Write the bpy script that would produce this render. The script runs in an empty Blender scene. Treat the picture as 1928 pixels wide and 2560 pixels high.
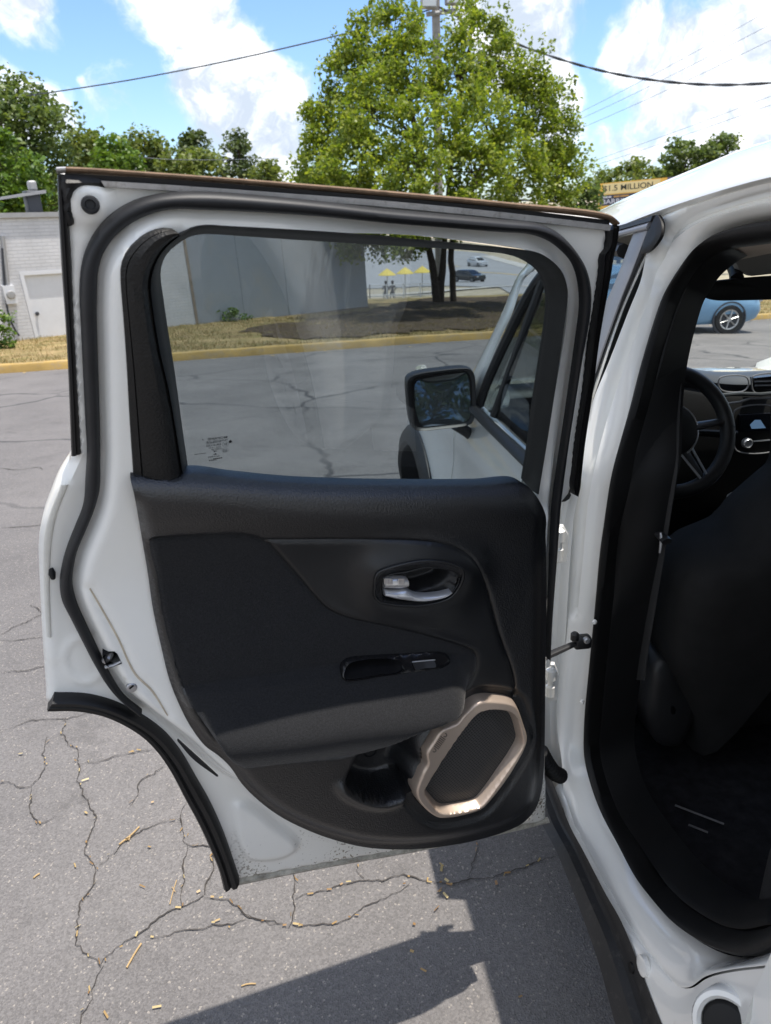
import bpy, bmesh, math, random
import numpy as np
from mathutils import Vector, Matrix, geometry

random.seed(7)
RNG = np.random.default_rng(7)
SC = bpy.context.scene
COL = SC.collection

# ------------------------------------------------------------------ camera
PW, PH = 1928.0, 2560.0
F_PX = 1850.0
CAM_POS = np.array([-0.50, -1.15, 1.55])
PITCH, ROLL, YAW = math.radians(22.0), math.radians(1.5), math.radians(7.0)
FW = np.array([math.sin(YAW) * math.cos(PITCH), math.cos(YAW) * math.cos(PITCH), -math.sin(PITCH)])
_rt = np.array([math.cos(YAW), -math.sin(YAW), 0.0])
_up = np.cross(_rt, FW)
RT = _rt * math.cos(ROLL) - _up * math.sin(ROLL)
UP = _up * math.cos(ROLL) + _rt * math.sin(ROLL)
cd = bpy.data.cameras.new('camera')
cam = bpy.data.objects.new('camera', cd)
COL.objects.link(cam)
cam.matrix_world = Matrix((
    (RT[0], UP[0], -FW[0], CAM_POS[0]),
    (RT[1], UP[1], -FW[1], CAM_POS[1]),
    (RT[2], UP[2], -FW[2], CAM_POS[2]),
    (0, 0, 0, 1)))
cd.sensor_fit = 'HORIZONTAL'
cd.sensor_width = 36.0
cd.lens = F_PX / PW * 36.0
cd.clip_start = 0.02
cd.clip_end = 3000.0
cd.dof.use_dof = True
cd.dof.focus_distance = 1.35
cd.dof.aperture_fstop = 12.0
SC.camera = cam

# ------------------------------------------------------------------ sky, sun, exposure
SUN_UP = Vector((0.20, -0.045, 1.0)).normalized()      # towards the sun
EL = math.asin(SUN_UP.z)
AZ = math.atan2(SUN_UP.x, SUN_UP.y)
world = bpy.data.worlds.new('World')
SC.world = world
world.use_nodes = True
wt = world.node_tree
for n in list(wt.nodes):
    wt.nodes.remove(n)


def wn(t, **kw):
    n = wt.nodes.new(t)
    for k, v in kw.items():
        setattr(n, k, v)
    return n


w_out = wn('ShaderNodeOutputWorld')
w_bg = wn('ShaderNodeBackground')
w_bg.inputs['Strength'].default_value = 0.15
w_sky = wn('ShaderNodeTexSky', sky_type='NISHITA')
w_sky.sun_disc = False
w_sky.sun_elevation = EL
w_sky.sun_rotation = AZ
w_sky.air_density = 1.0
w_sky.dust_density = 0.6
w_sky.ozone_density = 1.5
w_tc = wn('ShaderNodeTexCoord')
# cumulus: billowing noise on the view direction, thinning towards the horizon haze
CLOUD_BLOBS = [  # direction of cumulus banks (pixel of the bank's middle), angular radius, weight
    (400, -40, 0.085, 0.9), (490, 80, 0.068, 0.85), (530, 230, 0.088, 0.9), (620, 320, 0.092, 0.9), (690, 400, 0.075, 0.8), (10, 10, 0.065, 0.8), (40, 300, 0.070, 0.7), (190, 225, 0.045, 0.55),
    (1260, 40, 0.105, 0.9), (1340, 170, 0.075, 0.8), (1360, 310, 0.075, 0.7), (1610, 60, 0.075, 0.85), (1740, 190, 0.090, 0.9), (1620, 300, 0.075, 0.8), (1890, 180, 0.095, 0.9), (1850, 320, 0.095, 0.85)]


def math_node(op, a, b=None, clamp=False):
    m = wn('ShaderNodeMath', operation=op, use_clamp=clamp)
    for i, s in enumerate((a, b)):
        if s is None:
            continue
        if isinstance(s, (int, float)):
            m.inputs[i].default_value = s
        else:
            wt.links.new(s, m.inputs[i])
    return m.outputs[0]


dirv = w_tc.outputs['Generated']
warp = wn('ShaderNodeTexNoise')
warp.inputs['Scale'].default_value = 5.5
warp.inputs['Detail'].default_value = 6
wt.links.new(dirv, warp.inputs['Vector'])
wsub = wn('ShaderNodeVectorMath', operation='SUBTRACT')
wt.links.new(warp.outputs['Color'], wsub.inputs[0])
wsub.inputs[1].default_value = (0.5, 0.5, 0.5)
wsc = wn('ShaderNodeVectorMath', operation='SCALE')
wt.links.new(wsub.outputs[0], wsc.inputs[0])
wsc.inputs['Scale'].default_value = 0.22
wadd = wn('ShaderNodeVectorMath', operation='ADD')
wt.links.new(dirv, wadd.inputs[0])
wt.links.new(wsc.outputs[0], wadd.inputs[1])
acc = None
for bx_, by_, br_, bw_ in CLOUD_BLOBS:
    d_ = FW * F_PX + RT * (bx_ - PW / 2) - UP * (by_ - PH / 2)
    d_ = d_ / np.linalg.norm(d_)
    dist = wn('ShaderNodeVectorMath', operation='DISTANCE')
    wt.links.new(wadd.outputs[0], dist.inputs[0])
    dist.inputs[1].default_value = tuple(d_)
    q = math_node('DIVIDE', dist.outputs['Value'], br_)
    q = math_node('SUBTRACT', 1.0, q, True)
    q = math_node('MULTIPLY', q, bw_ * 1.6)
    acc = q if acc is None else math_node('MAXIMUM', acc, q)
n1 = wn('ShaderNodeTexNoise')
n1.inputs['Scale'].default_value = 9.0
n1.inputs['Detail'].default_value = 9
n1.inputs['Roughness'].default_value = 0.62
wt.links.new(wadd.outputs[0], n1.inputs['Vector'])
cov = math_node('MULTIPLY', n1.outputs['Fac'], 1.5)
cov = math_node('ADD', cov, -0.62)
# large cloud patches outside the view only, added to brighten the shaded door
n0 = wn('ShaderNodeTexNoise')
n0.inputs['Scale'].default_value = 2.1
n0.inputs['Detail'].default_value = 2
wt.links.new(dirv, n0.inputs['Vector'])
gat = wn('ShaderNodeMapRange')
gat.inputs['From Min'].default_value = 0.36
gat.inputs['From Max'].default_value = 0.56
gat.inputs['To Max'].default_value = 0.9
wt.links.new(n0.outputs['Fac'], gat.inputs['Value'])
inview = wn('ShaderNodeVectorMath', operation='DISTANCE')
wt.links.new(dirv, inview.inputs[0])
_dv = FW * F_PX - UP * (200 - PH / 2)
inview.inputs[1].default_value = tuple(_dv / np.linalg.norm(_dv))
ivr = wn('ShaderNodeMapRange')
ivr.inputs['From Min'].default_value = 0.62
ivr.inputs['From Max'].default_value = 0.85
wt.links.new(inview.outputs['Value'], ivr.inputs['Value'])
gat2 = math_node('MULTIPLY', gat.outputs[0], ivr.outputs[0])
cov = math_node('ADD', cov, math_node('MAXIMUM', acc, gat2))
ramp = wn('ShaderNodeMapRange')
ramp.interpolation_type = 'SMOOTHSTEP'
ramp.inputs['From Min'].default_value = 0.36
ramp.inputs['From Max'].default_value = 0.92
wt.links.new(cov, ramp.inputs['Value'])
# the banks are lit from above: bright where the cloud thins upwards, bluish grey in the folds below
upo = wn('ShaderNodeVectorMath', operation='ADD')
wt.links.new(wadd.outputs[0], upo.inputs[0])
upo.inputs[1].default_value = (0.006, -0.004, 0.026)
n2 = wn('ShaderNodeTexNoise')
n2.inputs['Scale'].default_value = 9.0
n2.inputs['Detail'].default_value = 9
n2.inputs['Roughness'].default_value = 0.62
wt.links.new(upo.outputs[0], n2.inputs['Vector'])
rel_ = math_node('SUBTRACT', n1.outputs['Fac'], n2.outputs['Fac'])
ccol = wn('ShaderNodeMixRGB')
ccol.inputs['Color1'].default_value = (1.65, 1.88, 2.22, 1)
ccol.inputs['Color2'].default_value = (3.9, 3.9, 3.95, 1)
cfac = wn('ShaderNodeMapRange')
cfac.interpolation_type = 'SMOOTHSTEP'
cfac.inputs['From Min'].default_value = -0.12
cfac.inputs['From Max'].default_value = 0.14
wt.links.new(rel_, cfac.inputs['Value'])
wt.links.new(cfac.outputs[0], ccol.inputs['Fac'])
wmix = wn('ShaderNodeMixRGB')
wt.links.new(ramp.outputs[0], wmix.inputs['Fac'])
w_tint = wn('ShaderNodeMixRGB', blend_type='MULTIPLY')      # deep summer blue
w_tint.inputs['Fac'].default_value = 1.0
w_tint.inputs['Color2'].default_value = (0.36, 0.425, 0.52, 1)
wt.links.new(w_sky.outputs[0], w_tint.inputs['Color1'])
wt.links.new(w_tint.outputs[0], wmix.inputs['Color1'])
wt.links.new(ccol.outputs[0], wmix.inputs['Color2'])
wt.links.new(wmix.outputs[0], w_bg.inputs['Color'])
wt.links.new(w_bg.outputs[0], w_out.inputs['Surface'])

sd = bpy.data.lights.new('sun', 'SUN')
sun = bpy.data.objects.new('sun', sd)
COL.objects.link(sun)
sd.energy = 2.2
sd.angle = math.radians(0.5)
sd.color = (1.0, 0.94, 0.86)
sun.location = (3, -3, 20)
sun.rotation_euler = (-SUN_UP).to_track_quat('-Z', 'Y').to_euler()

vs = SC.view_settings
vs.view_transform = 'Standard'
vs.look = 'None'
vs.exposure = 1.55
vs.gamma = 1.0
vs.use_curve_mapping = False
SC.render.engine = 'CYCLES'
SC.cycles.use_denoising = True
SC.cycles.max_bounces = 10
SC.cycles.transparent_max_bounces = 24
SC.cycles.caustics_reflective = False
SC.cycles.caustics_refractive = False


# ------------------------------------------------------------------ small maths
def ray(px, py):
    d = FW * F_PX + RT * (px - PW / 2) - UP * (py - PH / 2)
    return d / np.linalg.norm(d)


def proj(P):
    v = np.asarray(P, float) - CAM_POS
    z = v @ FW
    return np.stack([PW / 2 + F_PX * (v @ RT) / z, PH / 2 - F_PX * (v @ UP) / z], -1)


def on_plane(px, py, axis, val):
    """point of the sight line at a known distance (x, y or z of the plane it lies in)"""
    d = ray(px, py)
    return CAM_POS + d * ((val - CAM_POS[axis]) / d[axis])


def sstep(a, b, x):
    t = np.clip((np.asarray(x, float) - a) / (b - a), 0, 1)
    return t * t * (3 - 2 * t)


def interp_pts(pts, x):
    p = np.asarray(pts, float)
    return np.interp(x, p[:, 0], p[:, 1])


def catmull(pts, step, closed=False, tension=0.5):
    """smooth curve through points, re-sampled at about equal steps"""
    p = np.asarray(pts, float)
    n = len(p)
    out = []
    rng = range(n if closed else n - 1)
    for i in rng:
        if closed:
            a, b, c, d = p[(i - 1) % n], p[i], p[(i + 1) % n], p[(i + 2) % n]
        else:
            a, b, c, d = p[max(i - 1, 0)], p[i], p[i + 1], p[min(i + 2, n - 1)]
        # centripetal parametrisation keeps corners tight
        k = max(4, int(np.linalg.norm(c - b) / step) + 1)
        t01 = max(np.linalg.norm(b - a) ** 0.5, 1e-6)
        t12 = max(np.linalg.norm(c - b) ** 0.5, 1e-6)
        t23 = max(np.linalg.norm(d - c) ** 0.5, 1e-6)
        m1 = (c - b + t12 * ((b - a) / t01 - (c - a) / (t01 + t12))) if np.linalg.norm(b - a) > 1e-9 else (c - b)
        m2 = (c - b + t12 * ((d - c) / t23 - (d - b) / (t12 + t23))) if np.linalg.norm(d - c) > 1e-9 else (c - b)
        for j in range(k):
            t = j / k
            h = (2 * t ** 3 - 3 * t ** 2 + 1) * b + (t ** 3 - 2 * t ** 2 + t) * m1 + (-2 * t ** 3 + 3 * t ** 2) * c + (t ** 3 - t ** 2) * m2
            out.append(h)
    if not closed:
        out.append(p[-1])
    return resample(np.array(out), step=step, closed=closed)


def resample(p, n=None, step=None, closed=False):
    q = np.vstack([p, p[:1]]) if closed else p
    s = np.concatenate([[0], np.cumsum(np.linalg.norm(np.diff(q, axis=0), axis=1))])
    if n is None:
        n = max(3, int(round(s[-1] / step)) + (0 if closed else 1))
    t = np.linspace(0, s[-1], n, endpoint=not closed)
    return np.stack([np.interp(t, s, q[:, k]) for k in range(q.shape[1])], -1)


def _chunks(n, m):
    k = max(1, int(3e6 // max(m, 1)))
    return [slice(i, min(n, i + k)) for i in range(0, n, k)]


def inside(P, poly):
    r = np.zeros(len(P), bool)
    a = poly
    b = np.roll(poly, -1, 0)
    ok = a[:, 1] != b[:, 1]
    a, b = a[ok], b[ok]
    sl = (b[:, 0] - a[:, 0]) / (b[:, 1] - a[:, 1])
    for c in _chunks(len(P), len(a)):
        x, y = P[c, 0][:, None], P[c, 1][:, None]
        q = ((a[:, 1] > y) != (b[:, 1] > y)) & (x < sl * (y - a[:, 1]) + a[:, 0])
        r[c] = q.sum(1) % 2 == 1
    return r


def pdist(P, line, closed=False):
    q = np.vstack([line, line[:1]]) if closed else np.asarray(line)
    a, ab = q[:-1], np.diff(q, axis=0)
    L = (ab * ab).sum(1)
    ok = L > 1e-14
    a, ab, L = a[ok], ab[ok], L[ok]
    out = np.empty(len(P))
    for c in _chunks(len(P), len(a)):
        dx = P[c, 0][:, None] - a[:, 0]
        dy = P[c, 1][:, None] - a[:, 1]
        t = np.clip((dx * ab[:, 0] + dy * ab[:, 1]) / L, 0, 1)
        dx -= t * ab[:, 0]
        dy -= t * ab[:, 1]
        out[c] = np.sqrt((dx * dx + dy * dy).min(1))
    return out


def sdist(P, poly):
    d = pdist(P, poly, True)
    return np.where(inside(P, poly), d, -d)


# ------------------------------------------------------------------ objects
def link(o, parent=None):
    COL.objects.link(o)
    if parent is not None:
        o.parent = parent
    return o


def mesh(name, verts, faces, mat, parent=None, smooth=True, sharp=38, loc=None):
    me = bpy.data.meshes.new(name)
    me.from_pydata([tuple(map(float, v)) for v in verts], [], [tuple(map(int, f)) for f in faces])
    me.update()
    bm = bmesh.new()
    bm.from_mesh(me)
    bmesh.ops.remove_doubles(bm, verts=bm.verts, dist=1e-6)
    bmesh.ops.recalc_face_normals(bm, faces=bm.faces)
    bm.to_mesh(me)
    bm.free()
    if smooth:
        me.polygons.foreach_set('use_smooth', [True] * len(me.polygons))
        me.set_sharp_from_angle(angle=math.radians(sharp))
    o = bpy.data.objects.new(name, me)
    if mat is not None:
        for m in (mat if isinstance(mat, (list, tuple)) else [mat]):
            me.materials.append(m)
    if loc is not None:
        o.location = loc
    return link(o, parent)


def empty(name, loc, label, cat, group=None, rot=(0, 0, 0)):
    o = bpy.data.objects.new(name, None)
    o.empty_display_size = 0.2
    o.location = tuple(map(float, loc))
    o.rotation_euler = rot
    tag(o, label, cat, group)
    return link(o)


def tag(o, label=None, cat=None, group=None, kind=None):
    if label:
        o['label'] = label
    if cat:
        o['category'] = cat
    if group:
        o['group'] = group
    if kind:
        o['kind'] = kind
    return o


class MB:
    """collects shapes for one mesh"""

    def __init__(self):
        self.v, self.f = [], []

    def add(self, v, f):
        n = len(self.v)
        self.v += [tuple(map(float, p)) for p in v]
        self.f += [tuple(i + n for i in q) for q in f]
        return self

    def box(self, c, s, R=None):
        c = np.array(c, float)
        h = np.array(s, float) / 2
        p = [np.array((x, y, z)) * h for x in (-1, 1) for y in (-1, 1) for z in (-1, 1)]
        if R is not None:
            p = [np.array(R) @ q for q in p]
        return self.add([c + q for q in p], [(0, 1, 3, 2), (4, 6, 7, 5), (0, 4, 5, 1), (2, 3, 7, 6), (0, 2, 6, 4), (1, 5, 7, 3)])

    def rbox(self, c, s, r, seg=3, R=None):
        bm = bmesh.new()
        bmesh.ops.create_cube(bm, size=1.0)
        bmesh.ops.scale(bm, vec=s, verts=bm.verts)
        bmesh.ops.bevel(bm, geom=bm.edges[:], offset=r, segments=seg, profile=0.5, affect='EDGES')
        vs_ = [np.array(v.co) for v in bm.verts]
        for i, v in enumerate(bm.verts):
            v.index = i
        fs = [[v.index for v in f.verts] for f in bm.faces]
        bm.free()
        if R is not None:
            vs_ = [np.array(R) @ q for q in vs_]
        return self.add([np.array(c) + q for q in vs_], fs)

    def tube(self, path, rad, n=10, caps=True, squash=1.0, ref=None):
        p = np.asarray(path, float)
        m = len(p)
        rad = np.broadcast_to(np.asarray(rad, float), (m,))
        T = np.gradient(p, axis=0)
        T /= np.linalg.norm(T, axis=1)[:, None] + 1e-12
        ref = np.array(ref if ref is not None else ((0, 0, 1) if abs(T[0, 2]) < 0.9 else (1, 0, 0)), float)
        vv = []
        A = None
        for i in range(m):
            a = np.cross(T[i], ref) if A is None else A - T[i] * (A @ T[i])
            a = a / (np.linalg.norm(a) + 1e-12)
            A = a
            b = np.cross(T[i], a)
            for k in range(n):
                t = 2 * math.pi * k / n
                vv.append(p[i] + rad[i] * (a * math.cos(t) + b * math.sin(t) * squash))
        ff = [(i * n + k, i * n + (k + 1) % n, (i + 1) * n + (k + 1) % n, (i + 1) * n + k) for i in range(m - 1) for k in range(n)]
        if caps:
            ff += [tuple(range(n - 1, -1, -1)), tuple((m - 1) * n + k for k in range(n))]
        return self.add(vv, ff)

    def lathe(self, c, axis, prof, n=24, up=None):
        """prof: (radius, height along axis)"""
        ax = np.array(axis, float)
        ax /= np.linalg.norm(ax)
        a = np.cross(ax, (0, 0, 1) if abs(ax[2]) < 0.9 else (1, 0, 0))
        a /= np.linalg.norm(a)
        b = np.cross(ax, a)
        vv = []
        for r, h in prof:
            for k in range(n):
                t = 2 * math.pi * k / n
                vv.append(np.array(c) + ax * h + r * (a * math.cos(t) + b * math.sin(t)))
        m = len(prof)
        ff = [(i * n + k, i * n + (k + 1) % n, (i + 1) * n + (k + 1) % n, (i + 1) * n + k) for i in range(m - 1) for k in range(n)]
        if prof[0][0] > 1e-6:
            ff.append(tuple(range(n)))
        if prof[-1][0] > 1e-6:
            ff.append(tuple((m - 1) * n + k for k in range(n)))
        return self.add(vv, ff)

    def prism(self, poly3, off):
        """flat polygon (3-D points) given thickness by a vector"""
        p = [np.array(q, float) for q in poly3]
        o = np.array(off, float)
        n = len(p)
        return self.add(p + [q + o for q in p], [tuple(range(n)), tuple(range(2 * n - 1, n - 1, -1))] + [(i, (i + 1) % n, n + (i + 1) % n, n + i) for i in range(n)])

    def build(self, name, mat, parent=None, smooth=True, sharp=38, loc=None):
        return mesh(name, self.v, self.f, mat, parent, smooth, sharp, loc)


# ------------------------------------------------------------------ materials
def new_mat(name):
    m = bpy.data.materials.new(name)
    m.use_nodes = True
    nt = m.node_tree
    return m, nt, nt.nodes['Principled BSDF']


def pbr(name, col, rough=0.5, metal=0.0, spec=0.5, coat=0.0, var=0.0, vscale=6.0, bump=0.0, bscale=200.0, bdist=0.001, rvar=0.0, dirt=None, btype='NOISE'):
    """principled material with colour variation, roughness variation, fine relief and an optional dirt colour"""
    m, nt, b = new_mat(name)
    N, L = nt.nodes, nt.links
    tc = N.new('ShaderNodeTexCoord')
    b.inputs['Roughness'].default_value = rough
    b.inputs['Metallic'].default_value = metal
    b.inputs['Specular IOR Level'].default_value = spec
    b.inputs['Coat Weight'].default_value = coat
    b.inputs['Coat Roughness'].default_value = 0.03
    b.inputs['Base Color'].default_value = (*col, 1)
    out = None
    if var > 0 or dirt:
        nz = N.new('ShaderNodeTexNoise')
        nz.inputs['Scale'].default_value = vscale
        nz.inputs['Detail'].default_value = 8
        nz.inputs['Roughness'].default_value = 0.65
        L.new(tc.outputs['Object'], nz.inputs['Vector'])
        mr = N.new('ShaderNodeMapRange')
        mr.inputs['From Min'].default_value = 0.3
        mr.inputs['From Max'].default_value = 0.7
        mr.inputs['To Min'].default_value = 1 - var
        mr.inputs['To Max'].default_value = 1 + var
        L.new(nz.outputs['Fac'], mr.inputs['Value'])
        mx = N.new('ShaderNodeMixRGB')
        mx.blend_type = 'MULTIPLY'
        mx.inputs['Fac'].default_value = 1
        mx.inputs['Color1'].default_value = (*col, 1)
        L.new(mr.outputs[0], mx.inputs['Color2'])
        out = mx.outputs[0]
    if dirt:
        dcol, amount, dscale = dirt
        nz2 = N.new('ShaderNodeTexNoise')
        nz2.inputs['Scale'].default_value = dscale
        nz2.inputs['Detail'].default_value = 10
        nz2.inputs['Roughness'].default_value = 0.75
        L.new(tc.outputs['Object'], nz2.inputs['Vector'])
        mr2 = N.new('ShaderNodeMapRange')
        mr2.inputs['From Min'].default_value = 0.62 - amount * 0.3
        mr2.inputs['From Max'].default_value = 0.75
        L.new(nz2.outputs['Fac'], mr2.inputs['Value'])
        mx2 = N.new('ShaderNodeMixRGB')
        L.new(mr2.outputs[0], mx2.inputs['Fac'])
        L.new(out, mx2.inputs['Color1'])
        mx2.inputs['Color2'].default_value = (*dcol, 1)
        out = mx2.outputs[0]
    if out is not None:
        L.new(out, b.inputs['Base Color'])
    if rvar > 0:
        nz3 = N.new('ShaderNodeTexNoise')
        nz3.inputs['Scale'].default_value = vscale * 3
        nz3.inputs['Detail'].default_value = 6
        L.new(tc.outputs['Object'], nz3.inputs['Vector'])
        mr3 = N.new('ShaderNodeMapRange')
        mr3.inputs['From Min'].default_value = 0.3
        mr3.inputs['From Max'].default_value = 0.7
        mr3.inputs['To Min'].default_value = max(0.02, rough - rvar)
        mr3.inputs['To Max'].default_value = min(1, rough + rvar)
        L.new(nz3.outputs['Fac'], mr3.inputs['Value'])
        L.new(mr3.outputs[0], b.inputs['Roughness'])
    if bump > 0:
        if btype == 'VORONOI':
            bz = N.new('ShaderNodeTexVoronoi')
            bz.inputs['Scale'].default_value = bscale
            fac = bz.outputs['Distance']
        elif btype == 'WAVE':
            bz = N.new('ShaderNodeTexWave')
            bz.inputs['Scale'].default_value = bscale
            fac = bz.outputs['Fac']
        else:
            bz = N.new('ShaderNodeTexNoise')
            bz.inputs['Scale'].default_value = bscale
            bz.inputs['Detail'].default_value = 3
            fac = bz.outputs['Fac']
        L.new(tc.outputs['Object'], bz.inputs['Vector'])
        bp = N.new('ShaderNodeBump')
        bp.inputs['Strength'].default_value = bump
        bp.inputs['Distance'].default_value = bdist
        L.new(fac, bp.inputs['Height'])
        L.new(bp.outputs[0], b.inputs['Normal'])
    return m


def glass_mat(name, tint=(0.8, 0.85, 0.85), ior=1.5, rough=0.0, haze=0.0):
    m, nt, b = new_mat(name)
    N, L = nt.nodes, nt.links
    tr = N.new('ShaderNodeBsdfTransparent')
    tr.inputs['Color'].default_value = (*tint, 1)
    gl = N.new('ShaderNodeBsdfGlossy')
    gl.inputs['Roughness'].default_value = rough
    lw = N.new('ShaderNodeLayerWeight')
    lw.inputs['Blend'].default_value = 0.5
    pw = N.new('ShaderNodeMath')
    pw.operation = 'POWER'
    pw.inputs[1].default_value = 5.0
    L.new(lw.outputs['Facing'], pw.inputs[0])
    f0 = ((ior - 1) / (ior + 1)) ** 2
    ma = N.new('ShaderNodeMath')
    ma.operation = 'MULTIPLY_ADD'
    ma.inputs[1].default_value = 1 - f0
    ma.inputs[2].default_value = f0
    L.new(pw.outputs[0], ma.inputs[0])
    fr = ma
    mx = N.new('ShaderNodeMixShader')
    L.new(fr.outputs[0], mx.inputs[0])
    L.new(tr.outputs[0], mx.inputs[1])
    L.new(gl.outputs[0], mx.inputs[2])
    res = mx.outputs[0]
    if haze > 0:
        df = N.new('ShaderNodeBsdfDiffuse')
        df.inputs['Color'].default_value = (0.8, 0.8, 0.8, 1)
        m2 = N.new('ShaderNodeMixShader')
        m2.inputs[0].default_value = haze
        L.new(res, m2.inputs[1])
        L.new(df.outputs[0], m2.inputs[2])
        res = m2.outputs[0]
    L.new(res, nt.nodes['Material Output'].inputs['Surface'])
    return m


M = {}
M['paint'] = pbr('car_paint_white', (0.84, 0.835, 0.80), 0.25, spec=0.5, coat=1.0, var=0.015, vscale=3)
M['paint_dirty'] = pbr('car_paint_white_door', (0.79, 0.785, 0.745), 0.30, spec=0.5, coat=0.55, var=0.02, vscale=4)
M['seal'] = pbr('seal_rubber', (0.011, 0.0118, 0.0138), 0.5, spec=0.35, var=0.25, vscale=30, bump=0.25, bscale=900, bdist=0.0006)
M['seal_worn'] = pbr('weathered_rubber', (0.009, 0.009, 0.0098), 0.48, spec=0.35, var=0.35, vscale=25, bump=0.35, bscale=500, bdist=0.0008)
M['brown_rubber'] = pbr('sun_faded_brown_felt', (0.17, 0.115, 0.075), 0.9, spec=0.2, var=0.3, vscale=60, bump=0.5, bscale=900, bdist=0.001)
M['trim'] = pbr('grained_black_plastic', (0.0062, 0.0066, 0.0080), 0.38, spec=0.55, var=0.3, vscale=260, rvar=0.07, bump=0.55, bscale=420, bdist=0.0016)
M['trim_soft'] = pbr('soft_black_plastic', (0.0062, 0.0067, 0.0080), 0.42, spec=0.45, var=0.12, vscale=14, bump=0.22, bscale=900, bdist=0.0008)
M['fabric'] = pbr('charcoal_fabric', (0.0160, 0.0165, 0.0182), 0.85, spec=0.2, var=0.4, vscale=420, bump=0.8, bscale=1100, bdist=0.0012)
M['trim_leather'] = pbr('leather_grain_plastic', (0.010, 0.0097, 0.0095), 0.5, spec=0.35, var=0.12, vscale=14, bump=0.75, bscale=330, bdist=0.0016)
M['gloss_black'] = pbr('piano_black', (0.008, 0.008, 0.009), 0.18, spec=0.5)
M['satin_black'] = pbr('satin_black_plastic', (0.014, 0.014, 0.015), 0.45, spec=0.5)
M['satin_silver'] = pbr('satin_silver', (0.66, 0.67, 0.70), 0.28, metal=0.65)
M['chrome_knurl'] = pbr('brushed_silver', (0.70, 0.68, 0.66), 0.25, metal=0.7)
M['bronze'] = pbr('satin_champagne', (0.58, 0.47, 0.385), 0.34, metal=0.6, spec=0.5, var=0.03, bump=0.05, bscale=1500, bdist=0.0004)
M['emblem'] = pbr('embossed_champagne', (0.16, 0.13, 0.11), 0.5, metal=0.3)
M['alu'] = pbr('dull_aluminium', (0.50, 0.49, 0.48), 0.5, metal=0.55, var=0.15, vscale=40, dirt=((0.2, 0.17, 0.14), 0.3, 90))
M['steel'] = pbr('zinc_steel', (0.42, 0.42, 0.43), 0.4, metal=0.8)
M['dark_hole'] = pbr('unlit_recess', (0.006, 0.006, 0.007), 0.8, spec=0.2)
M['print'] = pbr('glass_print_black', (0.01, 0.011, 0.013), 0.6, spec=0.2)
M['glass'] = glass_mat('door_glass', (0.64, 0.69, 0.71), 1.62, haze=0.008)
M['glass_dark'] = glass_mat('front_door_glass', (0.30, 0.33, 0.34), 1.7)
M['windshield'] = glass_mat('windshield_glass', (0.90, 0.94, 0.91), 1.4, haze=0.01)


def grille_material():
    m, nt, b = new_mat('perforated_speaker_mesh')
    N, L = nt.nodes, nt.links
    tc = N.new('ShaderNodeTexCoord')
    mp = N.new('ShaderNodeMapping')
    mp.inputs['Rotation'].default_value = (0, math.radians(35), 0)
    mp.inputs['Scale'].default_value = (1, 0, 1)
    L.new(tc.outputs['Object'], mp.inputs['Vector'])
    vo = N.new('ShaderNodeTexVoronoi')
    vo.inputs['Scale'].default_value = 215
    vo.inputs['Randomness'].default_value = 0.0
    L.new(mp.outputs[0], vo.inputs['Vector'])
    mr = N.new('ShaderNodeMapRange')
    mr.inputs['From Min'].default_value = 0.26
    mr.inputs['From Max'].default_value = 0.36
    L.new(vo.outputs['Distance'], mr.inputs['Value'])
    mx = N.new('ShaderNodeMixRGB')
    mx.inputs['Color1'].default_value = (0.004, 0.004, 0.005, 1)
    mx.inputs['Color2'].default_value = (0.055, 0.054, 0.053, 1)
    L.new(mr.outputs[0], mx.inputs['Fac'])
    L.new(mx.outputs[0], b.inputs['Base Color'])
    bp = N.new('ShaderNodeBump')
    bp.inputs['Strength'].default_value = 0.8
    bp.inputs['Distance'].default_value = 0.0012
    L.new(mr.outputs[0], bp.inputs['Height'])
    L.new(bp.outputs[0], b.inputs['Normal'])
    b.inputs['Roughness'].default_value = 0.5
    return m


M['grille'] = grille_material()
for _k, _w in (('trim', 0.65), ('trim_soft', 0.3)):
    _n = M[_k].node_tree
    _b = _n.nodes['Principled BSDF']
    _b.inputs['Coat Weight'].default_value = _w
    _b.inputs['Coat Roughness'].default_value = 0.27
    _n.links.new(_b.inputs['Normal'].links[0].from_socket, _b.inputs['Coat Normal'])
_fb = M['fabric'].node_tree.nodes['Principled BSDF']
_fb.inputs['Sheen Weight'].default_value = 0.35
_fb.inputs['Sheen Roughness'].default_value = 0.4
_fb.inputs['Sheen Tint'].default_value = (0.5, 0.48, 0.46, 1)
# ------------------------------------------------------------------ curved sheet-metal surfaces of the car
LEAN = 0.30


def lean(v):
    d = np.asarray(v, float) - 1.10
    return LEAN * (d + np.sqrt(d * d + 0.05 ** 2)) / 2


class DoorSurf:
    """rear door, swung open: u from the hinge to the free end, v up, w towards the cabin side"""
    th = math.radians(78.0)
    U = np.array([-math.sin(th), -math.cos(th), 0.0])
    N = np.array([math.cos(th), -math.sin(th), 0.0])

    def pt(self, u, v, w):
        u, v, w = np.broadcast_arrays(np.asarray(u, float), np.asarray(v, float), np.asarray(w, float))
        k = w + lean(v)
        return u[..., None] * self.U + k[..., None] * self.N + v[..., None] * np.array([0, 0, 1.0])

    def uv(self, px, py, w=0.0):
        d = ray(px, py)
        v = 1.0
        ww = w(0.4, v) if callable(w) else w
        for i in range(14):
            k = ww + float(lean(v))
            t = (k - CAM_POS @ self.N) / (d @ self.N)
            P = CAM_POS + d * t
            v = P[2]
            u = P @ self.U
            if callable(w):
                ww = 0.5 * ww + 0.5 * float(w(u, v))
        return np.array([u, v])


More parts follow.
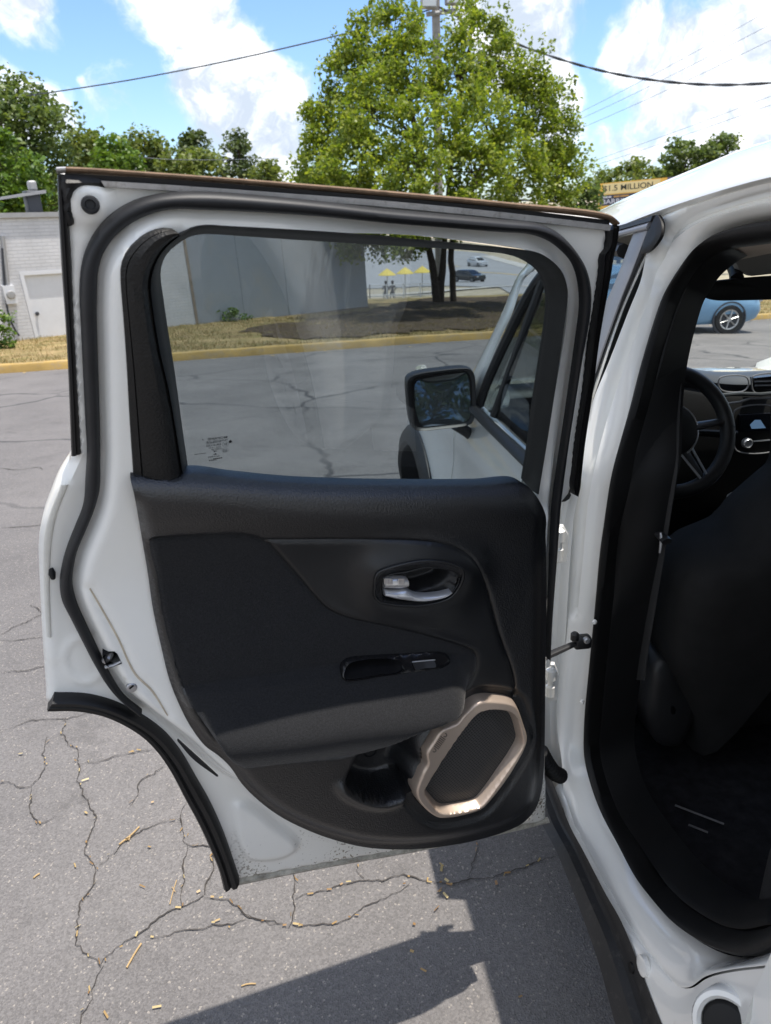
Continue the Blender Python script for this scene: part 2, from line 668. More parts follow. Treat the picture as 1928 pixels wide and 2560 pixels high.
class SideSurf:
    """left body side, door opening: u forward (y), v up, w into the car (x)"""

    def pt(self, u, v, w):
        u, v, w = np.broadcast_arrays(np.asarray(u, float), np.asarray(v, float), np.asarray(w, float))
        return np.stack([w + lean(v), u, v], -1)

    def uv(self, px, py, w=0.0):
        d = ray(px, py)
        v = 1.0
        for i in range(30):
            k = w + float(lean(v))
            t = (k - CAM_POS[0]) / d[0]
            P = CAM_POS + d * t
            v = 0.5 * v + 0.5 * P[2]
        return np.array([P[1], P[2]])


DOOR, SIDE = DoorSurf(), SideSurf()


def px_line(S, pts, w=0.0, step=0.006, closed=False, smooth=True):
    uv = np.array([S.uv(x, y, w) for x, y in pts])
    return catmull(uv, step, closed) if smooth else resample(uv, step=step, closed=closed)


def grid_mesh(rows):
    m, n = len(rows), len(rows[0])
    v = [p for r in rows for p in r]
    f = [(i * n + k, i * n + k + 1, (i + 1) * n + k + 1, (i + 1) * n + k) for i in range(m - 1) for k in range(n - 1)]
    return v, f


ROUND = [(0.5 - 0.5 * math.cos(a), math.sin(a)) for a in np.linspace(0, math.pi, 11)]
FLAT = [(0, 0), (0.0, 0.7), (0.06, 1.0), (0.94, 1.0), (1.0, 0.7), (1.0, 0)]
SOFT = [(0, 0), (0.05, 0.5), (0.15, 0.82), (0.35, 1.0), (0.65, 1.0), (0.85, 0.82), (0.95, 0.5), (1, 0)]


def band(S, outer, inner, prof, ht, w0, w1=None, step=0.008, sgn=1.0, smooth=True, paired=False, closed=False):
    """strip between two traced edges with a cross-section; returns verts, faces"""
    w1 = w0 if w1 is None else w1
    if paired:
        a = np.array([S.uv(x, y, w0) for x, y in outer])
        b = np.array([S.uv(x, y, w1) for x, y in inner])
        ab = np.hstack([a, b])
        ab = catmull(ab, step * 1.4, closed)
        A, B = ab[:, :2], ab[:, 2:]
    else:
        A = px_line(S, outer, w0, step, smooth=smooth)
        B = px_line(S, inner, w1, step, smooth=smooth)
        n = max(len(A), len(B))
        A, B = resample(A, n=n), resample(B, n=n)
    rows = []
    for t, h in prof:
        q = A * (1 - t) + B * t
        rows.append(S.pt(q[:, 0], q[:, 1], (1 - t) * w0 + t * w1 + sgn * ht * h))
    v, f = grid_mesh(rows)
    m, n = len(rows), len(rows[0])
    if not closed:
        f.append(tuple(i * n for i in range(m)))
        f.append(tuple(i * n + n - 1 for i in reversed(range(m))))
    f += [((m - 1) * n + k, (m - 1) * n + k + 1, k + 1, k) for k in range(n - 1)]   # back
    return v, f


def band_obj(name, S, outer, inner, prof, ht, w0, mat, parent, **kw):
    v, f = band(S, outer, inner, prof, ht, w0, **kw)
    return mesh(name, v, f, mat, parent)


def cdt(loops, lines, spacing, margin=0.42, extra=None):
    """triangulated sheet: loops[0] outer boundary, the other loops holes, lines = creases to follow"""
    V, E = [], []
    for lp in loops:
        n = len(V)
        V += list(lp)
        E += [(n + i, n + (i + 1) % len(lp)) for i in range(len(lp))]
    for ln in lines:
        n = len(V)
        V += list(ln)
        E += [(n + i, n + i + 1) for i in range(len(ln) - 1)]
    o = loops[0]
    x0, y0 = o.min(0)
    x1, y1 = o.max(0)
    gx = np.arange(x0, x1, spacing)
    gy = np.arange(y0, y1, spacing * 0.87)
    G = np.array([(x + (spacing / 2 if j % 2 else 0), y) for j, y in enumerate(gy) for x in gx])
    G = G + RNG.uniform(-0.04, 0.04, G.shape) * spacing
    if extra is not None:
        G = np.vstack([G, extra])
    keep = inside(G, o)
    for h in loops[1:]:
        keep &= ~inside(G, h)
    G = G[keep]
    d = np.full(len(G), 1e9)
    for lp in loops:
        d = np.minimum(d, pdist(G, lp, True))
    for ln in lines:
        d = np.minimum(d, pdist(G, ln))
    G = G[d > margin * spacing * 0.8]
    V = V + list(G)
    r = geometry.delaunay_2d_cdt([Vector((float(p[0]), float(p[1]))) for p in V], E, [], 0, 1e-6)
    P = np.array([(p.x, p.y) for p in r[0]])
    Fc = np.array([f for f in r[2] if len(f) == 3])
    c = P[Fc].mean(1)
    k = inside(c, o)
    for h in loops[1:]:
        k &= ~inside(c, h)
    return P, Fc[k]


def sheet(name, S, P, Fc, W, mat, parent, skirt=0.0, sharp=45, shallow=None):
    """curved sheet through (u, v, W) with turned-back edges"""
    used = np.unique(Fc)
    idx = -np.ones(len(P), int)
    idx[used] = np.arange(len(used))
    P, W, Fc = P[used], np.asarray(W)[used], idx[Fc]
    sk = np.full(len(P), skirt)
    if shallow is not None:                     # a rim that is turned back only a little
        sk[pdist(P, shallow[0], True) < 1e-4] = shallow[1]
    V = list(S.pt(P[:, 0], P[:, 1], W))
    Fs = [tuple(f) for f in Fc]
    if skirt:
        cnt = {}
        for f in Fs:
            for i in range(3):
                a, b = f[i], f[(i + 1) % 3]
                cnt.setdefault((min(a, b), max(a, b)), []).append((a, b))
        back = {}
        for e, l in cnt.items():
            if len(l) == 1:
                a, b = l[0]
                for q in (a, b):
                    if q not in back:
                        back[q] = len(V)
                        V.append(S.pt(P[q, 0], P[q, 1], W[q] - sk[q]))
                Fs.append((b, a, back[a], back[b]))
    return mesh(name, V, Fs, mat, parent, sharp=sharp)


# ------------------------------------------------------------------ the white car
CAR = empty('car', (0, 0, 0), 'white compact sport utility car with its left rear door swung wide open', 'car')


def door_paint():
    m = pbr('car_paint_white_door', (0.83, 0.825, 0.79), 0.28, spec=0.5, coat=0.8, var=0.02, vscale=4)
    nt = m.node_tree
    N, L = nt.nodes, nt.links
    b = N['Principled BSDF']
    src = b.inputs['Base Color'].links[0].from_socket
    tc = N.new('ShaderNodeTexCoord')
    sx = N.new('ShaderNodeSeparateXYZ')
    L.new(tc.outputs['Object'], sx.inputs[0])
    low = N.new('ShaderNodeMapRange')       # road splash reaches about 0.2 m up the door foot
    low.inputs['From Min'].default_value = 0.60
    low.inputs['From Max'].default_value = 0.46
    L.new(sx.outputs['Z'], low.inputs['Value'])
    sp = N.new('ShaderNodeTexNoise')
    sp.inputs['Scale'].default_value = 210
    sp.inputs['Detail'].default_value = 3
    L.new(tc.outputs['Object'], sp.inputs['Vector'])
    big = N.new('ShaderNodeTexNoise')
    big.inputs['Scale'].default_value = 13
    big.inputs['Detail'].default_value = 5
    L.new(tc.outputs['Object'], big.inputs['Vector'])
    a = N.new('ShaderNodeMath')
    a.operation = 'MULTIPLY'
    L.new(sp.outputs['Fac'], a.inputs[0])
    bm_ = N.new('ShaderNodeMapRange')
    bm_.inputs['From Min'].default_value = 0.35
    bm_.inputs['From Max'].default_value = 0.65
    bm_.inputs['To Min'].default_value = 0.8
    bm_.inputs['To Max'].default_value = 1.15
    L.new(big.outputs['Fac'], bm_.inputs['Value'])
    L.new(bm_.outputs[0], a.inputs[1])
    th = N.new('ShaderNodeMapRange')
    th.inputs['From Min'].default_value = 0.60
    th.inputs['From Max'].default_value = 0.66
    L.new(a.outputs[0], th.inputs['Value'])
    c = N.new('ShaderNodeMath')
    c.operation = 'MULTIPLY'
    L.new(th.outputs[0], c.inputs[0])
    L.new(low.outputs[0], c.inputs[1])
    mx = N.new('ShaderNodeMixRGB')
    L.new(c.outputs[0], mx.inputs['Fac'])
    L.new(src, mx.inputs['Color1'])
    mx.inputs['Color2'].default_value = (0.13, 0.11, 0.08, 1)
    # thin brownish film in the foot and along the hems
    film = N.new('ShaderNodeMath')
    film.operation = 'MULTIPLY'
    L.new(bm_.outputs[0], film.inputs[0])
    L.new(low.outputs[0], film.inputs[1])
    f2 = N.new('ShaderNodeMath')
    f2.operation = 'MULTIPLY'
    L.new(film.outputs[0], f2.inputs[0])
    f2.inputs[1].default_value = 0.22
    mx2 = N.new('ShaderNodeMixRGB')
    L.new(f2.outputs[0], mx2.inputs['Fac'])
    L.new(mx.outputs[0], mx2.inputs['Color1'])
    mx2.inputs['Color2'].default_value = (0.42, 0.37, 0.28, 1)
    L.new(mx2.outputs[0], b.inputs['Base Color'])
    return m


M['door_paint'] = door_paint()

# traced edges of the rear door
TR_ = [(326, 1180), (345, 1184), (400, 1192), (441, 1199), (470, 1182), (588, 1193), (700, 1204), (826, 1210), (1036, 1213), (1200, 1212), (1309, 1209), (1334, 1231), (1350, 1254), (1360, 1275), (1366, 1300),
      (1367, 1460), (1364, 1670), (1360, 1922), (1353, 1981), (1339, 2023), (1309, 2057), (1267, 2078), (1183, 2103), (1078, 2120), (994, 2124), (910, 2118), (826, 2097), (763, 2073), (700, 2041), (647, 2002),
      (605, 1960), (576, 1918), (546, 1889), (513, 1865), (475, 1814), (445, 1755), (424, 1701), (403, 1617), (382, 1520), (370, 1436), (353, 1335), (336, 1239)]
SH = [(150, 430), (165, 432), (420, 447), (700, 468), (964, 490), (1250, 517), (1514, 548), (1528, 562), (1526, 610), (1514, 665), (1498, 760), (1482, 850), (1468, 975),
      (1447, 1119), (1440, 1213), (1430, 1238), (1412, 1262), (1402, 1300), (1392, 1345), (1387, 1420), (1384, 1500), (1378, 1600), (1373, 1700), (1370, 1900), (1373, 2040), (1371, 2054),
      (1296, 2073), (1032, 2128), (965, 2140), (780, 2173), (600, 2207), (576, 2215), (562, 2216), (546, 2168), (525, 2116), (496, 2053), (462, 1990), (429, 1927), (395, 1872),
      (361, 1830), (307, 1800), (252, 1778), (189, 1767), (118, 1765), (114, 1730), (108, 1646), (105, 1604), (101, 1520), (97, 1436), (95, 1369), (101, 1318), (120, 1264),
      (141, 1213), (177, 1155), (181, 1140), (172, 946), (164, 799), (155, 673), (148, 500)]
SEAL_O = [(1366, 1640), (1369, 1560), (1388, 1344), (1397, 1236), (1418, 1065), (1447, 884), (1462, 812), (1469, 750), (1467, 710), (1455, 667), (1433, 631), (1400, 591), (1364, 566), (1328, 555), (1250, 547),
          (1100, 533), (964, 521), (800, 502), (637, 486), (498, 477), (420, 480), (357, 492), (311, 511), (269, 541), (235, 581), (214, 623), (202, 669), (198, 736), (202, 820),
          (208, 946), (214, 1072), (217, 1125), (214, 1184), (208, 1260), (189, 1310), (166, 1369), (153, 1419), (149, 1461), (155, 1499), (176, 1541), (206, 1600), (235, 1655), (269, 1709), (300, 1742), (345, 1778)]
SEAL_I = [(1363, 1640), (1366, 1560), (1374, 1344), (1381, 1236), (1404, 1080), (1422, 956), (1438, 840), (1446, 780), (1447, 739), (1440, 689), (1426, 653), (1400, 624), (1371, 602), (1328, 586), (1250, 580),
          (1100, 568), (964, 557), (800, 541), (637, 530), (500, 524), (425, 523), (366, 539), (319, 564), (282, 597), (256, 639), (247, 670), (244, 694), (242, 778), (244, 862),
          (248, 988), (251, 1114), (251, 1142), (249, 1226), (235, 1276), (214, 1327), (193, 1377), (184, 1419), (181, 1453), (187, 1487), (197, 1516), (218, 1562), (238, 1604), (262, 1655), (284, 1697), (310, 1735), (355, 1772)]
GLASS = [(471, 1171), (454, 1051), (437, 925), (420, 820), (408, 736), (402, 690), (405, 660), (420, 631), (445, 610), (471, 593), (504, 585), (588, 589), (700, 597), (910, 610), (1120, 622), (1225, 630),
         (1280, 637), (1318, 651), (1351, 676), (1368, 710), (1374, 752), (1368, 815), (1355, 899), (1339, 1004), (1326, 1109), (1311, 1200)]
CHAN_O = [(454, 1192), (420, 988), (391, 862), (374, 757), (370, 711), (378, 669), (403, 623), (446, 585), (475, 568), (513, 561), (567, 564), (700, 571), (868, 582), (1078, 601), (1288, 622), (1330, 630), (1364, 651),
          (1389, 681), (1400, 720), (1400, 745), (1397, 770), (1375, 938), (1357, 1065), (1332, 1228)]

WG = 0.018   # glass
seal_mid = [((a[0] + b[0]) / 2, (a[1] + b[1]) / 2) for a, b in zip(resample(np.array(SEAL_O, float), n=60), resample(np.array(SEAL_I, float), n=60))]
seal_poly_px = seal_mid + [(445, 1848), (545, 1938), (640, 1985), (780, 2050), (950, 2090), (1150, 2080), (1300, 2030), (1345, 1900)]
sealP = px_line(DOOR, seal_poly_px, 0.045, 0.012, closed=True)
shell = px_line(DOOR, SH, 0.03, 0.007, closed=True)
gl = px_line(DOOR, GLASS, WG, 0.008)
gc = gl.mean(0)
hole = np.array([gc + (p - gc) * (1 + 0.013 / max(np.linalg.norm(p - gc), 1e-3)) for p in gl])
hole = np.vstack([hole, [[hole[-1][0] - 0.005, hole[-1][1] - 0.03]], [[hole[0][0] + 0.003, hole[0][1] - 0.03]]])
latch_px = [(256, 1640), (290, 1627), (305, 1659), (269, 1671)]
latchP = px_line(DOOR, latch_px, 0.068, 0.008, closed=True, smooth=False)
crease = px_line(DOOR, [(223, 1470), (252, 1520), (294, 1596), (336, 1684), (378, 1726), (420, 1793)], 0.068, 0.006)
dish = px_line(DOOR, [(577, 2010), (600, 2000), (650, 2022), (700, 2062), (745, 2095), (752, 2125), (720, 2150), (660, 2162), (615, 2155), (592, 2120), (578, 2060)], 0.035, 0.008, closed=True)
ell_c = DOOR.uv(211, 1650, 0.03)
P, Fc = cdt([shell, hole, latchP], [crease], 0.0065)
s = sdist(P, sealP)
W = 0.030 + 0.038 * sstep(-0.002, 0.028, s)
W -= 0.020 * (1 - sstep(0.0, 0.026, pdist(P, hole, True)))
W -= 0.0035 * np.exp(-(pdist(P, crease) / 0.006) ** 2)
W += 0.007 * sstep(0.0, 0.014, sdist(P, dish))
W -= 0.012 * (1 - sstep(0.0, 0.010, pdist(P, shell, True)))
e = np.hypot((P[:, 0] - ell_c[0]) / 0.026, (P[:, 1] - ell_c[1]) / 0.036)
W += 0.003 * np.exp(-((e - 1) / 0.16) ** 2)
bc = DOOR.uv(226, 512, 0.035)
W += 0.010 * (1 - sstep(0.012, 0.028, np.hypot(P[:, 0] - bc[0], P[:, 1] - bc[1])))
ribx = px_line(DOOR, [(205, 600), (196, 700), (192, 800), (200, 1000), (208, 1130)], 0.03, 0.01)
W += 0.004 * np.exp(-(pdist(P, ribx) / 0.006) ** 2)
hem = px_line(DOOR, [(170, 1215), (140, 1290), (128, 1380), (124, 1480), (126, 1560), (130, 1640)], 0.03, 0.01)
W += 0.003 * np.exp(-(pdist(P, hem) / 0.013) ** 2)
W = np.where(sdist(P, px_line(DOOR, TR_, 0.07, 0.01, closed=True)) > 0.022, -0.005, W)
RD = sheet('rear_door', DOOR, P, Fc, W, M['door_paint'], CAR, skirt=0.055, shallow=(hole, 0.012))
tag(RD, 'white rear door seen from inside with black trim panel, window and speaker')
# outer skin closes the door towards the street
hole2 = np.array([gc + (p - gc) * (1 + 0.034 / max(np.linalg.norm(p - gc), 1e-3)) for p in gl])
hole2 = np.vstack([hole2, [[hole2[-1][0] - 0.005, hole2[-1][1] - 0.02]], [[hole2[0][0] + 0.003, hole2[0][1] - 0.02]]])
P2, F2 = cdt([shell, hole2], [], 0.03)
k = sstep(0.35, 0.95, P2[:, 1]) * (1 - sstep(0.75, 1.1, P2[:, 1]))
sheet('outer_skin', DOOR, P2, F2, -0.026 - 0.012 * k, M['paint'], RD)

# rubber seal beads
v, f = band(DOOR, SEAL_O, SEAL_I, ROUND, 0.017, 0.036, 0.046)
mesh('door_seal', v, f, M['seal'], RD)
band_obj('seal_slit', DOOR, [(445, 1846), (487, 1884), (545, 1937)], [(443, 1849), (481, 1894), (541, 1938)], FLAT, 0.004, 0.064, M['seal'], RD)
band_obj('window_channel', DOOR, CHAN_O, GLASS, [(0, -0.3), (0.02, 0.75), (0.12, 1.0), (0.35, 0.95), (0.6, 0.55), (0.85, 0.2), (0.97, 0.1), (1, -0.2), (1, -0.5)], 0.022, 0.044, M['seal_worn'], RD, w1=WG + 0.004)
# sail-shaped filler panel behind the window
FIL_O = [(326, 1176), (317, 1030), (311, 904), (303, 778), (297, 694), (299, 656), (311, 629), (336, 602), (370, 579), (399, 570), (424, 569), (446, 583)]
FIL_I = [(454, 1194), (432, 1050), (420, 988), (405, 920), (391, 862), (374, 757), (370, 711), (378, 669), (403, 623), (425, 602), (438, 591), (446, 585)]
band_obj('quarter_filler_panel', DOOR, FIL_O, FIL_I, [(0, -0.6), (0.0, 0.2), (0.06, 0.55), (0.20, 0.72), (0.215, 0.62), (0.235, 0.78), (0.45, 1.0), (0.75, 1.0), (0.93, 0.7), (1, 0.2), (1, -0.6)], 0.022, 0.058, M['trim_leather'], RD, w1=0.054)
# glass pane
def slab(S, poly, w, th):
    r = geometry.delaunay_2d_cdt([Vector(p) for p in poly], [(i, (i + 1) % len(poly)) for i in range(len(poly))], [], 1, 1e-7)
    P_ = np.array([(p.x, p.y) for p in r[0]])
    return P_, r[2]


pane = np.array([gc + (p - gc) * (1 + 0.012 / max(np.linalg.norm(p - gc), 1e-3)) for p in gl])
pane = np.vstack([pane, [[pane[-1][0] - 0.01, pane[-1][1] - 0.06]], [[pane[0][0] + 0.005, pane[0][1] - 0.06]]])
PG, FG = cdt([pane], [], 0.05)
n = len(PG)
VA = list(DOOR.pt(PG[:, 0], PG[:, 1], WG)) + list(DOOR.pt(PG[:, 0], PG[:, 1], WG - 0.004))
mesh('window_glass', VA, [tuple(q) for q in FG] + [tuple(x + n for x in q[::-1]) for q in FG], M['glass'], RD, sharp=30)

# header rail: felt strip, black lip and bright strip
band_obj('roof_weatherstrip', DOOR, [(143, 419), (165, 417), (420, 433), (700, 454), (964, 476), (1250, 503), (1514, 535), (1534, 553)],
         [(143, 433), (165, 433), (420, 448), (700, 470), (964, 493), (1250, 520), (1514, 551), (1533, 563)], SOFT, 0.014, 0.022, M['brown_rubber'], RD)
band_obj('header_lip', DOOR, [(163, 433), (420, 448), (700, 470), (964, 492), (1250, 519), (1516, 550)],
         [(163, 444), (250, 452), (420, 462), (700, 482), (964, 503), (1250, 531), (1516, 563)], FLAT, 0.007, 0.026, M['seal_worn'], RD)
band_obj('header_strip', DOOR, [(252, 452), (420, 462), (700, 482), (964, 502), (1250, 530), (1520, 562)],
         [(262, 468), (420, 478), (700, 498), (964, 519), (1250, 547), (1516, 577)], FLAT, 0.008, 0.030, M['alu'], RD)
band_obj('end_cap', DOOR, [(143, 418), (166, 417)], [(143, 434), (166, 433)], SOFT, 0.018, 0.021, M['alu'], RD, smooth=False)
# corner rubber and side weatherstrips
cp = px_line(DOOR, [(144, 434), (166, 436), (245, 445), (272, 460), (258, 470), (212, 470), (196, 480), (187, 500), (182, 530), (186, 552), (180, 568), (168, 562), (158, 530), (150, 480)], 0.036, 0.006, closed=True)
Pc, Fcc = cdt([cp], [], 0.005)
sheet('corner_rubber', DOOR, Pc, Fcc, 0.034 + 0.010 * sstep(0, 0.010, pdist(Pc, cp, True)) + RNG.normal(0, 0.0004, len(Pc)), M['seal_worn'], RD, skirt=0.02)
band_obj('rear_weatherstrip', DOOR, [(144, 440), (146, 500), (155, 673), (164, 799), (172, 946), (179, 1136)], [(162, 440), (170, 520), (181, 652), (186, 778), (195, 946), (206, 1129)],
         [(0, -0.5), (0, 0.6), (0.15, 0.9), (0.45, 1.0), (0.5, 0.8), (0.8, 0.9), (1, 0.3), (1, -0.5)], 0.012, 0.024, M['seal_worn'], RD)
band_obj('front_weatherstrip', DOOR, [(1511, 575), (1506, 618), (1489, 638), (1489, 667), (1473, 812), (1455, 956), (1436, 1065), (1423, 1173), (1418, 1206), (1424, 1230)],
         [(1536, 562), (1530, 610), (1522, 650), (1518, 675), (1487, 848), (1472, 974), (1452, 1119), (1445, 1190), (1443, 1213), (1436, 1236)],
         [(0, -0.5), (0, 0.7), (0.15, 1.0), (0.4, 0.7), (0.5, 1.0), (0.75, 0.6), (0.85, 0.9), (1, 0.3), (1, -0.5)], 0.016, 0.024, M['seal_worn'], RD)
band_obj('wheel_arch_weatherstrip', DOOR, [(118, 1772), (189, 1772), (252, 1783), (307, 1806), (357, 1839), (395, 1880), (429, 1931), (462, 1994), (496, 2057), (525, 2120), (546, 2171), (559, 2221)],
         [(136, 1730), (210, 1732), (269, 1745), (320, 1766), (370, 1794), (415, 1830), (455, 1880), (487, 1935), (525, 2002), (559, 2078), (584, 2150), (598, 2192)],
         [(0, -0.7), (0, 0.1), (0.1, 0.55), (0.3, 0.62), (0.42, 0.5), (0.55, 0.9), (0.75, 1.0), (0.92, 0.75), (1, 0.2), (1, -0.7)], 0.020, 0.030, M['seal_worn'], RD)


M['hem'] = pbr('grimy_hem', (0.52, 0.50, 0.44), 0.5, var=0.15, vscale=20, dirt=((0.10, 0.085, 0.06), 0.75, 55))
band_obj('bottom_hem', DOOR, [(577, 2214), (780, 2173), (965, 2140), (1032, 2128), (1296, 2073), (1371, 2054)], [(601, 2190), (780, 2156), (965, 2124), (1032, 2112), (1296, 2059), (1369, 2042)], SOFT, 0.007, 0.018, M['hem'], RD)
M['sealer'] = pbr('seam_sealer', (0.70, 0.685, 0.63), 0.55, var=0.06, vscale=30, bump=0.5, bscale=160, bdist=0.002)
band_obj('seam_sealer', DOOR, [(152, 1212), (128, 1270), (112, 1330), (108, 1400), (110, 1490), (116, 1590)], [(172, 1210), (143, 1285), (131, 1345), (126, 1410), (125, 1490), (129, 1592)], SOFT, 0.003, 0.033, M['sealer'], RD)
M['grime'] = pbr('brown_grime', (0.50, 0.43, 0.33), 0.7, var=0.2, vscale=40)
band_obj('grime_line', DOOR, [(223, 1472), (252, 1522), (294, 1598), (336, 1686), (378, 1728), (418, 1790)], [(226, 1470), (256, 1520), (298, 1596), (340, 1683), (382, 1725), (420, 1788)], FLAT, 0.0008, 0.0655, M['grime'], RD)


def dpt(px, py, w):
    q = DOOR.uv(px, py, w)
    return DOOR.pt(q[0], q[1], w)


# rubber buffer in the upper corner, lock, screw, plug
b = MB()
c0 = dpt(226, 512, 0.046)
b.lathe(c0, DOOR.N, [(0.0088, -0.004), (0.0088, 0.003), (0.0075, 0.006), (0.0050, 0.0065), (0.0042, 0.004), (0.0, 0.004)], 28)
b.build('rubber_buffer', M['seal'], RD)
lw = np.array([DOOR.pt(p[0], p[1], 0.0685) for p in latchP])
lb = np.array([DOOR.pt(p[0], p[1], 0.030) for p in latchP])
b = MB()
n = len(lw)
b.add(list(lw) + list(lb), [(i, (i + 1) % n, n + (i + 1) % n, n + i) for i in range(n)] + [tuple(range(n, 2 * n))])
b.build('lock_recess', M['dark_hole'], RD, smooth=False)
b = MB()
b.tube([dpt(263, 1668, 0.064), dpt(284, 1663, 0.066), dpt(302, 1654, 0.064)], 0.0026, 8)
b.tube([dpt(262, 1652, 0.055), dpt(272, 1643, 0.060), dpt(276, 1634, 0.055)], 0.005, 8)
b.build('lock_catch', M['steel'], RD)
b = MB()
b.lathe(dpt(329, 1718, 0.066), DOOR.N, [(0.0075, -0.002), (0.0075, 0.002), (0.0062, 0.0035), (0, 0.0037)], 22)
b.build('screw', M['steel'], RD)
b = MB()
q0, q1 = dpt(324, 1722, 0.0702), dpt(334, 1714, 0.0702)
b.tube([q0, q1], 0.0012, 6)
b.build('screw_slot', M['dark_hole'], RD)
b = MB()
b.tube([dpt(127, 1421, 0.034), dpt(130, 1434, 0.035), dpt(133, 1446, 0.034)], [0.003, 0.0048, 0.003], 10)
b.build('rubber_plug', M['seal'], RD)

# ------------------------------------------------------------------ door trim panel
TR = TR_
INS = [(378, 1350), (420, 1344), (504, 1339), (590, 1337), (620, 1339), (648, 1347), (672, 1362), (700, 1392), (742, 1439), (784, 1489), (818, 1523), (868, 1546), (952, 1565), (1036, 1584), (1120, 1607), (1162, 1620), (1183, 1630), (1193, 1649),
       (1190, 1679), (1175, 1712), (1141, 1750), (1078, 1775), (1015, 1796), (952, 1838), (893, 1880), (784, 1897), (700, 1903), (595, 1909), (560, 1878), (525, 1832), (490, 1780), (462, 1725), (436, 1650), (412, 1560), (394, 1450)]
GRV = [(650, 1349), (700, 1351), (826, 1350), (952, 1351), (1036, 1353), (1099, 1359), (1145, 1372), (1175, 1389), (1196, 1414), (1213, 1452), (1229, 1510), (1250, 1586), (1280, 1670), (1288, 1704), (1286, 1740)]
POC = [(893, 1884), (868, 1930), (860, 1957), (868, 1973), (902, 1992), (935, 2001), (962, 2002), (994, 1993), (1015, 1985), (1034, 1981), (1042, 1945), (1057, 1908), (1054, 1880), (1063, 1850), (1097, 1805), (1142, 1768), (1078, 1778), (1015, 1800), (952, 1842)]
RNG_O = [(1036, 1989), (1034, 1973), (1049, 1930), (1061, 1906), (1059, 1880), (1078, 1847), (1099, 1817), (1120, 1808), (1137, 1800), (1158, 1775), (1183, 1753), (1204, 1745), (1246, 1745), (1280, 1752), (1293, 1763), (1309, 1805), (1318, 1838), (1313, 1863),
         (1267, 1943), (1214, 2010), (1200, 2021), (1162, 2034), (1120, 2042), (1091, 2042), (1070, 2031), (1045, 2006)]
RNG_I = [(1063, 1968), (1078, 1939), (1120, 1872), (1162, 1813), (1190, 1781), (1210, 1773), (1259, 1776), (1277, 1788), (1292, 1830), (1294, 1853), (1246, 1931), (1196, 1998), (1186, 2004), (1154, 2012), (1112, 2017), (1099, 2014), (1071, 1984)]
BEZ = [(x / 5.553 + 900, y / 5.553 + 1360) for x, y in [(212, 600), (222, 480), (268, 400), (400, 345), (600, 290), (800, 250), (1000, 238), (1200, 262), (1350, 308), (1432, 370), (1442, 450), (1410, 560), (1340, 680), (1230, 770), (1050, 830), (850, 862), (600, 862), (400, 840), (270, 800), (212, 720)]]
WB = 0.088
trimP = px_line(DOOR, TR, 0.07, 0.0055, closed=True)
bez2 = px_line(DOOR, BEZ, WB + 0.008, 0.004, closed=True)
ring2 = px_line(DOOR, RNG_O, WB, 0.005, closed=True)
pxpoly = lambda pts: np.asarray(pts, float)
TOPL = [(326, 1178), (470, 1184), (588, 1193), (700, 1204), (826, 1210), (1036, 1213), (1200, 1212), (1309, 1209), (1366, 1209)]
LEDGE = [(326, 1745), (466, 1724), (700, 1690), (847, 1668), (1000, 1654), (1100, 1645), (1200, 1640), (1400, 1630)]
INSpx, POCpx, RNGpx, BEZpx, TRpx = map(lambda q: catmull(pxpoly(q), 6, True), (INS, POC, RNG_O, BEZ, TR))


def arm_profile(t):
    """armrest standing off the panel: t = pixels below the fold line"""
    return 0.004 * sstep(-230, -30, t) + 0.010 * sstep(-6, 12, t) + 0.058 * sstep(-8, 108, t) - 0.060 * sstep(110, 240, t)


def h_trim(u, v):
    u, v = np.atleast_1d(np.asarray(u, float)), np.atleast_1d(np.asarray(v, float))
    q = proj(DOOR.pt(u, v, np.full(len(u), WB)))
    X, Y = q[:, 0], q[:, 1]
    yt = interp_pts(TOPL, X)
    d = np.clip((Y - yt) / 78.0, 0, 1)
    h = 0.030 + (WB + 0.006 - 0.030) * np.sqrt(np.clip(1 - (1 - d) ** 2, 0, 1)) - 0.006 * sstep(1290, 1350, Y)
    h = np.maximum(h, 0.026)
    sd = sdist(q, TRpx)
    h -= 0.015 * (1 - sstep(0, 1, np.clip(sd / 34.0, 0, 1) ** 0.7)) * sstep(1215, 1290, Y)
    si = sdist(q, INSpx)
    a = sstep(350, 560, X) * 0.85 + 0.15 * sstep(520, 760, X)
    a = a * (1 - sstep(1090, 1196, X) ** 1.3)
    t = Y - interp_pts(LEDGE, X)
    arm = arm_profile(t) * np.clip(a, 0.0, 1)
    fall = sstep(-30, 8, si)
    h += arm * np.where(t > 40, sstep(0, 30, si), fall)
    h -= 0.004 * sstep(-4, 6, si) * (t < 0)
    # pad around the handle
    sb = sdist(q, BEZpx)
    h += 0.020 * np.exp(-(np.minimum(sb, 0) / 50.0) ** 2) * (0.45 + 0.55 * (1 - sstep(1400, 1500, Y)))
    # door pocket, a trough running up to the right under the armrest
    sp = sdist(q, POCpx)
    lip = sstep(1945, 1975, Y)
    r = 46 - 32 * lip
    h -= 0.066 * sstep(0, 1, np.clip(sp / r, 0, 1)) * (sp > 0)
    h += 0.012 * np.exp(-((sp + 6) / 12.0) ** 2) * lip * (X < 1010)
    # seat of the speaker
    sr = sdist(q, RNGpx)
    h = np.where(sr > 4, 0.070, h)
    h -= 0.006 * (1 - sstep(20, 30, -sr)) * (sr <= 4) * (sp < 0)
    return h


def h1(u, v):
    return float(h_trim(u, v)[0])


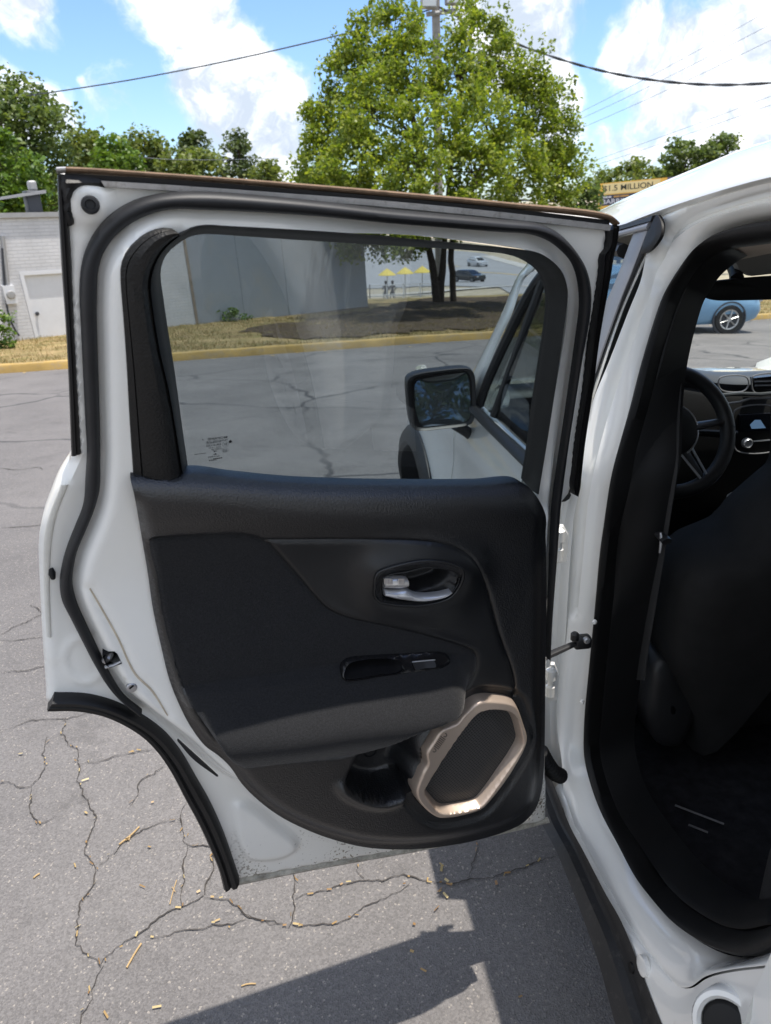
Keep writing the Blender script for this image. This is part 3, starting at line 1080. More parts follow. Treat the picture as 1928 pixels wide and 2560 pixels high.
def uv_on_trim(pts, off=0.0):
    """(u, v) of traced points that lie on the relief of the trim"""
    D_ = np.array([ray(x, y) for x, y in pts])
    v_ = np.full(len(pts), 1.0)
    w_ = np.full(len(pts), WB)
    for i in range(14):
        t_ = (w_ + lean(v_) - CAM_POS @ DOOR.N) / (D_ @ DOOR.N)
        P_ = CAM_POS + D_ * t_[:, None]
        v_ = P_[:, 2]
        u_ = P_ @ DOOR.U
        w_ = 0.5 * w_ + 0.5 * (h_trim(u_, v_) + off)
    return np.stack([u_, v_], -1)


sc = lambda L_: [(x / 2.38 + 700, y / 2.38 + 1250) for x, y in L_]
pl = catmull(uv_on_trim(sc([(357, 1005), (372, 965), (410, 942), (500, 930), (720, 918), (950, 907), (1000, 925), (1015, 958), (990, 1000), (930, 1018), (620, 1050), (430, 1076), (375, 1068)]), 0.003), 0.004, True)
insL = uv_on_trim(INS)
trimP = catmull(uv_on_trim(TR), 0.0055, True)
insL = catmull(insL, 0.005, True)
grvL = uv_on_trim(GRV)
grvL = catmull(grvL, 0.005)
pocL = px_line(DOOR, POC, 0.09, 0.005, closed=True)
near = []
for L_ in (insL, grvL, pocL):
    T_ = np.gradient(L_, axis=0)
    T_ /= np.linalg.norm(T_, axis=1)[:, None] + 1e-9
    Nn = np.stack([-T_[:, 1], T_[:, 0]], -1)
    for off in (-0.0035, 0.0035):
        near.append(L_ + Nn * off)
def shrink(lp, d):
    c_ = lp.mean(0)
    return np.array([c_ + (p_ - c_) * (1 - d / max(np.linalg.norm(p_ - c_), 1e-3)) for p_ in lp])


bz_h = catmull(uv_on_trim(BEZ, 0.004), 0.004, True)
P, Fc = cdt([trimP, shrink(bz_h, 0.002), shrink(pl, 0.002)], [np.vstack([insL, insL[:1]]), grvL], 0.005, extra=np.vstack(near), margin=0.35)
W = h_trim(P[:, 0], P[:, 1])
dg = np.minimum(pdist(P, insL, True), pdist(P, grvL))
W = W - 0.0035 * np.exp(-(dg / 0.0028) ** 2)
cen = P[Fc].mean(1)
in_ins = inside(cen, insL)
hp = np.vstack([grvL, [DOOR.uv(1204, 1800, 0.09)], [DOOR.uv(1150, 1800, 0.09)], [DOOR.uv(1100, 1700, 0.09)], [DOOR.uv(900, 1640, 0.09)], [DOOR.uv(700, 1500, 0.09)], [DOOR.uv(560, 1360, 0.09)]])
in_hp = inside(cen, hp) & ~in_ins
o = sheet('trim_panel', DOOR, P, Fc[~in_ins & ~in_hp], W, M['trim'], RD, skirt=0.03, sharp=60)
o = sheet('handle_panel', DOOR, P, Fc[in_hp], W, M['trim_soft'], RD, skirt=0.0, sharp=60)
o = sheet('armrest', DOOR, P, Fc[in_ins], W, M['fabric'], RD, skirt=0.0, sharp=60)

# loudspeaker: champagne surround and perforated mesh
ro = px_line(DOOR, RNG_O, WB + 0.008, 0.002, closed=True)
ri = px_line(DOOR, RNG_I, WB + 0.004, 0.002, closed=True)
Pr, Fr = cdt([ro, ri], [], 0.0019)
do, di = pdist(Pr, ro, True), pdist(Pr, ri, True)
Wr = WB - 0.004 + 0.020 * np.clip(1 - (1 - np.clip(do / 0.006, 0, 1)) ** 2, 0, 1) ** 0.8 - 0.016 * (1 - np.clip(di / 0.006, 0, 1))
sheet('speaker_surround', DOOR, Pr, Fr, Wr, M['bronze'], RD, skirt=0.014, sharp=50)
Pq, Fq = cdt([np.array([ri.mean(0) + (p - ri.mean(0)) * 1.03 for p in ri])], [], 0.006)
sheet('speaker_mesh', DOOR, Pq, Fq, WB - 0.0045 + 0.004 * sstep(0, 0.03, pdist(Pq, ri, True)), M['grille'], RD)
# raised emblem on the surround: seven slots between two round lamps
b = MB()
ea, eb = np.array((1086.0, 1876.0)), np.array((1113.0, 1838.0))
ax = (eb - ea) / np.linalg.norm(eb - ea)
nx = np.array((ax[1], -ax[0]))
if nx[1] > 0:
    nx = -nx
for i in range(7):
    c = ea + (eb - ea) * (0.19 + 0.62 * i / 6)
    b.tube([dpt(*(c - nx * 7), WB + 0.0163), dpt(*(c + nx * 7), WB + 0.0163)], 0.0009, 6)
for c in (ea, eb):
    pts = [dpt(*(c + 4.2 * (ax * math.cos(t) + nx * math.sin(t))), WB + 0.0163) for t in np.linspace(math.pi * 0.9, math.pi * 2.2, 9)]
    b.tube(pts, 0.0009, 6)
b.build('emblem', M['emblem'], RD)

# inner door handle
bo = bz_h
hb_ = h_trim(bo[:, 0], bo[:, 1])
cup = px_line(DOOR, [(x / 5.553 + 900, y / 5.553 + 1360) for x, y in [(640, 600), (645, 420), (750, 360), (950, 318), (1130, 335), (1215, 350), (1190, 460), (1110, 545), (930, 610), (740, 650)]], 0.08, 0.0035, closed=True)
well = px_line(DOOR, [(x / 5.553 + 900, y / 5.553 + 1360) for x, y in [(285, 700), (290, 480), (380, 420), (640, 370), (900, 310), (1180, 325), (1340, 370), (1370, 440), (1340, 560), (1240, 690), (1050, 770), (800, 800), (500, 790), (320, 755)]], 0.09, 0.0035, closed=True)
Pb, Fb = cdt([bo], [np.vstack([cup, cup[:1]]), np.vstack([well, well[:1]])], 0.0026)
sw, scp = sdist(Pb, well), sdist(Pb, cup)
near_i = np.argmin(((Pb[:, None, :] - bo[None, ::4, :]) ** 2).sum(2), 1)
base_ = WB + 0.006
Wedge = hb_[::4][near_i]
db_ = pdist(Pb, bo, True)
Wb_ = Wedge + (base_ - Wedge) * sstep(0.002, 0.02, db_) + 0.004 * np.exp(-((db_ - 0.003) / 0.0022) ** 2) - 0.012 * sstep(-0.0015, 0.003, sw) - 0.030 * sstep(-0.001, 0.010, scp)
sheet('handle_bezel', DOOR, Pb, Fb, Wb_, M['satin_black'], RD, skirt=0.02, sharp=60)
b = MB()
bq = np.vstack([bo, bo[:1]])
b.tube(DOOR.pt(bq[:, 0], bq[:, 1], np.append(hb_, hb_[0]) + 0.0025), 0.0024, 8, caps=False)
wq = np.vstack([well, well[:1]])
b.tube(DOOR.pt(wq[:, 0], wq[:, 1], np.full(len(wq), WB + 0.0058)), 0.0016, 8, caps=False)
b.build('bezel_rim', M['trim_soft'], RD, sharp=80)
lv = lambda L_: [(x / 5.553 + 900, y / 5.553 + 1360) for x, y in L_]
band_obj('door_lever', DOOR, lv([(308, 592), (420, 606), (520, 606), (600, 588), (650, 606), (710, 645), (810, 668), (950, 668), (1100, 648), (1228, 618)]),
         lv([(318, 690), (400, 712), (520, 742), (640, 760), (740, 768), (850, 768), (960, 755), (1080, 728), (1180, 690), (1230, 634)]), SOFT, 0.014, WB + 0.004, M['satin_silver'], RD, step=0.004)
v, f = band(DOOR, lv([(318, 470), (350, 450), (480, 436), (600, 440), (642, 452)]), lv([(306, 582), (350, 588), (490, 600), (600, 584), (640, 570)]), SOFT, 0.012, WB + 0.006, step=0.004)
b = MB().add(v, f)
for i, x in enumerate((348, 368, 388, 408, 428, 446, 540, 558, 576, 594, 610)):
    b.tube([dpt(*lv([(x, 478)])[0], WB + 0.0185), dpt(*lv([(x + 3, 558)])[0], WB + 0.0185)], 0.0011, 6)
b.build('lock_knob', M['chrome_knurl'], RD)

# window switch plate with finger cup, set in the top of the armrest
sc = lambda L_: [(x / 2.38 + 700, y / 2.38 + 1250) for x, y in L_]
hs = lambda u, v: h1(u, v) + 0.003
cu = catmull(uv_on_trim(sc([(368, 1015), (395, 965), (480, 945), (640, 936), (700, 945), (722, 990), (710, 1020), (560, 1042), (430, 1062), (380, 1056)]), 0.003), 0.004, True)
Ps, Fs_ = cdt([pl, cu], [], 0.004)
_A = np.column_stack([np.ones(len(Ps)), Ps])
_co = np.linalg.lstsq(_A, h_trim(Ps[:, 0], Ps[:, 1]), rcond=None)[0]
plate_w = lambda P_: np.column_stack([np.ones(len(P_)), P_]) @ _co
Ws = plate_w(Ps) + 0.0055 - 0.003 * (1 - sstep(0, 0.004, pdist(Ps, pl, True))) + 0.002 * np.exp(-(pdist(Ps, cu, True) / 0.003) ** 2)
sheet('switch_plate', DOOR, Ps, Fs_, Ws, M['gloss_black'], RD, skirt=0.016, sharp=50)
Pk, Fk = cdt([cu], [], 0.004)
sheet('finger_cup', DOOR, Pk, Fk, plate_w(Pk) + 0.004 - 0.028 * sstep(0, 0.006, pdist(Pk, cu, True)), M['dark_hole'], RD, sharp=60)
sq = uv_on_trim(sc([(778, 948), (905, 934), (925, 985), (800, 1003)]), 0.003)
Pw, Fw_ = cdt([resample(sq, step=0.004, closed=True)], [], 0.004)
uu = (Pw[:, 0] - Pw[:, 0].min()) / np.ptp(Pw[:, 0])
sheet('window_switch', DOOR, Pw, Fw_, plate_w(Pw) + 0.008 + 0.004 * np.abs(uu - 0.5), M['satin_black'], RD, skirt=0.006, sharp=40)
b = MB()
b.tube([DOOR.pt(*q_, float(plate_w(np.array([q_]))[0]) + 0.0105) for q_ in uv_on_trim(sc([(772, 942), (840, 936), (908, 931)]), 0.003)], 0.0011, 6)
b.build('switch_edge', M['satin_silver'], RD)
# rosette in the pocket
b = MB()
qr = DOOR.uv(938, 1903, 0.05)
hr = h1(*qr)
b.lathe(DOOR.pt(qr[0], qr[1], hr), DOOR.N, [(0.013, 0), (0.013, 0.002), (0.010, 0.003), (0.009, 0.001), (0.004, 0.001), (0.0035, 0.003), (0, 0.003)], 24)
b.build('screw_cover', M['satin_black'], RD)


# writing etched in the glass, readable from the street side
def text_geo(s, size, ax='LEFT'):
    cu_ = bpy.data.curves.new('t', 'FONT')
    cu_.body = s
    cu_.size = size
    cu_.align_x = ax
    cu_.resolution_u = 3
    cu_.offset = size * 0.012
    ob = bpy.data.objects.new('t', cu_)
    COL.objects.link(ob)
    dg_ = bpy.context.evaluated_depsgraph_get()
    me = bpy.data.meshes.new_from_object(ob.evaluated_get(dg_))
    vv = [tuple(v_.co) for v_ in me.vertices]
    ff = [tuple(p_.vertices) for p_ in me.polygons]
    bpy.data.objects.remove(ob)
    bpy.data.curves.remove(cu_)
    bpy.data.meshes.remove(me)
    return np.array(vv).reshape(-1, 3), ff


def glass_text(b, s, px, py, size, xs=1.0):
    q = DOOR.uv(px, py, WG + 0.0006)
    vv, ff = text_geo(s, size)
    b.add(DOOR.pt(q[0] + vv[:, 0] * xs, q[1] + vv[:, 1], np.full(len(vv), WG + 0.0006)), ff)


b = MB()
R4 = lambda x, y: (460 + x / 10.41, 1070 + y / 10.41)
glass_text(b, 'MOPAR®', *R4(1138, 262), 0.0046, 1.35)
glass_text(b, 'PILKINGTON  2120', *R4(1138, 322), 0.0034, 0.95)
glass_text(b, 'DOT700 M3020 AS2', *R4(975, 375), 0.0028, 0.8)
glass_text(b, '43R-011202', *R4(975, 445), 0.0042, 0.95)
glass_text(b, 'TRANSP. TPXT SRC', *R4(975, 500), 0.0025, 0.8)
glass_text(b, 'E 0007109', *R4(975, 553), 0.0034, 0.9)
glass_text(b, 'OCP 0002', *R4(935, 742), 0.0033, 1.1)
glass_text(b, '●●●●● 17', *R4(995, 792), 0.0026, 1.0)
glass_text(b, '● ● ● ●', *R4(850, 840), 0.0024, 0.9)
glass_text(b, 'T', *R4(520, 335), 0.0036)
glass_text(b, 'E1', *R4(1122, 445), 0.0048, 0.9)
glass_text(b, '000260504105000', *R4(575, 665), 0.0022, 0.9)
glass_text(b, '(((', *R4(1125, 600), 0.0056, 1.0)
for cx, cy, rx, ry in ((1077, 418, 75, 68), (1072, 567, 82, 57)):
    pts = [np.append(DOOR.uv(*R4(cx + rx * math.cos(t), cy + ry * math.sin(t)), WG), WG + 0.0006) for t in np.linspace(0, 2 * math.pi, 25)]
    b.tube([DOOR.pt(*p_) for p_ in pts], 0.00018, 4, caps=False)
for poly in ([(745, 588), (858, 588), (858, 604), (800, 612), (780, 632), (775, 605)], [(745, 688), (858, 688), (850, 670), (815, 650), (795, 672)]):
    b.add([DOOR.pt(*DOOR.uv(*R4(x, y), WG), WG + 0.0006) for x, y in poly], [tuple(range(len(poly)))])
b.add([DOOR.pt(*DOOR.uv(*R4(1205 + 45 * math.sin(t), 350 - 42 * math.cos(t)), WG), WG + 0.0006) for t in np.linspace(0, 2 * math.pi, 6)[:-1]], [(0, 1, 2, 3, 4)])
b.build('glass_marking', M['print'], RD, smooth=False)
# dry pine needles caught at the window sill
b = MB()
for p0, p1, p2 in (((857, 1212), (872, 1206), (886, 1213)), ((980, 1212), (992, 1205), (1000, 1206))):
    b.tube([dpt(*p0, 0.036), dpt(*p1, 0.040), dpt(*p2, 0.036)], 0.0008, 5)
b.build('sill_needles', pbr('dry_needle', (0.30, 0.21, 0.11), 0.8), RD)
# ------------------------------------------------------------------ body of the car
M['cladding'] = pbr('grained_black_cladding', (0.014, 0.014, 0.015), 0.5, spec=0.4, var=0.25, vscale=18, bump=0.3, bscale=500, bdist=0.001, dirt=((0.06, 0.055, 0.05), 0.25, 40))
M['sill_seal'] = pbr('thick_black_seal', (0.0068, 0.0066, 0.0068), 0.5, spec=0.3, var=0.2, vscale=20, bump=0.2, bscale=900, bdist=0.0006)
M['tyre'] = pbr('tyre_rubber', (0.018, 0.018, 0.018), 0.8)
M['rim'] = pbr('alloy', (0.5, 0.5, 0.5), 0.35, metal=0.8)
M['grey_applique'] = pbr('satin_grey_applique', (0.22, 0.22, 0.23), 0.32, spec=0.5)

PAIRS = [((1960, 436), (1980, 548)), ((1928, 446), (1928, 553)), ((1830, 477), (1850, 568)), ((1749, 502), (1790, 592)), ((1695, 520), (1755, 624)), ((1656, 545), (1730, 658)), ((1648, 585), (1712, 685)), ((1628, 624), (1690, 718)),
         ((1617, 685), (1670, 765)), ((1581, 775), (1645, 840)), ((1530, 902), (1615, 940)), ((1491, 993), (1590, 1035)), ((1462, 1083), (1568, 1120)), ((1445, 1170), (1548, 1190)), ((1430, 1270), (1533, 1260)),
         ((1421, 1400), (1517, 1400)), ((1414, 1470), (1509, 1475)), ((1409, 1570), (1498, 1570)), ((1405, 1668), (1490, 1668)), ((1398, 1776), (1479, 1776)), ((1400, 1830), (1476, 1850)), ((1411, 1900), (1478, 1900)),
         ((1417, 1986), (1492, 1955)), ((1440, 2060), (1517, 2025)), ((1489, 2179), (1560, 2110)), ((1547, 2263), (1615, 2203)), ((1606, 2352), (1665, 2268)), ((1661, 2419), (1720, 2323)), ((1703, 2462), (1770, 2357)),
         ((1735, 2466), (1816, 2379)), ((1774, 2440), (1850, 2389)), ((1837, 2423), (1885, 2391)), ((1928, 2412), (1935, 2376)), ((2010, 2400), (2010, 2330))]
L0 = [a for a, b in PAIRS]
L1 = [b for a, b in PAIRS]
W_FR = [(0.0, 0.0, 0.02), (0.04, 0.0, 0.014), (0.12, 0.0, 0.012), (0.25, 0, 0.018), (0.36, 0, 0.030), (0.42, 0, 0.040), (0.50, 0, 0.040), (0.58, 0, 0.034), (0.72, 0, 0.042), (0.88, 0, 0.060), (0.95, 0, 0.072)]
a = np.array([SIDE.uv(x, y, 0.02) for x, y in L0])
b_ = np.array([SIDE.uv(x, y, 0.07) for x, y in L1])
ab = catmull(np.hstack([a, b_]), 0.014)
A_, B_ = ab[:, :2], ab[:, 2:]
rows = []
for t, _, w in W_FR:
    q_ = A_ * (1 - t) + B_ * t
    k_ = sstep(0.775, 0.80, q_[:, 1]) * (1 - sstep(0.0, 0.04, -q_[:, 0] - 0.02) * (q_[:, 1] < 0.7))     # pressed step across the pillar
    flat_ = 0.014 + 0.058 * t ** 2.2
    rows.append(SIDE.pt(q_[:, 0], q_[:, 1], w * k_ + flat_ * (1 - k_)))
v, f = grid_mesh(rows)
mesh('door_opening_frame', v, f, M['paint'], CAR, sharp=60)

# outer face of the sill and the dogleg in front of the rear wheel
fold = [(1400, 1960), (1417, 1990), (1440, 2060), (1489, 2179), (1547, 2263), (1606, 2352), (1661, 2419), (1703, 2462), (1735, 2466), (1774, 2440), (1837, 2423), (1928, 2412), (2010, 2400)]
foot = [(1392, 1985), (1405, 2030), (1430, 2070), (1463, 2133), (1514, 2230), (1564, 2322), (1606, 2427), (1648, 2541), (1690, 2640), (1740, 2720), (1850, 2760), (1960, 2760), (2060, 2740)]
v, f = band(SIDE, fold, foot, [(0, 0.2), (0.02, -0.2), (0.15, -0.4), (0.5, -0.6), (0.9, -0.5), (1, 0.5)], 0.016, 0.018, w1=0.006, paired=True)
mesh('sill', v, f, M['paint'], CAR, sharp=50)
# black rocker cladding, two steps
ro_ = [(1300, 1890), (1345, 2000), (1369, 2057), (1404, 2121), (1463, 2263), (1514, 2406), (1556, 2560), (1600, 2700)]
ri_ = [(1352, 1880), (1384, 1960), (1424, 2062), (1460, 2130), (1512, 2230), (1562, 2322), (1646, 2541), (1700, 2660)]
v, f = band(SIDE, ro_, ri_, [(0, 0.4), (0.0, -0.3), (0.05, -0.5), (0.48, -0.35), (0.5, 0.12), (0.56, 0.16), (0.9, 0.1), (1, 0.0)], 0.030, -0.025, w1=-0.002, paired=True)
mesh('rocker_cladding', v, f, M['cladding'], CAR, sharp=30)
# round boss with a rubber plug on the dogleg, rubber stop on the sill
def spt(px, py, w):
    q = SIDE.uv(px, py, w)
    return SIDE.pt(q[0], q[1], w)


bo_c = spt(1822, 2570, -0.004)
bn = np.array([-0.75, -0.45, 0.5])
b = MB()
b.lathe(bo_c, bn, [(0.047, -0.03), (0.046, 0.004), (0.043, 0.0085), (0.037, 0.010), (0.033, 0.006), (0.033, -0.01)], 40)
b.build('dogleg_boss', M['paint'], CAR)
b = MB()
b.lathe(bo_c, bn, [(0.032, -0.01), (0.032, 0.004), (0.028, 0.008), (0.0, 0.011)], 32)
b.build('rubber_plug', M['sill_seal'], CAR)
b = MB()
b.lathe(spt(1601, 2418, 0.01), (-1, 0, 0.1), [(0.0095, -0.004), (0.0095, 0.014), (0.008, 0.018), (0, 0.0185)], 20)
b.build('rubber_stop', M['sill_seal'], CAR)
b = MB()
b.lathe(spt(1608, 2415, 0.0), (-1, 0, 0.1), [(0.017, -0.004), (0.016, 0.003), (0.010, 0.004)], 24)
b.build('stop_collar', M['paint'], CAR)

b = MB()
for px_, py_ in ((1486, 1556), (1455, 1756)):
    b.lathe(spt(px_, py_, 0.042), (-0.6, -0.8, 0), [(0.0045, -0.004), (0.0045, 0.001), (0.003, 0.003), (0, 0.003)], 14)
    b.build('pillar_plug', M['paint'], CAR)
    b = MB()
# thick rubber seal round the opening
SI = [(1980, 604), (1928, 609), (1880, 615), (1834, 622), (1798, 634), (1762, 660), (1726, 703), (1701, 757), (1675, 830), (1646, 938), (1617, 1047), (1581, 1210), (1551, 1344), (1537, 1524), (1522, 1668), (1508, 1812), (1506, 1885), (1522, 1952), (1556, 2036),
      (1606, 2112), (1648, 2188), (1690, 2230), (1732, 2268), (1795, 2305), (1858, 2324), (1900, 2324), (1940, 2312), (2010, 2270)]
SO = [(1980, 546), (1928, 550), (1880, 558), (1834, 571), (1798, 585), (1755, 620), (1712, 682), (1681, 732), (1653, 812), (1625, 902), (1592, 1029), (1538, 1235), (1517, 1400), (1504, 1524), (1489, 1668), (1476, 1812), (1477, 1888), (1489, 1946), (1516, 2022),
      (1560, 2108), (1604, 2188), (1650, 2250), (1700, 2306), (1770, 2355), (1835, 2384), (1885, 2391), (1938, 2377), (2010, 2330)]
v, f = band(SIDE, SO, SI, ROUND, 0.024, 0.060, w1=0.096, sgn=-1.0, paired=True)
mesh('door_opening_seal', v, f, M['sill_seal'], CAR)

# roof: gutter edge, shoulder and crown, left to right
CR = [(-2.0, 1.575), (-1.0, 1.60), (-0.5, 1.60), (-0.16, 1.582), (0.0, 1.562), (0.13, 1.541), (0.28, 1.512), (0.45, 1.475), (0.62, 1.43)]
SL = [(-2.0, 1.63), (-1.0, 1.67), (-0.3, 1.66), (0.07, 1.642), (0.17, 1.627), (0.26, 1.612), (0.37, 1.594), (0.49, 1.572), (0.62, 1.545)]
ys = np.unique(np.concatenate([np.linspace(-2.0, 0.62, 40), np.linspace(-0.3, 0.62, 24)]))
rows = []
zc, zs_ = catmull(CR, 0.03), catmull(SL, 0.03)
zc, zs_ = np.interp(ys, zc[:, 0], zc[:, 1]), np.interp(ys, zs_[:, 0], zs_[:, 1])
xc, xs_ = lean(zc), lean(zs_) + 0.12
cols = [(xc + 0.022, zc - 0.006), (xc + 0.006, zc - 0.004), (xc, zc), (xc + 0.004, zc + 0.010)]
for t in (0.2, 0.4, 0.6, 0.8, 1.0):
    cols.append((xc + (xs_ - xc) * t, zc + (zs_ - zc) * (1 - (1 - t) ** 1.7)))
for t in (0.12, 0.3, 0.6, 1.0):
    cols.append((xs_ + (0.9 - xs_) * t, zs_ + 0.040 * (1 - (1 - t) ** 2)))
full = cols + [(1.8 - x, z) for x, z in cols[-2::-1]]
rows = [np.stack([x, ys, z], -1) for x, z in full]
v, f = grid_mesh(rows)
mesh('roof', v, f, M['paint'], CAR, sharp=70)

# ---- front door, closed: outside seen along the car and through the open door's window
def side_sheet(name, poly, spacing, wf, mat, parent, holes=(), skirt=0.02, mirror=False):
    P_, F_ = cdt([resample(np.array(poly, float), step=spacing, closed=True)] + [np.array(h) for h in holes], [], spacing)
    W_ = wf(P_[:, 0], P_[:, 1])
    if mirror:
        V_ = SIDE.pt(P_[:, 0], P_[:, 1], W_)
        V_[:, 0] = 1.8 - V_[:, 0]
        return mesh(name, V_, F_, mat, parent, sharp=50)
    return sheet(name, SIDE, P_, F_, W_, mat, parent, skirt=-skirt, sharp=50)


def w_body(y, z):
    w = -0.018 * sstep(0.35, 0.62, z) * (1 - sstep(0.85, 1.04, z))
    w -= 0.012 * np.exp(-((z - 0.93) / 0.05) ** 2)
    r = np.hypot(y - 1.42, z - 0.36)
    w -= 0.050 * np.exp(-(np.maximum(r - 0.40, 0) / 0.16) ** 2) * (y > 0.7)
    w += 0.14 * sstep(1.72, 2.15, y)
    rb = np.hypot(y + 1.15, z - 0.36)
    w -= 0.095 * np.exp(-(np.maximum(rb - 0.52, 0) / 0.05) ** 2) * (y < -0.5)
    return w


FD = side_sheet('front_door', [(0.135, 0.34), (0.98, 0.34), (1.0, 0.6), (0.97, 0.9), (0.90, 1.045), (0.135, 1.045)], 0.025, w_body, M['paint'], CAR)
tag(FD, 'closed front door seen from outside beyond the open rear door')
arch = [(1.42 + 0.40 * math.cos(t), 0.36 + 0.40 * math.sin(t)) for t in np.linspace(0, math.pi, 24)]
side_sheet('front_fender', [(0.985, 0.34), (1.02, 0.36)] + arch[::-1] + [(1.95, 0.36), (2.12, 0.55), (2.10, 0.85), (1.9, 0.96), (1.4, 1.01), (0.99, 1.03), (0.98, 0.9), (1.005, 0.6)], 0.03, w_body, M['paint'], CAR)


def arch_ring(cy, name, mirror=False):
    rows = []
    for t in np.linspace(-0.12, math.pi + 0.12, 40):
        c, s_ = math.cos(t), math.sin(t)
        q = []
        for r, dw in ((0.385, 0.10), (0.385, -0.012), (0.40, -0.022), (0.445, -0.020), (0.462, -0.008), (0.462, 0.02)):
            y, z = cy + r * c, 0.36 + r * s_
            p = SIDE.pt(y, z, float(w_body(np.array(y), np.array(z))) + dw)
            if mirror:
                p = np.array([1.8 - p[0], p[1], p[2]])
            q.append(p)
        rows.append(q)
    v, f = grid_mesh(rows)
    mesh(name, v, f, M['cladding'], CAR)


for cy in (1.42, -1.15):
    for mr_ in (False, True):
        arch_ring(cy, 'wheel_arch_cladding', mr_)
# window of the front door
FGL = [(0.80, 1.05), (0.15, 1.05), (0.15, 1.46), (0.30, 1.475), (0.45, 1.45), (0.60, 1.41), (0.66, 1.36), (0.72, 1.25), (0.78, 1.12)]
side_sheet('window_glass', FGL, 0.04, lambda y, z: np.full(len(y), 0.016), M['glass_dark'], FD, skirt=0.0)
b = MB()
fr = catmull(np.array([(0.22, 1.475), (0.30, 1.478), (0.45, 1.452), (0.59, 1.412), (0.65, 1.36), (0.71, 1.25), (0.77, 1.12), (0.81, 1.052)]), 0.02)
b.tube(SIDE.pt(fr[:, 0], fr[:, 1], 0.008), 0.013, 8)
b.build('window_frame', M['satin_black'], FD)
b = MB()
b.tube([SIDE.pt(0.68, 1.052, 0.012), SIDE.pt(0.60, 1.40, 0.012)], 0.011, 8)
b.build('window_divider', M['satin_black'], FD)
b = MB()
bl = catmull(np.array([(0.10, 1.048), (0.4, 1.046), (0.7, 1.044), (0.84, 1.052), (0.87, 1.075)]), 0.03)
b.tube(SIDE.pt(bl[:, 0], bl[:, 1], -0.012), 0.016, 10, squash=0.8)
b.build('belt_moulding', M['satin_black'], FD)
# the door's rear edge, next to the pillar
SV_L = [(1587, 584), (1545, 696), (1502, 797), (1480, 902), (1468, 1000)]
SV_R = [(1623, 576), (1588, 667), (1552, 757), (1509, 877), (1471, 990)]
BK_R = [(1616, 624), (1581, 703), (1530, 830), (1491, 949), (1462, 1068)]
WH_L = [(1608, 634), (1581, 703), (1530, 830), (1491, 949), (1460, 1070)]
WH_R = [(1625, 624), (1603, 674), (1559, 775), (1509, 920), (1459, 1075)]
GP_R = [(1640, 618), (1624, 690), (1588, 780), (1536, 906), (1455, 1110)]
band_obj('pillar_applique', SIDE, SV_L, SV_R, FLAT, -0.004, 0.004, M['grey_applique'], FD)
band_obj('edge_seal', SIDE, SV_R, BK_R, ROUND, -0.006, 0.008, M['seal_worn'], FD)
band_obj('door_edge', SIDE, WH_L, WH_R, FLAT, -0.004, 0.016, M['paint'], FD)
band_obj('gap_seal', SIDE, WH_R, GP_R, FLAT, -0.004, 0.028, M['sill_seal'], CAR)
band_obj('drip_moulding', SIDE, [(1500, 581), (1538, 568), (1590, 553), (1640, 538)], [(1500, 592), (1538, 580), (1590, 565), (1634, 553)], FLAT, -0.006, 0.000, M['satin_black'], FD)
band_obj('bright_moulding', SIDE, [(1500, 592), (1538, 580), (1590, 565), (1633, 552)], [(1500, 608), (1538, 596), (1590, 583), (1624, 575)], SOFT, -0.008, 0.002, M['grey_applique'], FD)
ck = np.array([SIDE.uv(x, y, 0.0) for x, y in [(1634, 550), (1641, 537), (1655, 556), (1656, 575), (1650, 596), (1626, 626), (1604, 632), (1612, 600), (1622, 576)]])
ck = catmull(ck, 0.006, True)
Pk, Fk = cdt([ck], [], 0.008)
sheet('corner_block', SIDE, Pk, Fk, -0.001 - 0.003 * sstep(0, 0.006, pdist(Pk, ck, True)), M['sill_seal'], FD, skirt=-0.006)
# A-pillar
v, f = band(SIDE, [(1352, 640), (1343, 668), (1309, 702), (1280, 786), (1246, 857), (1218, 925), (1192, 996), (1180, 1030)], [(1340, 620), (1326, 655), (1300, 690), (1267, 769), (1225, 857), (1196, 912), (1165, 980), (1150, 1010)],
            SOFT, -0.012, 0.004, w1=0.02)
mesh('front_pillar', v, f, M['paint'], CAR)
b = MB()
ap = catmull(np.array([(0.60, 1.47), (0.74, 1.33), (0.86, 1.18), (1.0, 1.03)]), 0.03)
q = SIDE.pt(ap[:, 0], ap[:, 1], 0.03)
q[:, 0] = 1.8 - q[:, 0]
b.tube(q, 0.035, 10)
b.build('front_pillar', M['paint'], CAR)

# door mirror
hm = [(1017, 962), (1020, 946), (1040, 935), (1100, 925), (1150, 920), (1174, 921), (1185, 933), (1189, 960), (1190, 1000), (1187, 1040), (1180, 1058), (1165, 1064), (1100, 1073), (1050, 1077), (1034, 1072), (1024, 1045), (1019, 1000)]
H0 = catmull(np.array([on_plane(x, y, 1, 0.78) for x, y in hm]), 0.012, True)
cen_ = H0.mean(0)
rows = []
for dy, sc_ in ((0.004, 0.90), (0.0, 0.955), (-0.004, 0.985), (-0.002, 1.0), (0.02, 1.02), (0.05, 0.98), (0.08, 0.85), (0.10, 0.6), (0.108, 0.2)):
    rows.append(np.vstack([cen_ + (H0 - cen_) * sc_ + np.array([0, dy, 0])] ))
rows = [np.vstack([r, r[:1]]) for r in rows]
v, f = grid_mesh(rows)
MIR = mesh('side_mirror', v, f, M['satin_black'], CAR)
gm = [(1037, 967), (1050, 946), (1100, 935), (1163, 930), (1172, 940), (1175, 985), (1172, 1035), (1160, 1052), (1100, 1068), (1062, 1071), (1050, 1055), (1040, 1010)]
G0 = catmull(np.array([on_plane(x, y, 1, 0.80) for x, y in gm]), 0.01, True)
_gc = G0.mean(0)
G0[:, 1] += -0.24 * (G0[:, 0] - _gc[0]) + 0.26 * (G0[:, 2] - _gc[2]) + 0.012      # set for the driver's view
gcn = G0.mean(0)
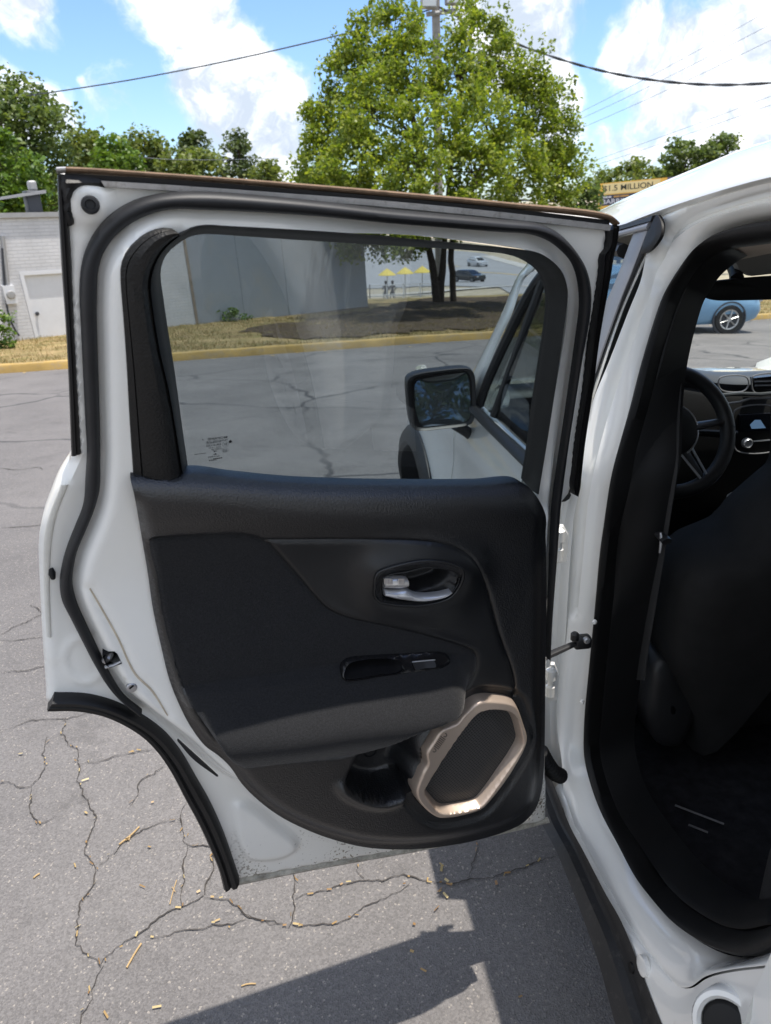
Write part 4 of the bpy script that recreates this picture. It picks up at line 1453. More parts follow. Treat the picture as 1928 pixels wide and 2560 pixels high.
rows = [np.vstack([gcn + (G0 - gcn) * k_, (gcn + (G0 - gcn) * k_)[:1]]) + np.array([0, 0.002 * k_ * k_, 0]) for k_ in (1.0, 0.7, 0.4, 0.1, 0.0)]
v, f = grid_mesh(rows)
M['mirror'] = pbr('mirror_silver', (0.32, 0.35, 0.38), 0.02, metal=1.0)
mesh('mirror_glass', v, f, M['mirror'], MIR, sharp=60)
b = MB()
b.tube([on_plane(1140, 1060, 1, 0.82), on_plane(1168, 1080, 1, 0.83), on_plane(1196, 1100, 1, 0.84)], [0.022, 0.019, 0.024], 12, squash=0.8)
b.build('mirror_arm', M['satin_black'], MIR)

# pillar face behind the hinges
rows = []
for yl, xl, xr in ((1200, 1392, 1452), (1300, 1370, 1434), (1450, 1356, 1422), (1600, 1348, 1414), (1750, 1344, 1404), (1850, 1346, 1408), (1930, 1352, 1420), (2010, 1366, 1432)):
    rows.append([on_plane(xl + (xr - xl) * t, yl, 1, 0.10 + 0.03 * math.sin(math.pi * t)) for t in np.linspace(0, 1, 7)])
v, f = grid_mesh(rows)
mesh('hinge_pillar', v, f, M['paint'], CAR)

# hinges, check strap, wiring boot between door and pillar
for hy, pts, knob in ((0.015, [(1400, 1316), (1408, 1317), (1422, 1341), (1417, 1405), (1382, 1411), (1378, 1390), (1381, 1340)], (1397, 1362)), (0.005, [(1377, 1662), (1386, 1663), (1398, 1695), (1393, 1750), (1371, 1756), (1368, 1722), (1370, 1680)], (1377, 1706))):
    b = MB()
    b.prism([on_plane(x, y, 1, hy) for x, y in pts], (0.004, 0.010, 0))
    k0 = on_plane(*knob, 1, hy - 0.006)
    b.lathe(k0 - np.array([0, 0, 0.03]), (0, 0, 1), [(0.009, 0), (0.009, 0.022), (0.006, 0.025), (0.006, 0.036), (0.010, 0.038), (0.010, 0.058), (0.004, 0.062)], 16)
    b.build('hinge', M['paint'], CAR, sharp=30)
b = MB()
p0_, p1_ = on_plane(1345, 1650, 1, -0.02), on_plane(1436, 1610, 1, 0.005)
b.tube([p0_, p0_ * 0.5 + p1_ * 0.5, p1_], [0.0085, 0.0085, 0.007], 8, squash=0.6)
b.rbox(on_plane(1455, 1604, 1, 0.012), (0.034, 0.022, 0.026), 0.006)
b.lathe(on_plane(1437, 1594, 1, 0.004), (0, 0, 1), [(0.008, -0.004), (0.008, 0.008), (0.005, 0.011), (0, 0.011)], 14)
CK = b.build('check_strap', M['satin_black'], CAR)
b = MB()
b.lathe(on_plane(1467, 1601, 1, 0.0), (0, -1, 0.15), [(0.0065, -0.004), (0.0065, 0.003), (0.004, 0.005), (0, 0.005)], 14)
b.build('strap_bolt', M['steel'], CK)
b = MB()
q = catmull(np.array([on_plane(1352, 1880, 1, -0.01), on_plane(1366, 1905, 1, 0.0), on_plane(1384, 1930, 1, 0.012), on_plane(1402, 1940, 1, 0.03)]), 0.0012)
b.tube(q, 0.0145 + 0.0022 * np.sin(np.arange(len(q)) * 2 * math.pi / 5.5), 16)
b.build('wiring_boot', M['sill_seal'], CAR, sharp=80)

# rest of the shell: bonnet, nose, tail, rear quarter, right side (seen in reflections and from the side)
hx = np.linspace(0.06, 1.74, 15)
rows = []
for y, z in ((1.02, 1.005), (1.2, 0.985), (1.5, 0.945), (1.8, 0.905), (2.0, 0.87), (2.12, 0.80), (2.16, 0.66), (2.16, 0.45), (2.12, 0.34)):
    e_ = np.abs(hx - 0.9) / 0.84
    rows.append(np.stack([0.9 + (hx - 0.9) * (1 - 0.05 * max(0, y - 1.6)), y - 0.10 * e_ ** 4 * (y > 1.9), z - 0.03 * e_ ** 4], -1))
v, f = grid_mesh(rows)
mesh('bonnet', v, f, M['paint'], CAR)
archr = [(-1.15 + 0.40 * math.cos(t), 0.36 + 0.40 * math.sin(t)) for t in np.linspace(0, math.pi, 24)]
side_sheet('rear_quarter', [(-0.745, 0.36), (-0.62, 0.70), (-0.66, 1.0), (-0.72, 1.2), (-0.70, 1.56), (-0.95, 1.57), (-1.02, 1.10), (-1.75, 1.10), (-1.80, 1.54), (-1.98, 1.54), (-2.04, 1.05), (-2.05, 0.45), (-1.56, 0.36)] + archr[::-1], 0.03, w_body, M['paint'], CAR)
side_sheet('rear_quarter_glass', [(-0.96, 1.11), (-0.94, 1.54), (-1.79, 1.53), (-1.74, 1.11)], 0.06, lambda y, z: np.full(len(y), 0.015), M['glass_dark'], CAR, skirt=0.0)
side_sheet('right_side', [(-2.05, 0.45), (-1.56, 0.36)] + archr[::-1] + [(-0.745, 0.34), (1.02, 0.34)] + arch[::-1] + [(1.95, 0.36), (2.12, 0.55), (2.10, 0.85), (1.9, 0.96), (1.4, 1.01), (0.99, 1.03), (-2.04, 1.08)], 0.04, w_body, M['paint'], CAR, mirror=True)
for nm, pl_ in (('right_pillar', [(0.02, 1.06), (0.16, 1.06), (0.16, 1.53), (0.04, 1.54)]), ('right_pillar', [(-0.95, 1.08), (-0.68, 1.08), (-0.70, 1.57), (-0.92, 1.57)]), ('right_pillar', [(-2.03, 1.08), (-1.75, 1.08), (-1.80, 1.57), (-1.98, 1.56)])):
    side_sheet(nm, pl_, 0.05, lambda y, z: np.full(len(y), 0.0), M['paint'], CAR, mirror=True)
side_sheet('right_glass', [(-1.78, 1.08), (0.82, 1.06), (0.62, 1.44), (0.1, 1.54), (-1.8, 1.57)], 0.08, lambda y, z: np.full(len(y), 0.02), M['glass_dark'], CAR, mirror=True)
b = MB()
b.add([(0.06, -2.03, 0.40), (1.74, -2.03, 0.40), (1.74, -2.05, 1.06), (0.06, -2.05, 1.06), (1.62, -1.97, 1.57), (0.18, -1.97, 1.57)], [(0, 1, 2, 3)])
b.rbox((0.9, -2.06, 0.5), (1.66, 0.16, 0.28), 0.05)
b.build('tailgate', M['paint'], CAR)
b = MB()
b.add([(0.10, -2.04, 1.06), (1.70, -2.04, 1.06), (1.60, -1.98, 1.60), (0.20, -1.98, 1.60)], [(0, 1, 2, 3)])
b.build('rear_window', M['glass_dark'], CAR)
b = MB()
b.box((0.9, 0.0, 0.27), (1.60, 4.0, 0.03))
b.build('underbody', M['cladding'], CAR)
for wx in (0.10, 1.70):
    for wy in (1.42, -1.15):
        sgn = -1 if wx < 1 else 1
        b = MB()
        b.lathe((wx, wy, 0.345), (sgn, 0, 0), [(0.21, -0.10), (0.31, -0.105), (0.340, -0.085), (0.345, 0.0), (0.340, 0.085), (0.31, 0.105), (0.22, 0.10), (0.21, 0.06)], 40)
        WH = b.build('wheel', M['tyre'], CAR)
        b = MB()
        b.lathe((wx, wy, 0.345), (sgn, 0, 0), [(0.215, 0.04), (0.215, 0.095), (0.195, 0.085), (0.185, 0.03)], 40)
        for k_ in range(10):
            t = 2 * math.pi * k_ / 10
            b.tube([(wx + sgn * 0.075, wy + 0.03 * math.cos(t), 0.345 + 0.03 * math.sin(t)), (wx + sgn * 0.07, wy + 0.195 * math.cos(t + 0.1), 0.345 + 0.195 * math.sin(t + 0.1))], [0.022, 0.014], 8)
        b.lathe((wx, wy, 0.345), (sgn, 0, 0), [(0.05, 0.05), (0.05, 0.09), (0.0, 0.095)], 20)
        b.build('rim', M['rim'], WH)
# ------------------------------------------------------------------ cabin
M['cabin_dark'] = pbr('dark_cabin_plastic', (0.0065, 0.0065, 0.007), 0.55, spec=0.25, var=0.15, vscale=10, bump=0.2, bscale=600, bdist=0.0008)
M['cabin_fabric'] = pbr('black_seat_fabric', (0.016, 0.0158, 0.0158), 0.9, spec=0.15, var=0.2, vscale=12, bump=0.5, bscale=900, bdist=0.001)
M['carpet'] = pbr('black_carpet', (0.014, 0.014, 0.016), 0.95, spec=0.1, var=0.4, vscale=40, bump=0.7, bscale=500, bdist=0.002)
M['headliner'] = pbr('beige_headliner', (0.42, 0.37, 0.32), 0.9, spec=0.1, var=0.04, bump=0.3, bscale=900, bdist=0.0006)
M['dash_top'] = pbr('grey_dash_top', (0.045, 0.05, 0.056), 0.42, spec=0.5, bump=0.2, bscale=700, bdist=0.0006)
M['screen'] = pbr('dark_screen', (0.010, 0.012, 0.018), 0.12, spec=0.5)

# inner pillar trim beside the seal
po = [(1834, 622), (1798, 634), (1762, 660), (1726, 703), (1710, 735), (1701, 757), (1675, 830), (1660, 890), (1646, 938), (1617, 1047), (1595, 1140), (1575, 1230), (1551, 1344), (1540, 1450), (1535, 1540), (1522, 1668), (1510, 1800), (1506, 1885), (1522, 1952), (1556, 2036), (1606, 2112), (1690, 2230), (1795, 2305), (1858, 2324), (1940, 2312)]
pi_ = [(1845, 640), (1820, 654), (1776, 692), (1748, 736), (1739, 750), (1732, 767), (1713, 832), (1703, 875), (1696, 910), (1687, 980), (1682, 1060), (1678, 1160), (1655, 1290), (1635, 1400), (1615, 1500), (1590, 1640), (1572, 1770), (1566, 1850), (1575, 1910), (1600, 1980), (1650, 2060), (1740, 2170), (1830, 2235), (1880, 2250), (1950, 2240)]
v, f = band(SIDE, po, pi_, [(0, 0), (0.04, 0.25), (0.1, 0.35), (0.35, 0.42), (0.7, 0.5), (0.95, 0.4), (1.0, 0.0), (1.0, -0.6)], 0.03, 0.094, w1=0.155, sgn=-1, paired=True)
mesh('pillar_trim', v, f, M['cabin_dark'], CAR, sharp=50)
b = MB()
q = [spt(1589, 1306, 0.118), spt(1600, 1308, 0.125)]
# seat belt: webbing, guide and tongue
wl = [(1690, 930), (1678, 1050), (1662, 1180), (1645, 1290), (1632, 1400), (1615, 1520), (1598, 1640), (1590, 1700)]
wr = [(1706, 930), (1700, 1050), (1694, 1180), (1676, 1300), (1660, 1400), (1640, 1520), (1620, 1640), (1612, 1700)]
v, f = band(SIDE, wl, wr, FLAT, 0.002, 0.165, sgn=-1)
SB = mesh('seat_belt', v, f, pbr('belt_webbing', (0.022, 0.022, 0.023), 0.8, bump=0.5, bscale=700, btype='WAVE'), CAR)
b = MB()
b.tube([spt(1610, 1297, 0.15), spt(1640, 1326, 0.155), spt(1668, 1354, 0.16)], [0.006, 0.010, 0.011], 10, squash=0.6)
b.build('belt_guide', M['satin_black'], SB)
b = MB()
b.tube([spt(1652, 1332, 0.152), spt(1654, 1350, 0.152), spt(1650, 1382, 0.152)], [0.0022, 0.0032, 0.0022], 8)
b.build('belt_tongue', M['steel'], SB)

# driver's seat
sl_ = [(1960, 1115), (1928, 1150), (1879, 1200), (1839, 1243), (1796, 1304), (1742, 1333), (1688, 1358), (1652, 1394), (1637, 1450), (1628, 1542), (1640, 1620), (1680, 1720), (1715, 1800), (1735, 1880)]
lf = np.array([on_plane(x, y, 1, 0.12)[[0, 2]] for x, y in sl_])
top = [(0.40, 1.30), (0.42, 1.36), (0.50, 1.38)]
half = np.vstack([lf[::-1], top])
cx_ = 0.52
half[:, 0] = np.minimum(half[:, 0], cx_)
outl = np.vstack([half, np.stack([2 * cx_ - half[::-1, 0], half[::-1, 1]], -1)[1:]])
outl = catmull(outl, 0.015)
c2 = np.array([cx_, 0.85])
rows = []
for dy, k_ in ((0.10, 0.80), (0.04, 0.93), (0.0, 0.985), (-0.03, 1.0), (-0.08, 1.0), (-0.115, 0.97), (-0.135, 0.90), (-0.145, 0.75), (-0.148, 0.4)):
    q = c2 + (outl - c2) * k_
    lean_back = 0.30 * (0.75 - q[:, 1]) * 0.6
    rows.append(np.stack([q[:, 0], 0.14 + dy + lean_back, q[:, 1]], -1))
v, f = grid_mesh(rows)
FS = mesh('front_seat', v, f, M['cabin_fabric'], CAR, sharp=70)
b = MB()
b.rbox((0.53, 0.42, 0.45), (0.50, 0.52, 0.16), 0.06, 4)
b.build('seat_cushion', M['cabin_fabric'], FS)
hc = [(1623, 1648), (1656, 1634), (1688, 1679), (1720, 1713), (1728, 1742), (1722, 1790), (1690, 1850), (1640, 1850), (1610, 1780), (1612, 1700)]
hp_ = np.array([on_plane(x, y, 1, 0.10)[[0, 2]] for x, y in hc])
hp_ = catmull(hp_, 0.01, True)
hcn = hp_.mean(0)
rows = []
for dy, k_ in ((0.10, 1.0), (0.0, 1.0), (-0.010, 0.96), (-0.018, 0.86), (-0.024, 0.6), (-0.026, 0.1)):
    q = hcn + (hp_ - hcn) * k_
    q = np.vstack([q, q[:1]])
    rows.append(np.stack([q[:, 0], np.full(len(q), 0.09 + dy), q[:, 1]], -1))
v, f = grid_mesh(rows)
mesh('hinge_cover', v, f, M['satin_black'], FS, sharp=60)
b = MB()
b.rbox((0.94, -0.62, 0.52), (1.58, 0.56, 0.40), 0.10, 6)
b.rbox((0.94, -0.94, 0.90), (1.50, 0.20, 0.62), 0.08, 5)
b.build('rear_seat', pbr('charcoal_seat_fabric', (0.022, 0.022, 0.023), 0.9, spec=0.15, var=0.2, vscale=12, bump=0.5, bscale=900), CAR)
b = MB()
b.rbox((1.28, 0.10, 0.86), (0.48, 0.20, 0.66), 0.07, 4)
b.rbox((1.28, 0.42, 0.45), (0.50, 0.52, 0.16), 0.06, 4)
b.rbox((1.28, 0.04, 1.28), (0.27, 0.11, 0.20), 0.05, 4)
b.build('front_seat', M['cabin_fabric'], CAR)
b = MB()
gx_, gy_ = np.linspace(0.10, 1.70, 30), np.linspace(-1.9, 1.15, 50)
b.add([(x, y, 0.355 + 0.006 * math.sin(31 * x) * math.sin(27 * y) + 0.06 * float(sstep(0.16, 0.10, x))) for x in gx_ for y in gy_], [(i * 50 + k_, i * 50 + k_ + 1, i * 50 + k_ + 51, i * 50 + k_ + 50) for i in range(29) for k_ in range(49)])
b.build('cabin_floor', M['carpet'], CAR)
b = MB()
for a0, a1 in (((1688, 2013), (1810, 2060)), ((1722, 2062), (1770, 2081))):
    b.tube([on_plane(*a0, 2, 0.372), on_plane(*a1, 2, 0.372)], 0.0022, 6)
b.build('seat_rail', pbr('dull_rail', (0.12, 0.12, 0.12), 0.5, metal=0.5), CAR)
b = MB()
b.rbox((0.90, 0.45, 0.52), (0.22, 1.0, 0.30), 0.05, 3)
b.build('centre_console', M['cabin_dark'], CAR)
b = MB()
gk = on_plane(1842, 1238, 1, 0.62)
b.lathe(gk - np.array([0, 0, 0.05]), (0, -0.15, 1), [(0.012, -0.14), (0.012, 0.0), (0.026, 0.02), (0.028, 0.045), (0.02, 0.055), (0, 0.058)], 20)
b.build('gear_lever', M['satin_silver'], CAR)

# dashboard
def lit_screen():
    m, nt, b_ = new_mat('lit_screen_picture')
    b_.inputs['Base Color'].default_value = (0.03, 0.05, 0.08, 1)
    b_.inputs['Emission Color'].default_value = (0.10, 0.18, 0.30, 1)
    b_.inputs['Emission Strength'].default_value = 0.25
    return m


rows = []
xs2 = np.linspace(0.12, 1.68, 60)
hump = 0.045 * np.exp(-((xs2 - 0.56) / 0.17) ** 2)
for y, z in ((1.06, 1.035), (1.00, 1.062), (0.94, 1.070), (0.90, 1.062), (0.885, 1.045), (0.90, 1.02)):
    rows.append(np.stack([xs2, np.full(60, y), z + hump * (y < 1.03)], -1))
v, f = grid_mesh(rows)
DA = mesh('dashboard', v, f, M['dash_top'], CAR, sharp=60)
rows = []
for y, z in ((0.90, 1.02), (0.875, 1.0), (0.87, 0.90), (0.86, 0.80), (0.88, 0.62), (0.95, 0.45)):
    rows.append(np.stack([xs2, y + 0 * xs2, z + hump * (z > 0.95)], -1))
v, f = grid_mesh(rows)
mesh('dashboard_front', v, f, M['cabin_dark'], DA, sharp=60)
def dp(px, py, y):
    return on_plane(px, py, 1, y)


def panel(name, pts, y, th, mat, parent):
    b_ = MB()
    b_.prism([dp(x, yy, y) for x, yy in pts], (0, th, 0))
    return b_.build(name, mat, parent, sharp=25)


panel('air_vent', [(1885, 945), (1935, 940), (1935, 975), (1888, 975)], 0.862, 0.02, M['gloss_black'], DA)
b = MB()
for yy in (954, 964):
    b.tube([dp(1888, yy, 0.855), dp(1935, yy - 1, 0.855)], 0.0022, 6)
b.build('vent_slats', M['grey_applique'], DA)
v_ = [dp(1800, 988, 0.85), dp(1850, 984, 0.85), dp(1900, 986, 0.85), dp(1945, 982, 0.85)]
b = MB()
b.tube(v_, 0.006, 8)
b.build('dash_trim_strip', M['dash_top'], DA)
b = MB()
b.tube([dp(1812, 1010, 0.85), dp(1850, 1005, 0.85), dp(1875, 996, 0.85), dp(1940, 994, 0.85)], 0.004, 8)
b.build('dash_trim_edge', M['grey_applique'], DA)
panel('radio_screen', [(1850, 1037), (1940, 1033), (1942, 1075), (1852, 1079)], 0.862, 0.02, M['screen'], DA)
panel('screen_picture', [(1876, 1062), (1888, 1050), (1902, 1050), (1915, 1070), (1880, 1072)], 0.860, 0.001, lit_screen(), DA)
b = MB()
def loop_px(pts, y):
    return catmull(np.array([dp(x_, y_, y) for x_, y_ in pts]), 0.006, True)
for pts_ in ([(1800, 945), (1840, 938), (1868, 944), (1872, 962), (1862, 976), (1830, 980), (1803, 974), (1796, 960)], [(1882, 942), (1950, 936), (1960, 958), (1950, 980), (1886, 980), (1880, 960)], [(1838, 1026), (1945, 1021), (1950, 1085), (1945, 1122), (1842, 1126), (1836, 1080)]):
    q = loop_px(pts_, 0.853)
    b.tube(np.vstack([q, q[:1]]), 0.0022, 6, caps=False)
    b.build('vent_bezel' if pts_[0][1] < 1000 else 'radio_bezel', M['grey_applique'], DA)
    b = MB()
b = MB()
b.lathe(dp(1865, 1106, 0.862), (0, -1, 0.05), [(0.0155, 0), (0.0155, 0.012), (0.0125, 0.016), (0.011, 0.012), (0, 0.012)], 22)
b.build('radio_knob', M['satin_silver'], DA)
b = MB()
b.tube([dp(1884, 1103, 0.86), dp(1940, 1099, 0.86)], 0.0022, 6)
b.build('radio_strip', M['satin_silver'], DA)

# steering wheel
sc0 = on_plane(1676, 1078, 1, 0.54)
sn = np.array([0, -0.90, 0.43])
sn /= np.linalg.norm(sn)
sx_ = np.array([1.0, 0, 0])
sy_ = np.cross(sn, sx_)
sy_ = sy_ if sy_[2] > 0 else -sy_
rim_pts = [sc0 + 0.153 * (sx_ * math.cos(t) + sy_ * math.sin(t)) for t in np.linspace(0, 2 * math.pi, 49)]
b = MB()
b.tube(rim_pts, 0.0185, 14, caps=False)
SW = b.build('steering_wheel', M['satin_black'], CAR, sharp=80)
b = MB()
b.lathe(sc0, sn, [(0.062, -0.03), (0.066, 0.0), (0.062, 0.018), (0.045, 0.026), (0, 0.030)], 32)
b.build('airbag_cover', M['cabin_dark'], SW)
b = MB()
b.tube([sc0 + sn * 0.012 + 0.0665 * (sx_ * math.cos(t) + sy_ * math.sin(t)) for t in np.linspace(0, 2 * math.pi, 33)], 0.0025, 6, caps=False)
b.build('hub_ring', M['satin_silver'], SW)
for t in (0.12, math.pi - 0.12, -1.05, -2.09):
    b = MB()
    d_ = sx_ * math.cos(t) + sy_ * math.sin(t)
    b.tube([sc0 + d_ * 0.05, sc0 + d_ * 0.148], [0.022, 0.014], 10, squash=0.5)
    b.build('spoke', M['satin_black'], SW)
for t, s_ in ((-1.05, 0.016), (-1.05, -0.016), (-2.09, 0.016), (-2.09, -0.016)):
    d_ = sx_ * math.cos(t) + sy_ * math.sin(t)
    e_ = -sx_ * math.sin(t) + sy_ * math.cos(t)
    b = MB()
    b.tube([sc0 + d_ * 0.065 + e_ * s_ + sn * 0.012, sc0 + d_ * 0.138 + e_ * s_ * 0.6 + sn * 0.012], 0.003, 6)
    b.build('spoke_trim', M['satin_silver'], SW)
b = MB()
b.tube([sc0 + np.array([0, 0.02, 0]), sc0 + np.array([0, 0.36, -0.16])], 0.05, 16)
b.tube([sc0 + np.array([0.05, 0.06, -0.02]), sc0 + np.array([0.20, 0.03, -0.03])], [0.008, 0.011], 8)
b.build('steering_column', M['cabin_dark'], SW)

# windscreen, header trim, interior mirror
wsx = np.linspace(0, 1, 13)
rows = []
for t in np.linspace(0, 1, 8):
    y0, z0 = 0.62 + 0.40 * t, 1.545 - 0.53 * t
    xl = float(lean(z0)) + 0.06
    x_ = xl + (1.8 - 2 * xl) * wsx
    rows.append(np.stack([x_, y0 + 0.06 * (1 - (2 * wsx - 1) ** 2), np.full(13, z0)], -1))
v, f = grid_mesh(rows)
mesh('windscreen', v, f, M['windshield'], CAR)
rows = []
for y, z in ((-1.95, 1.545), (-1.0, 1.57), (-0.2, 1.56), (0.2, 1.535), (0.45, 1.49), (0.56, 1.445), (0.60, 1.425), (0.61, 1.44), (0.62, 1.50)):
    x_ = np.linspace(float(lean(z)) + 0.10, 1.7 - float(lean(z)), 20)
    rows.append(np.stack([x_, np.full(20, y), z + 0.03 * (1 - (2 * (x_ - 0.9) / 1.5) ** 2)], -1))
v, f = grid_mesh(rows)
HL = mesh('headliner', v, f, M['headliner'], CAR)
v, f = band(SIDE, [(1700, 690), (1762, 652), (1798, 628), (1834, 616), (1880, 609), (1928, 603), (1990, 596)], [(1745, 700), (1790, 672), (1815, 660), (1840, 652), (1880, 643), (1928, 634), (1990, 626)], FLAT, 0.01, 0.10, w1=0.20, sgn=-1)
mesh('roof_rail_trim', v, f, M['headliner'], HL)
b = MB()
vz = [(1838, 650), (1928, 628), (2030, 610), (2030, 668), (1935, 684), (1880, 690), (1850, 676)]
b.prism([on_plane(x, y, 1, 0.50) for x, y in vz], (0, 0.02, 0))
b.build('sun_visor', pbr('grey_visor', (0.26, 0.25, 0.24), 0.85), HL, sharp=25)
b = MB()
rm = catmull(np.array([on_plane(x, y, 1, 0.46) for x, y in [(1757, 726), (1763, 711), (1790, 703), (1850, 696), (1928, 690), (2010, 686), (2060, 690), (2064, 726), (2050, 742), (1990, 746), (1928, 749), (1850, 751), (1790, 751), (1768, 746), (1758, 738)]]), 0.008, True)
rc_ = rm.mean(0)
rows = [np.vstack([rc_ + (rm - rc_) * k_ + np.array([0, dy, 0]), (rc_ + (rm - rc_) * k_ + np.array([0, dy, 0]))[:1]]) for dy, k_ in ((0.0, 0.02), (0.0, 0.90), (-0.004, 0.97), (0.0, 1.0), (0.015, 0.98), (0.03, 0.85), (0.035, 0.5), (0.036, 0.02))]
v, f = grid_mesh(rows)
RM = mesh('interior_mirror', v, f, M['cabin_dark'], CAR, sharp=60)
b = MB()
b.tube([on_plane(1843, 700, 1, 0.48), on_plane(1838, 680, 1, 0.54), on_plane(1835, 655, 1, 0.60)], [0.016, 0.014, 0.02], 10)
b.build('mirror_stem', M['cabin_dark'], RM)
# ------------------------------------------------------------------ terrain
TAB = [(-60, 0.0), (1.5, 0.0), (12, -0.735), (18, -1.05), (24, -1.25), (32, -2.0), (60, -4.9), (105, -7.4), (150, -7.8), (230, -5.5), (350, -2.0), (700, 8.0)]
_ty = np.linspace(-60, 700, 3041)
_tz = interp_pts(TAB, _ty)
_k = np.hanning(17)
_tz = np.convolve(np.pad(_tz, 8, mode='edge'), _k / _k.sum(), mode='valid')


def zg(x, y):
    x, y = np.asarray(x, float), np.asarray(y, float)
    return np.interp(y, _ty, _tz) - 0.035 * np.maximum(0, x - 2) * sstep(4, 10, y) * (1 - sstep(20, 34, y)) * (1 - sstep(25, 60, x))


def ground_at(px, py, off=0.0):
    d = ray(px, py)
    ts = np.concatenate([np.linspace(0.8, 40, 1200), np.linspace(40, 420, 1500)])
    P_ = CAM_POS + ts[:, None] * d
    s_ = P_[:, 2] - (zg(P_[:, 0], P_[:, 1]) + off)
    i = int(np.argmax(s_ < 0))
    if s_[i] >= 0:
        i = len(ts) - 1
    t0, t1 = ts[max(i - 1, 0)], ts[i]
    for _ in range(30):
        tm = (t0 + t1) / 2
        p = CAM_POS + tm * d
        if p[2] > zg(p[0], p[1]) + off:
            t0 = tm
        else:
            t1 = tm
    return CAM_POS + t0 * d


def ground_sheet(name, poly, spacing, dz, mat, noise=0.0):
    pl_ = resample(np.array(poly, float), step=spacing, closed=True)
    P_, F_ = cdt([pl_], [], spacing)
    z = zg(P_[:, 0], P_[:, 1]) + dz + (RNG.normal(0, noise, len(P_)) if noise else 0)
    o = mesh(name, np.column_stack([P_, z]), F_, mat, None, sharp=80)
    tag(o, kind='structure')
    return o


def asphalt(name, base, light, cracks=True):
    m, nt, b = new_mat(name)
    N, L = nt.nodes, nt.links
    tc = N.new('ShaderNodeTexCoord')

    def noise(scale, detail=6, rough=0.6):
        n = N.new('ShaderNodeTexNoise')
        n.inputs['Scale'].default_value = scale
        n.inputs['Detail'].default_value = detail
        n.inputs['Roughness'].default_value = rough
        L.new(tc.outputs['Object'], n.inputs['Vector'])
        return n.outputs['Fac']

    def rng_(fac, a, b_, c=0.0, d=1.0):
        r = N.new('ShaderNodeMapRange')
        r.inputs['From Min'].default_value = a
        r.inputs['From Max'].default_value = b_
        r.inputs['To Min'].default_value = c
        r.inputs['To Max'].default_value = d
        L.new(fac, r.inputs['Value'])
        return r.outputs[0]

    def mix(fac, c1, c2, bt='MIX'):
        x = N.new('ShaderNodeMixRGB')
        x.blend_type = bt
        for s_, k_ in ((fac, 'Fac'), (c1, 'Color1'), (c2, 'Color2')):
            if isinstance(s_, tuple):
                x.inputs[k_].default_value = (*s_, 1)
            elif isinstance(s_, (int, float)):
                x.inputs[k_].default_value = s_
            else:
                L.new(s_, x.inputs[k_])
        return x.outputs[0]

    col = mix(rng_(noise(0.9, 8), 0.35, 0.65), base, light)
    # stones of the aggregate, each its own tone
    vo = N.new('ShaderNodeTexVoronoi')
    vo.inputs['Scale'].default_value = 240
    L.new(tc.outputs['Object'], vo.inputs['Vector'])
    hs_ = N.new('ShaderNodeSeparateColor')
    L.new(vo.outputs['Color'], hs_.inputs[0])
    stone = rng_(hs_.outputs[0], 0.0, 1.0, 0.80, 1.2)
    col = mix(1.0, col, stone, 'MULTIPLY')
    spk = rng_(hs_.outputs[1], 0.965, 0.98)
    col = mix(spk, col, (0.27, 0.245, 0.22))
    col = mix(rng_(noise(7, 5), 0.60, 0.75, 0, 0.5), col, tuple(0.6 * c for c in base))
    col = mix(rng_(noise(1.7, 9, 0.7), 0.56, 0.72, 0, 0.45), col, tuple(0.55 * c for c in base))
    col = mix(rng_(noise(3.3, 9, 0.7), 0.60, 0.70, 0, 0.25), col, tuple(1.35 * c for c in light))
    if cracks:
        wv = N.new('ShaderNodeTexNoise')
        wv.inputs['Scale'].default_value = 1.3
        wv.inputs['Detail'].default_value = 5
        L.new(tc.outputs['Object'], wv.inputs['Vector'])
        ad = N.new('ShaderNodeMixRGB')
        ad.inputs['Fac'].default_value = 0.30
        L.new(tc.outputs['Object'], ad.inputs['Color1'])
        L.new(wv.outputs['Color'], ad.inputs['Color2'])
        vc = N.new('ShaderNodeTexVoronoi')
        vc.feature = 'DISTANCE_TO_EDGE'
        vc.inputs['Scale'].default_value = 0.62
        L.new(ad.outputs[0], vc.inputs['Vector'])
        ck_ = rng_(vc.outputs['Distance'], 0.004, 0.014, 1.0, 0.0)
        sy = N.new('ShaderNodeSeparateXYZ')
        L.new(tc.outputs['Object'], sy.inputs[0])
        far = rng_(sy.outputs['Y'], 1.6, 3.2)
        mm = N.new('ShaderNodeMath')
        mm.operation = 'MULTIPLY'
        L.new(ck_, mm.inputs[0])
        L.new(far, mm.inputs[1])
        mm2 = N.new('ShaderNodeMath')
        mm2.operation = 'MULTIPLY'
        L.new(mm.outputs[0], mm2.inputs[0])
        L.new(rng_(noise(0.5, 3), 0.4, 0.55, 0.15, 0.8), mm2.inputs[1])
        col = mix(mm2.outputs[0], col, (0.035, 0.035, 0.037))
    L.new(col, b.inputs['Base Color'])
    b.inputs['Roughness'].default_value = 0.85
    b.inputs['Specular IOR Level'].default_value = 0.35
    bp = N.new('ShaderNodeBump')
    bp.inputs['Strength'].default_value = 0.9
    bp.inputs['Distance'].default_value = 0.004
    bh = mix(0.5, vo.outputs['Distance'], noise(300, 4))
    L.new(bh, bp.inputs['Height'])
    L.new(bp.outputs[0], b.inputs['Normal'])
    return m


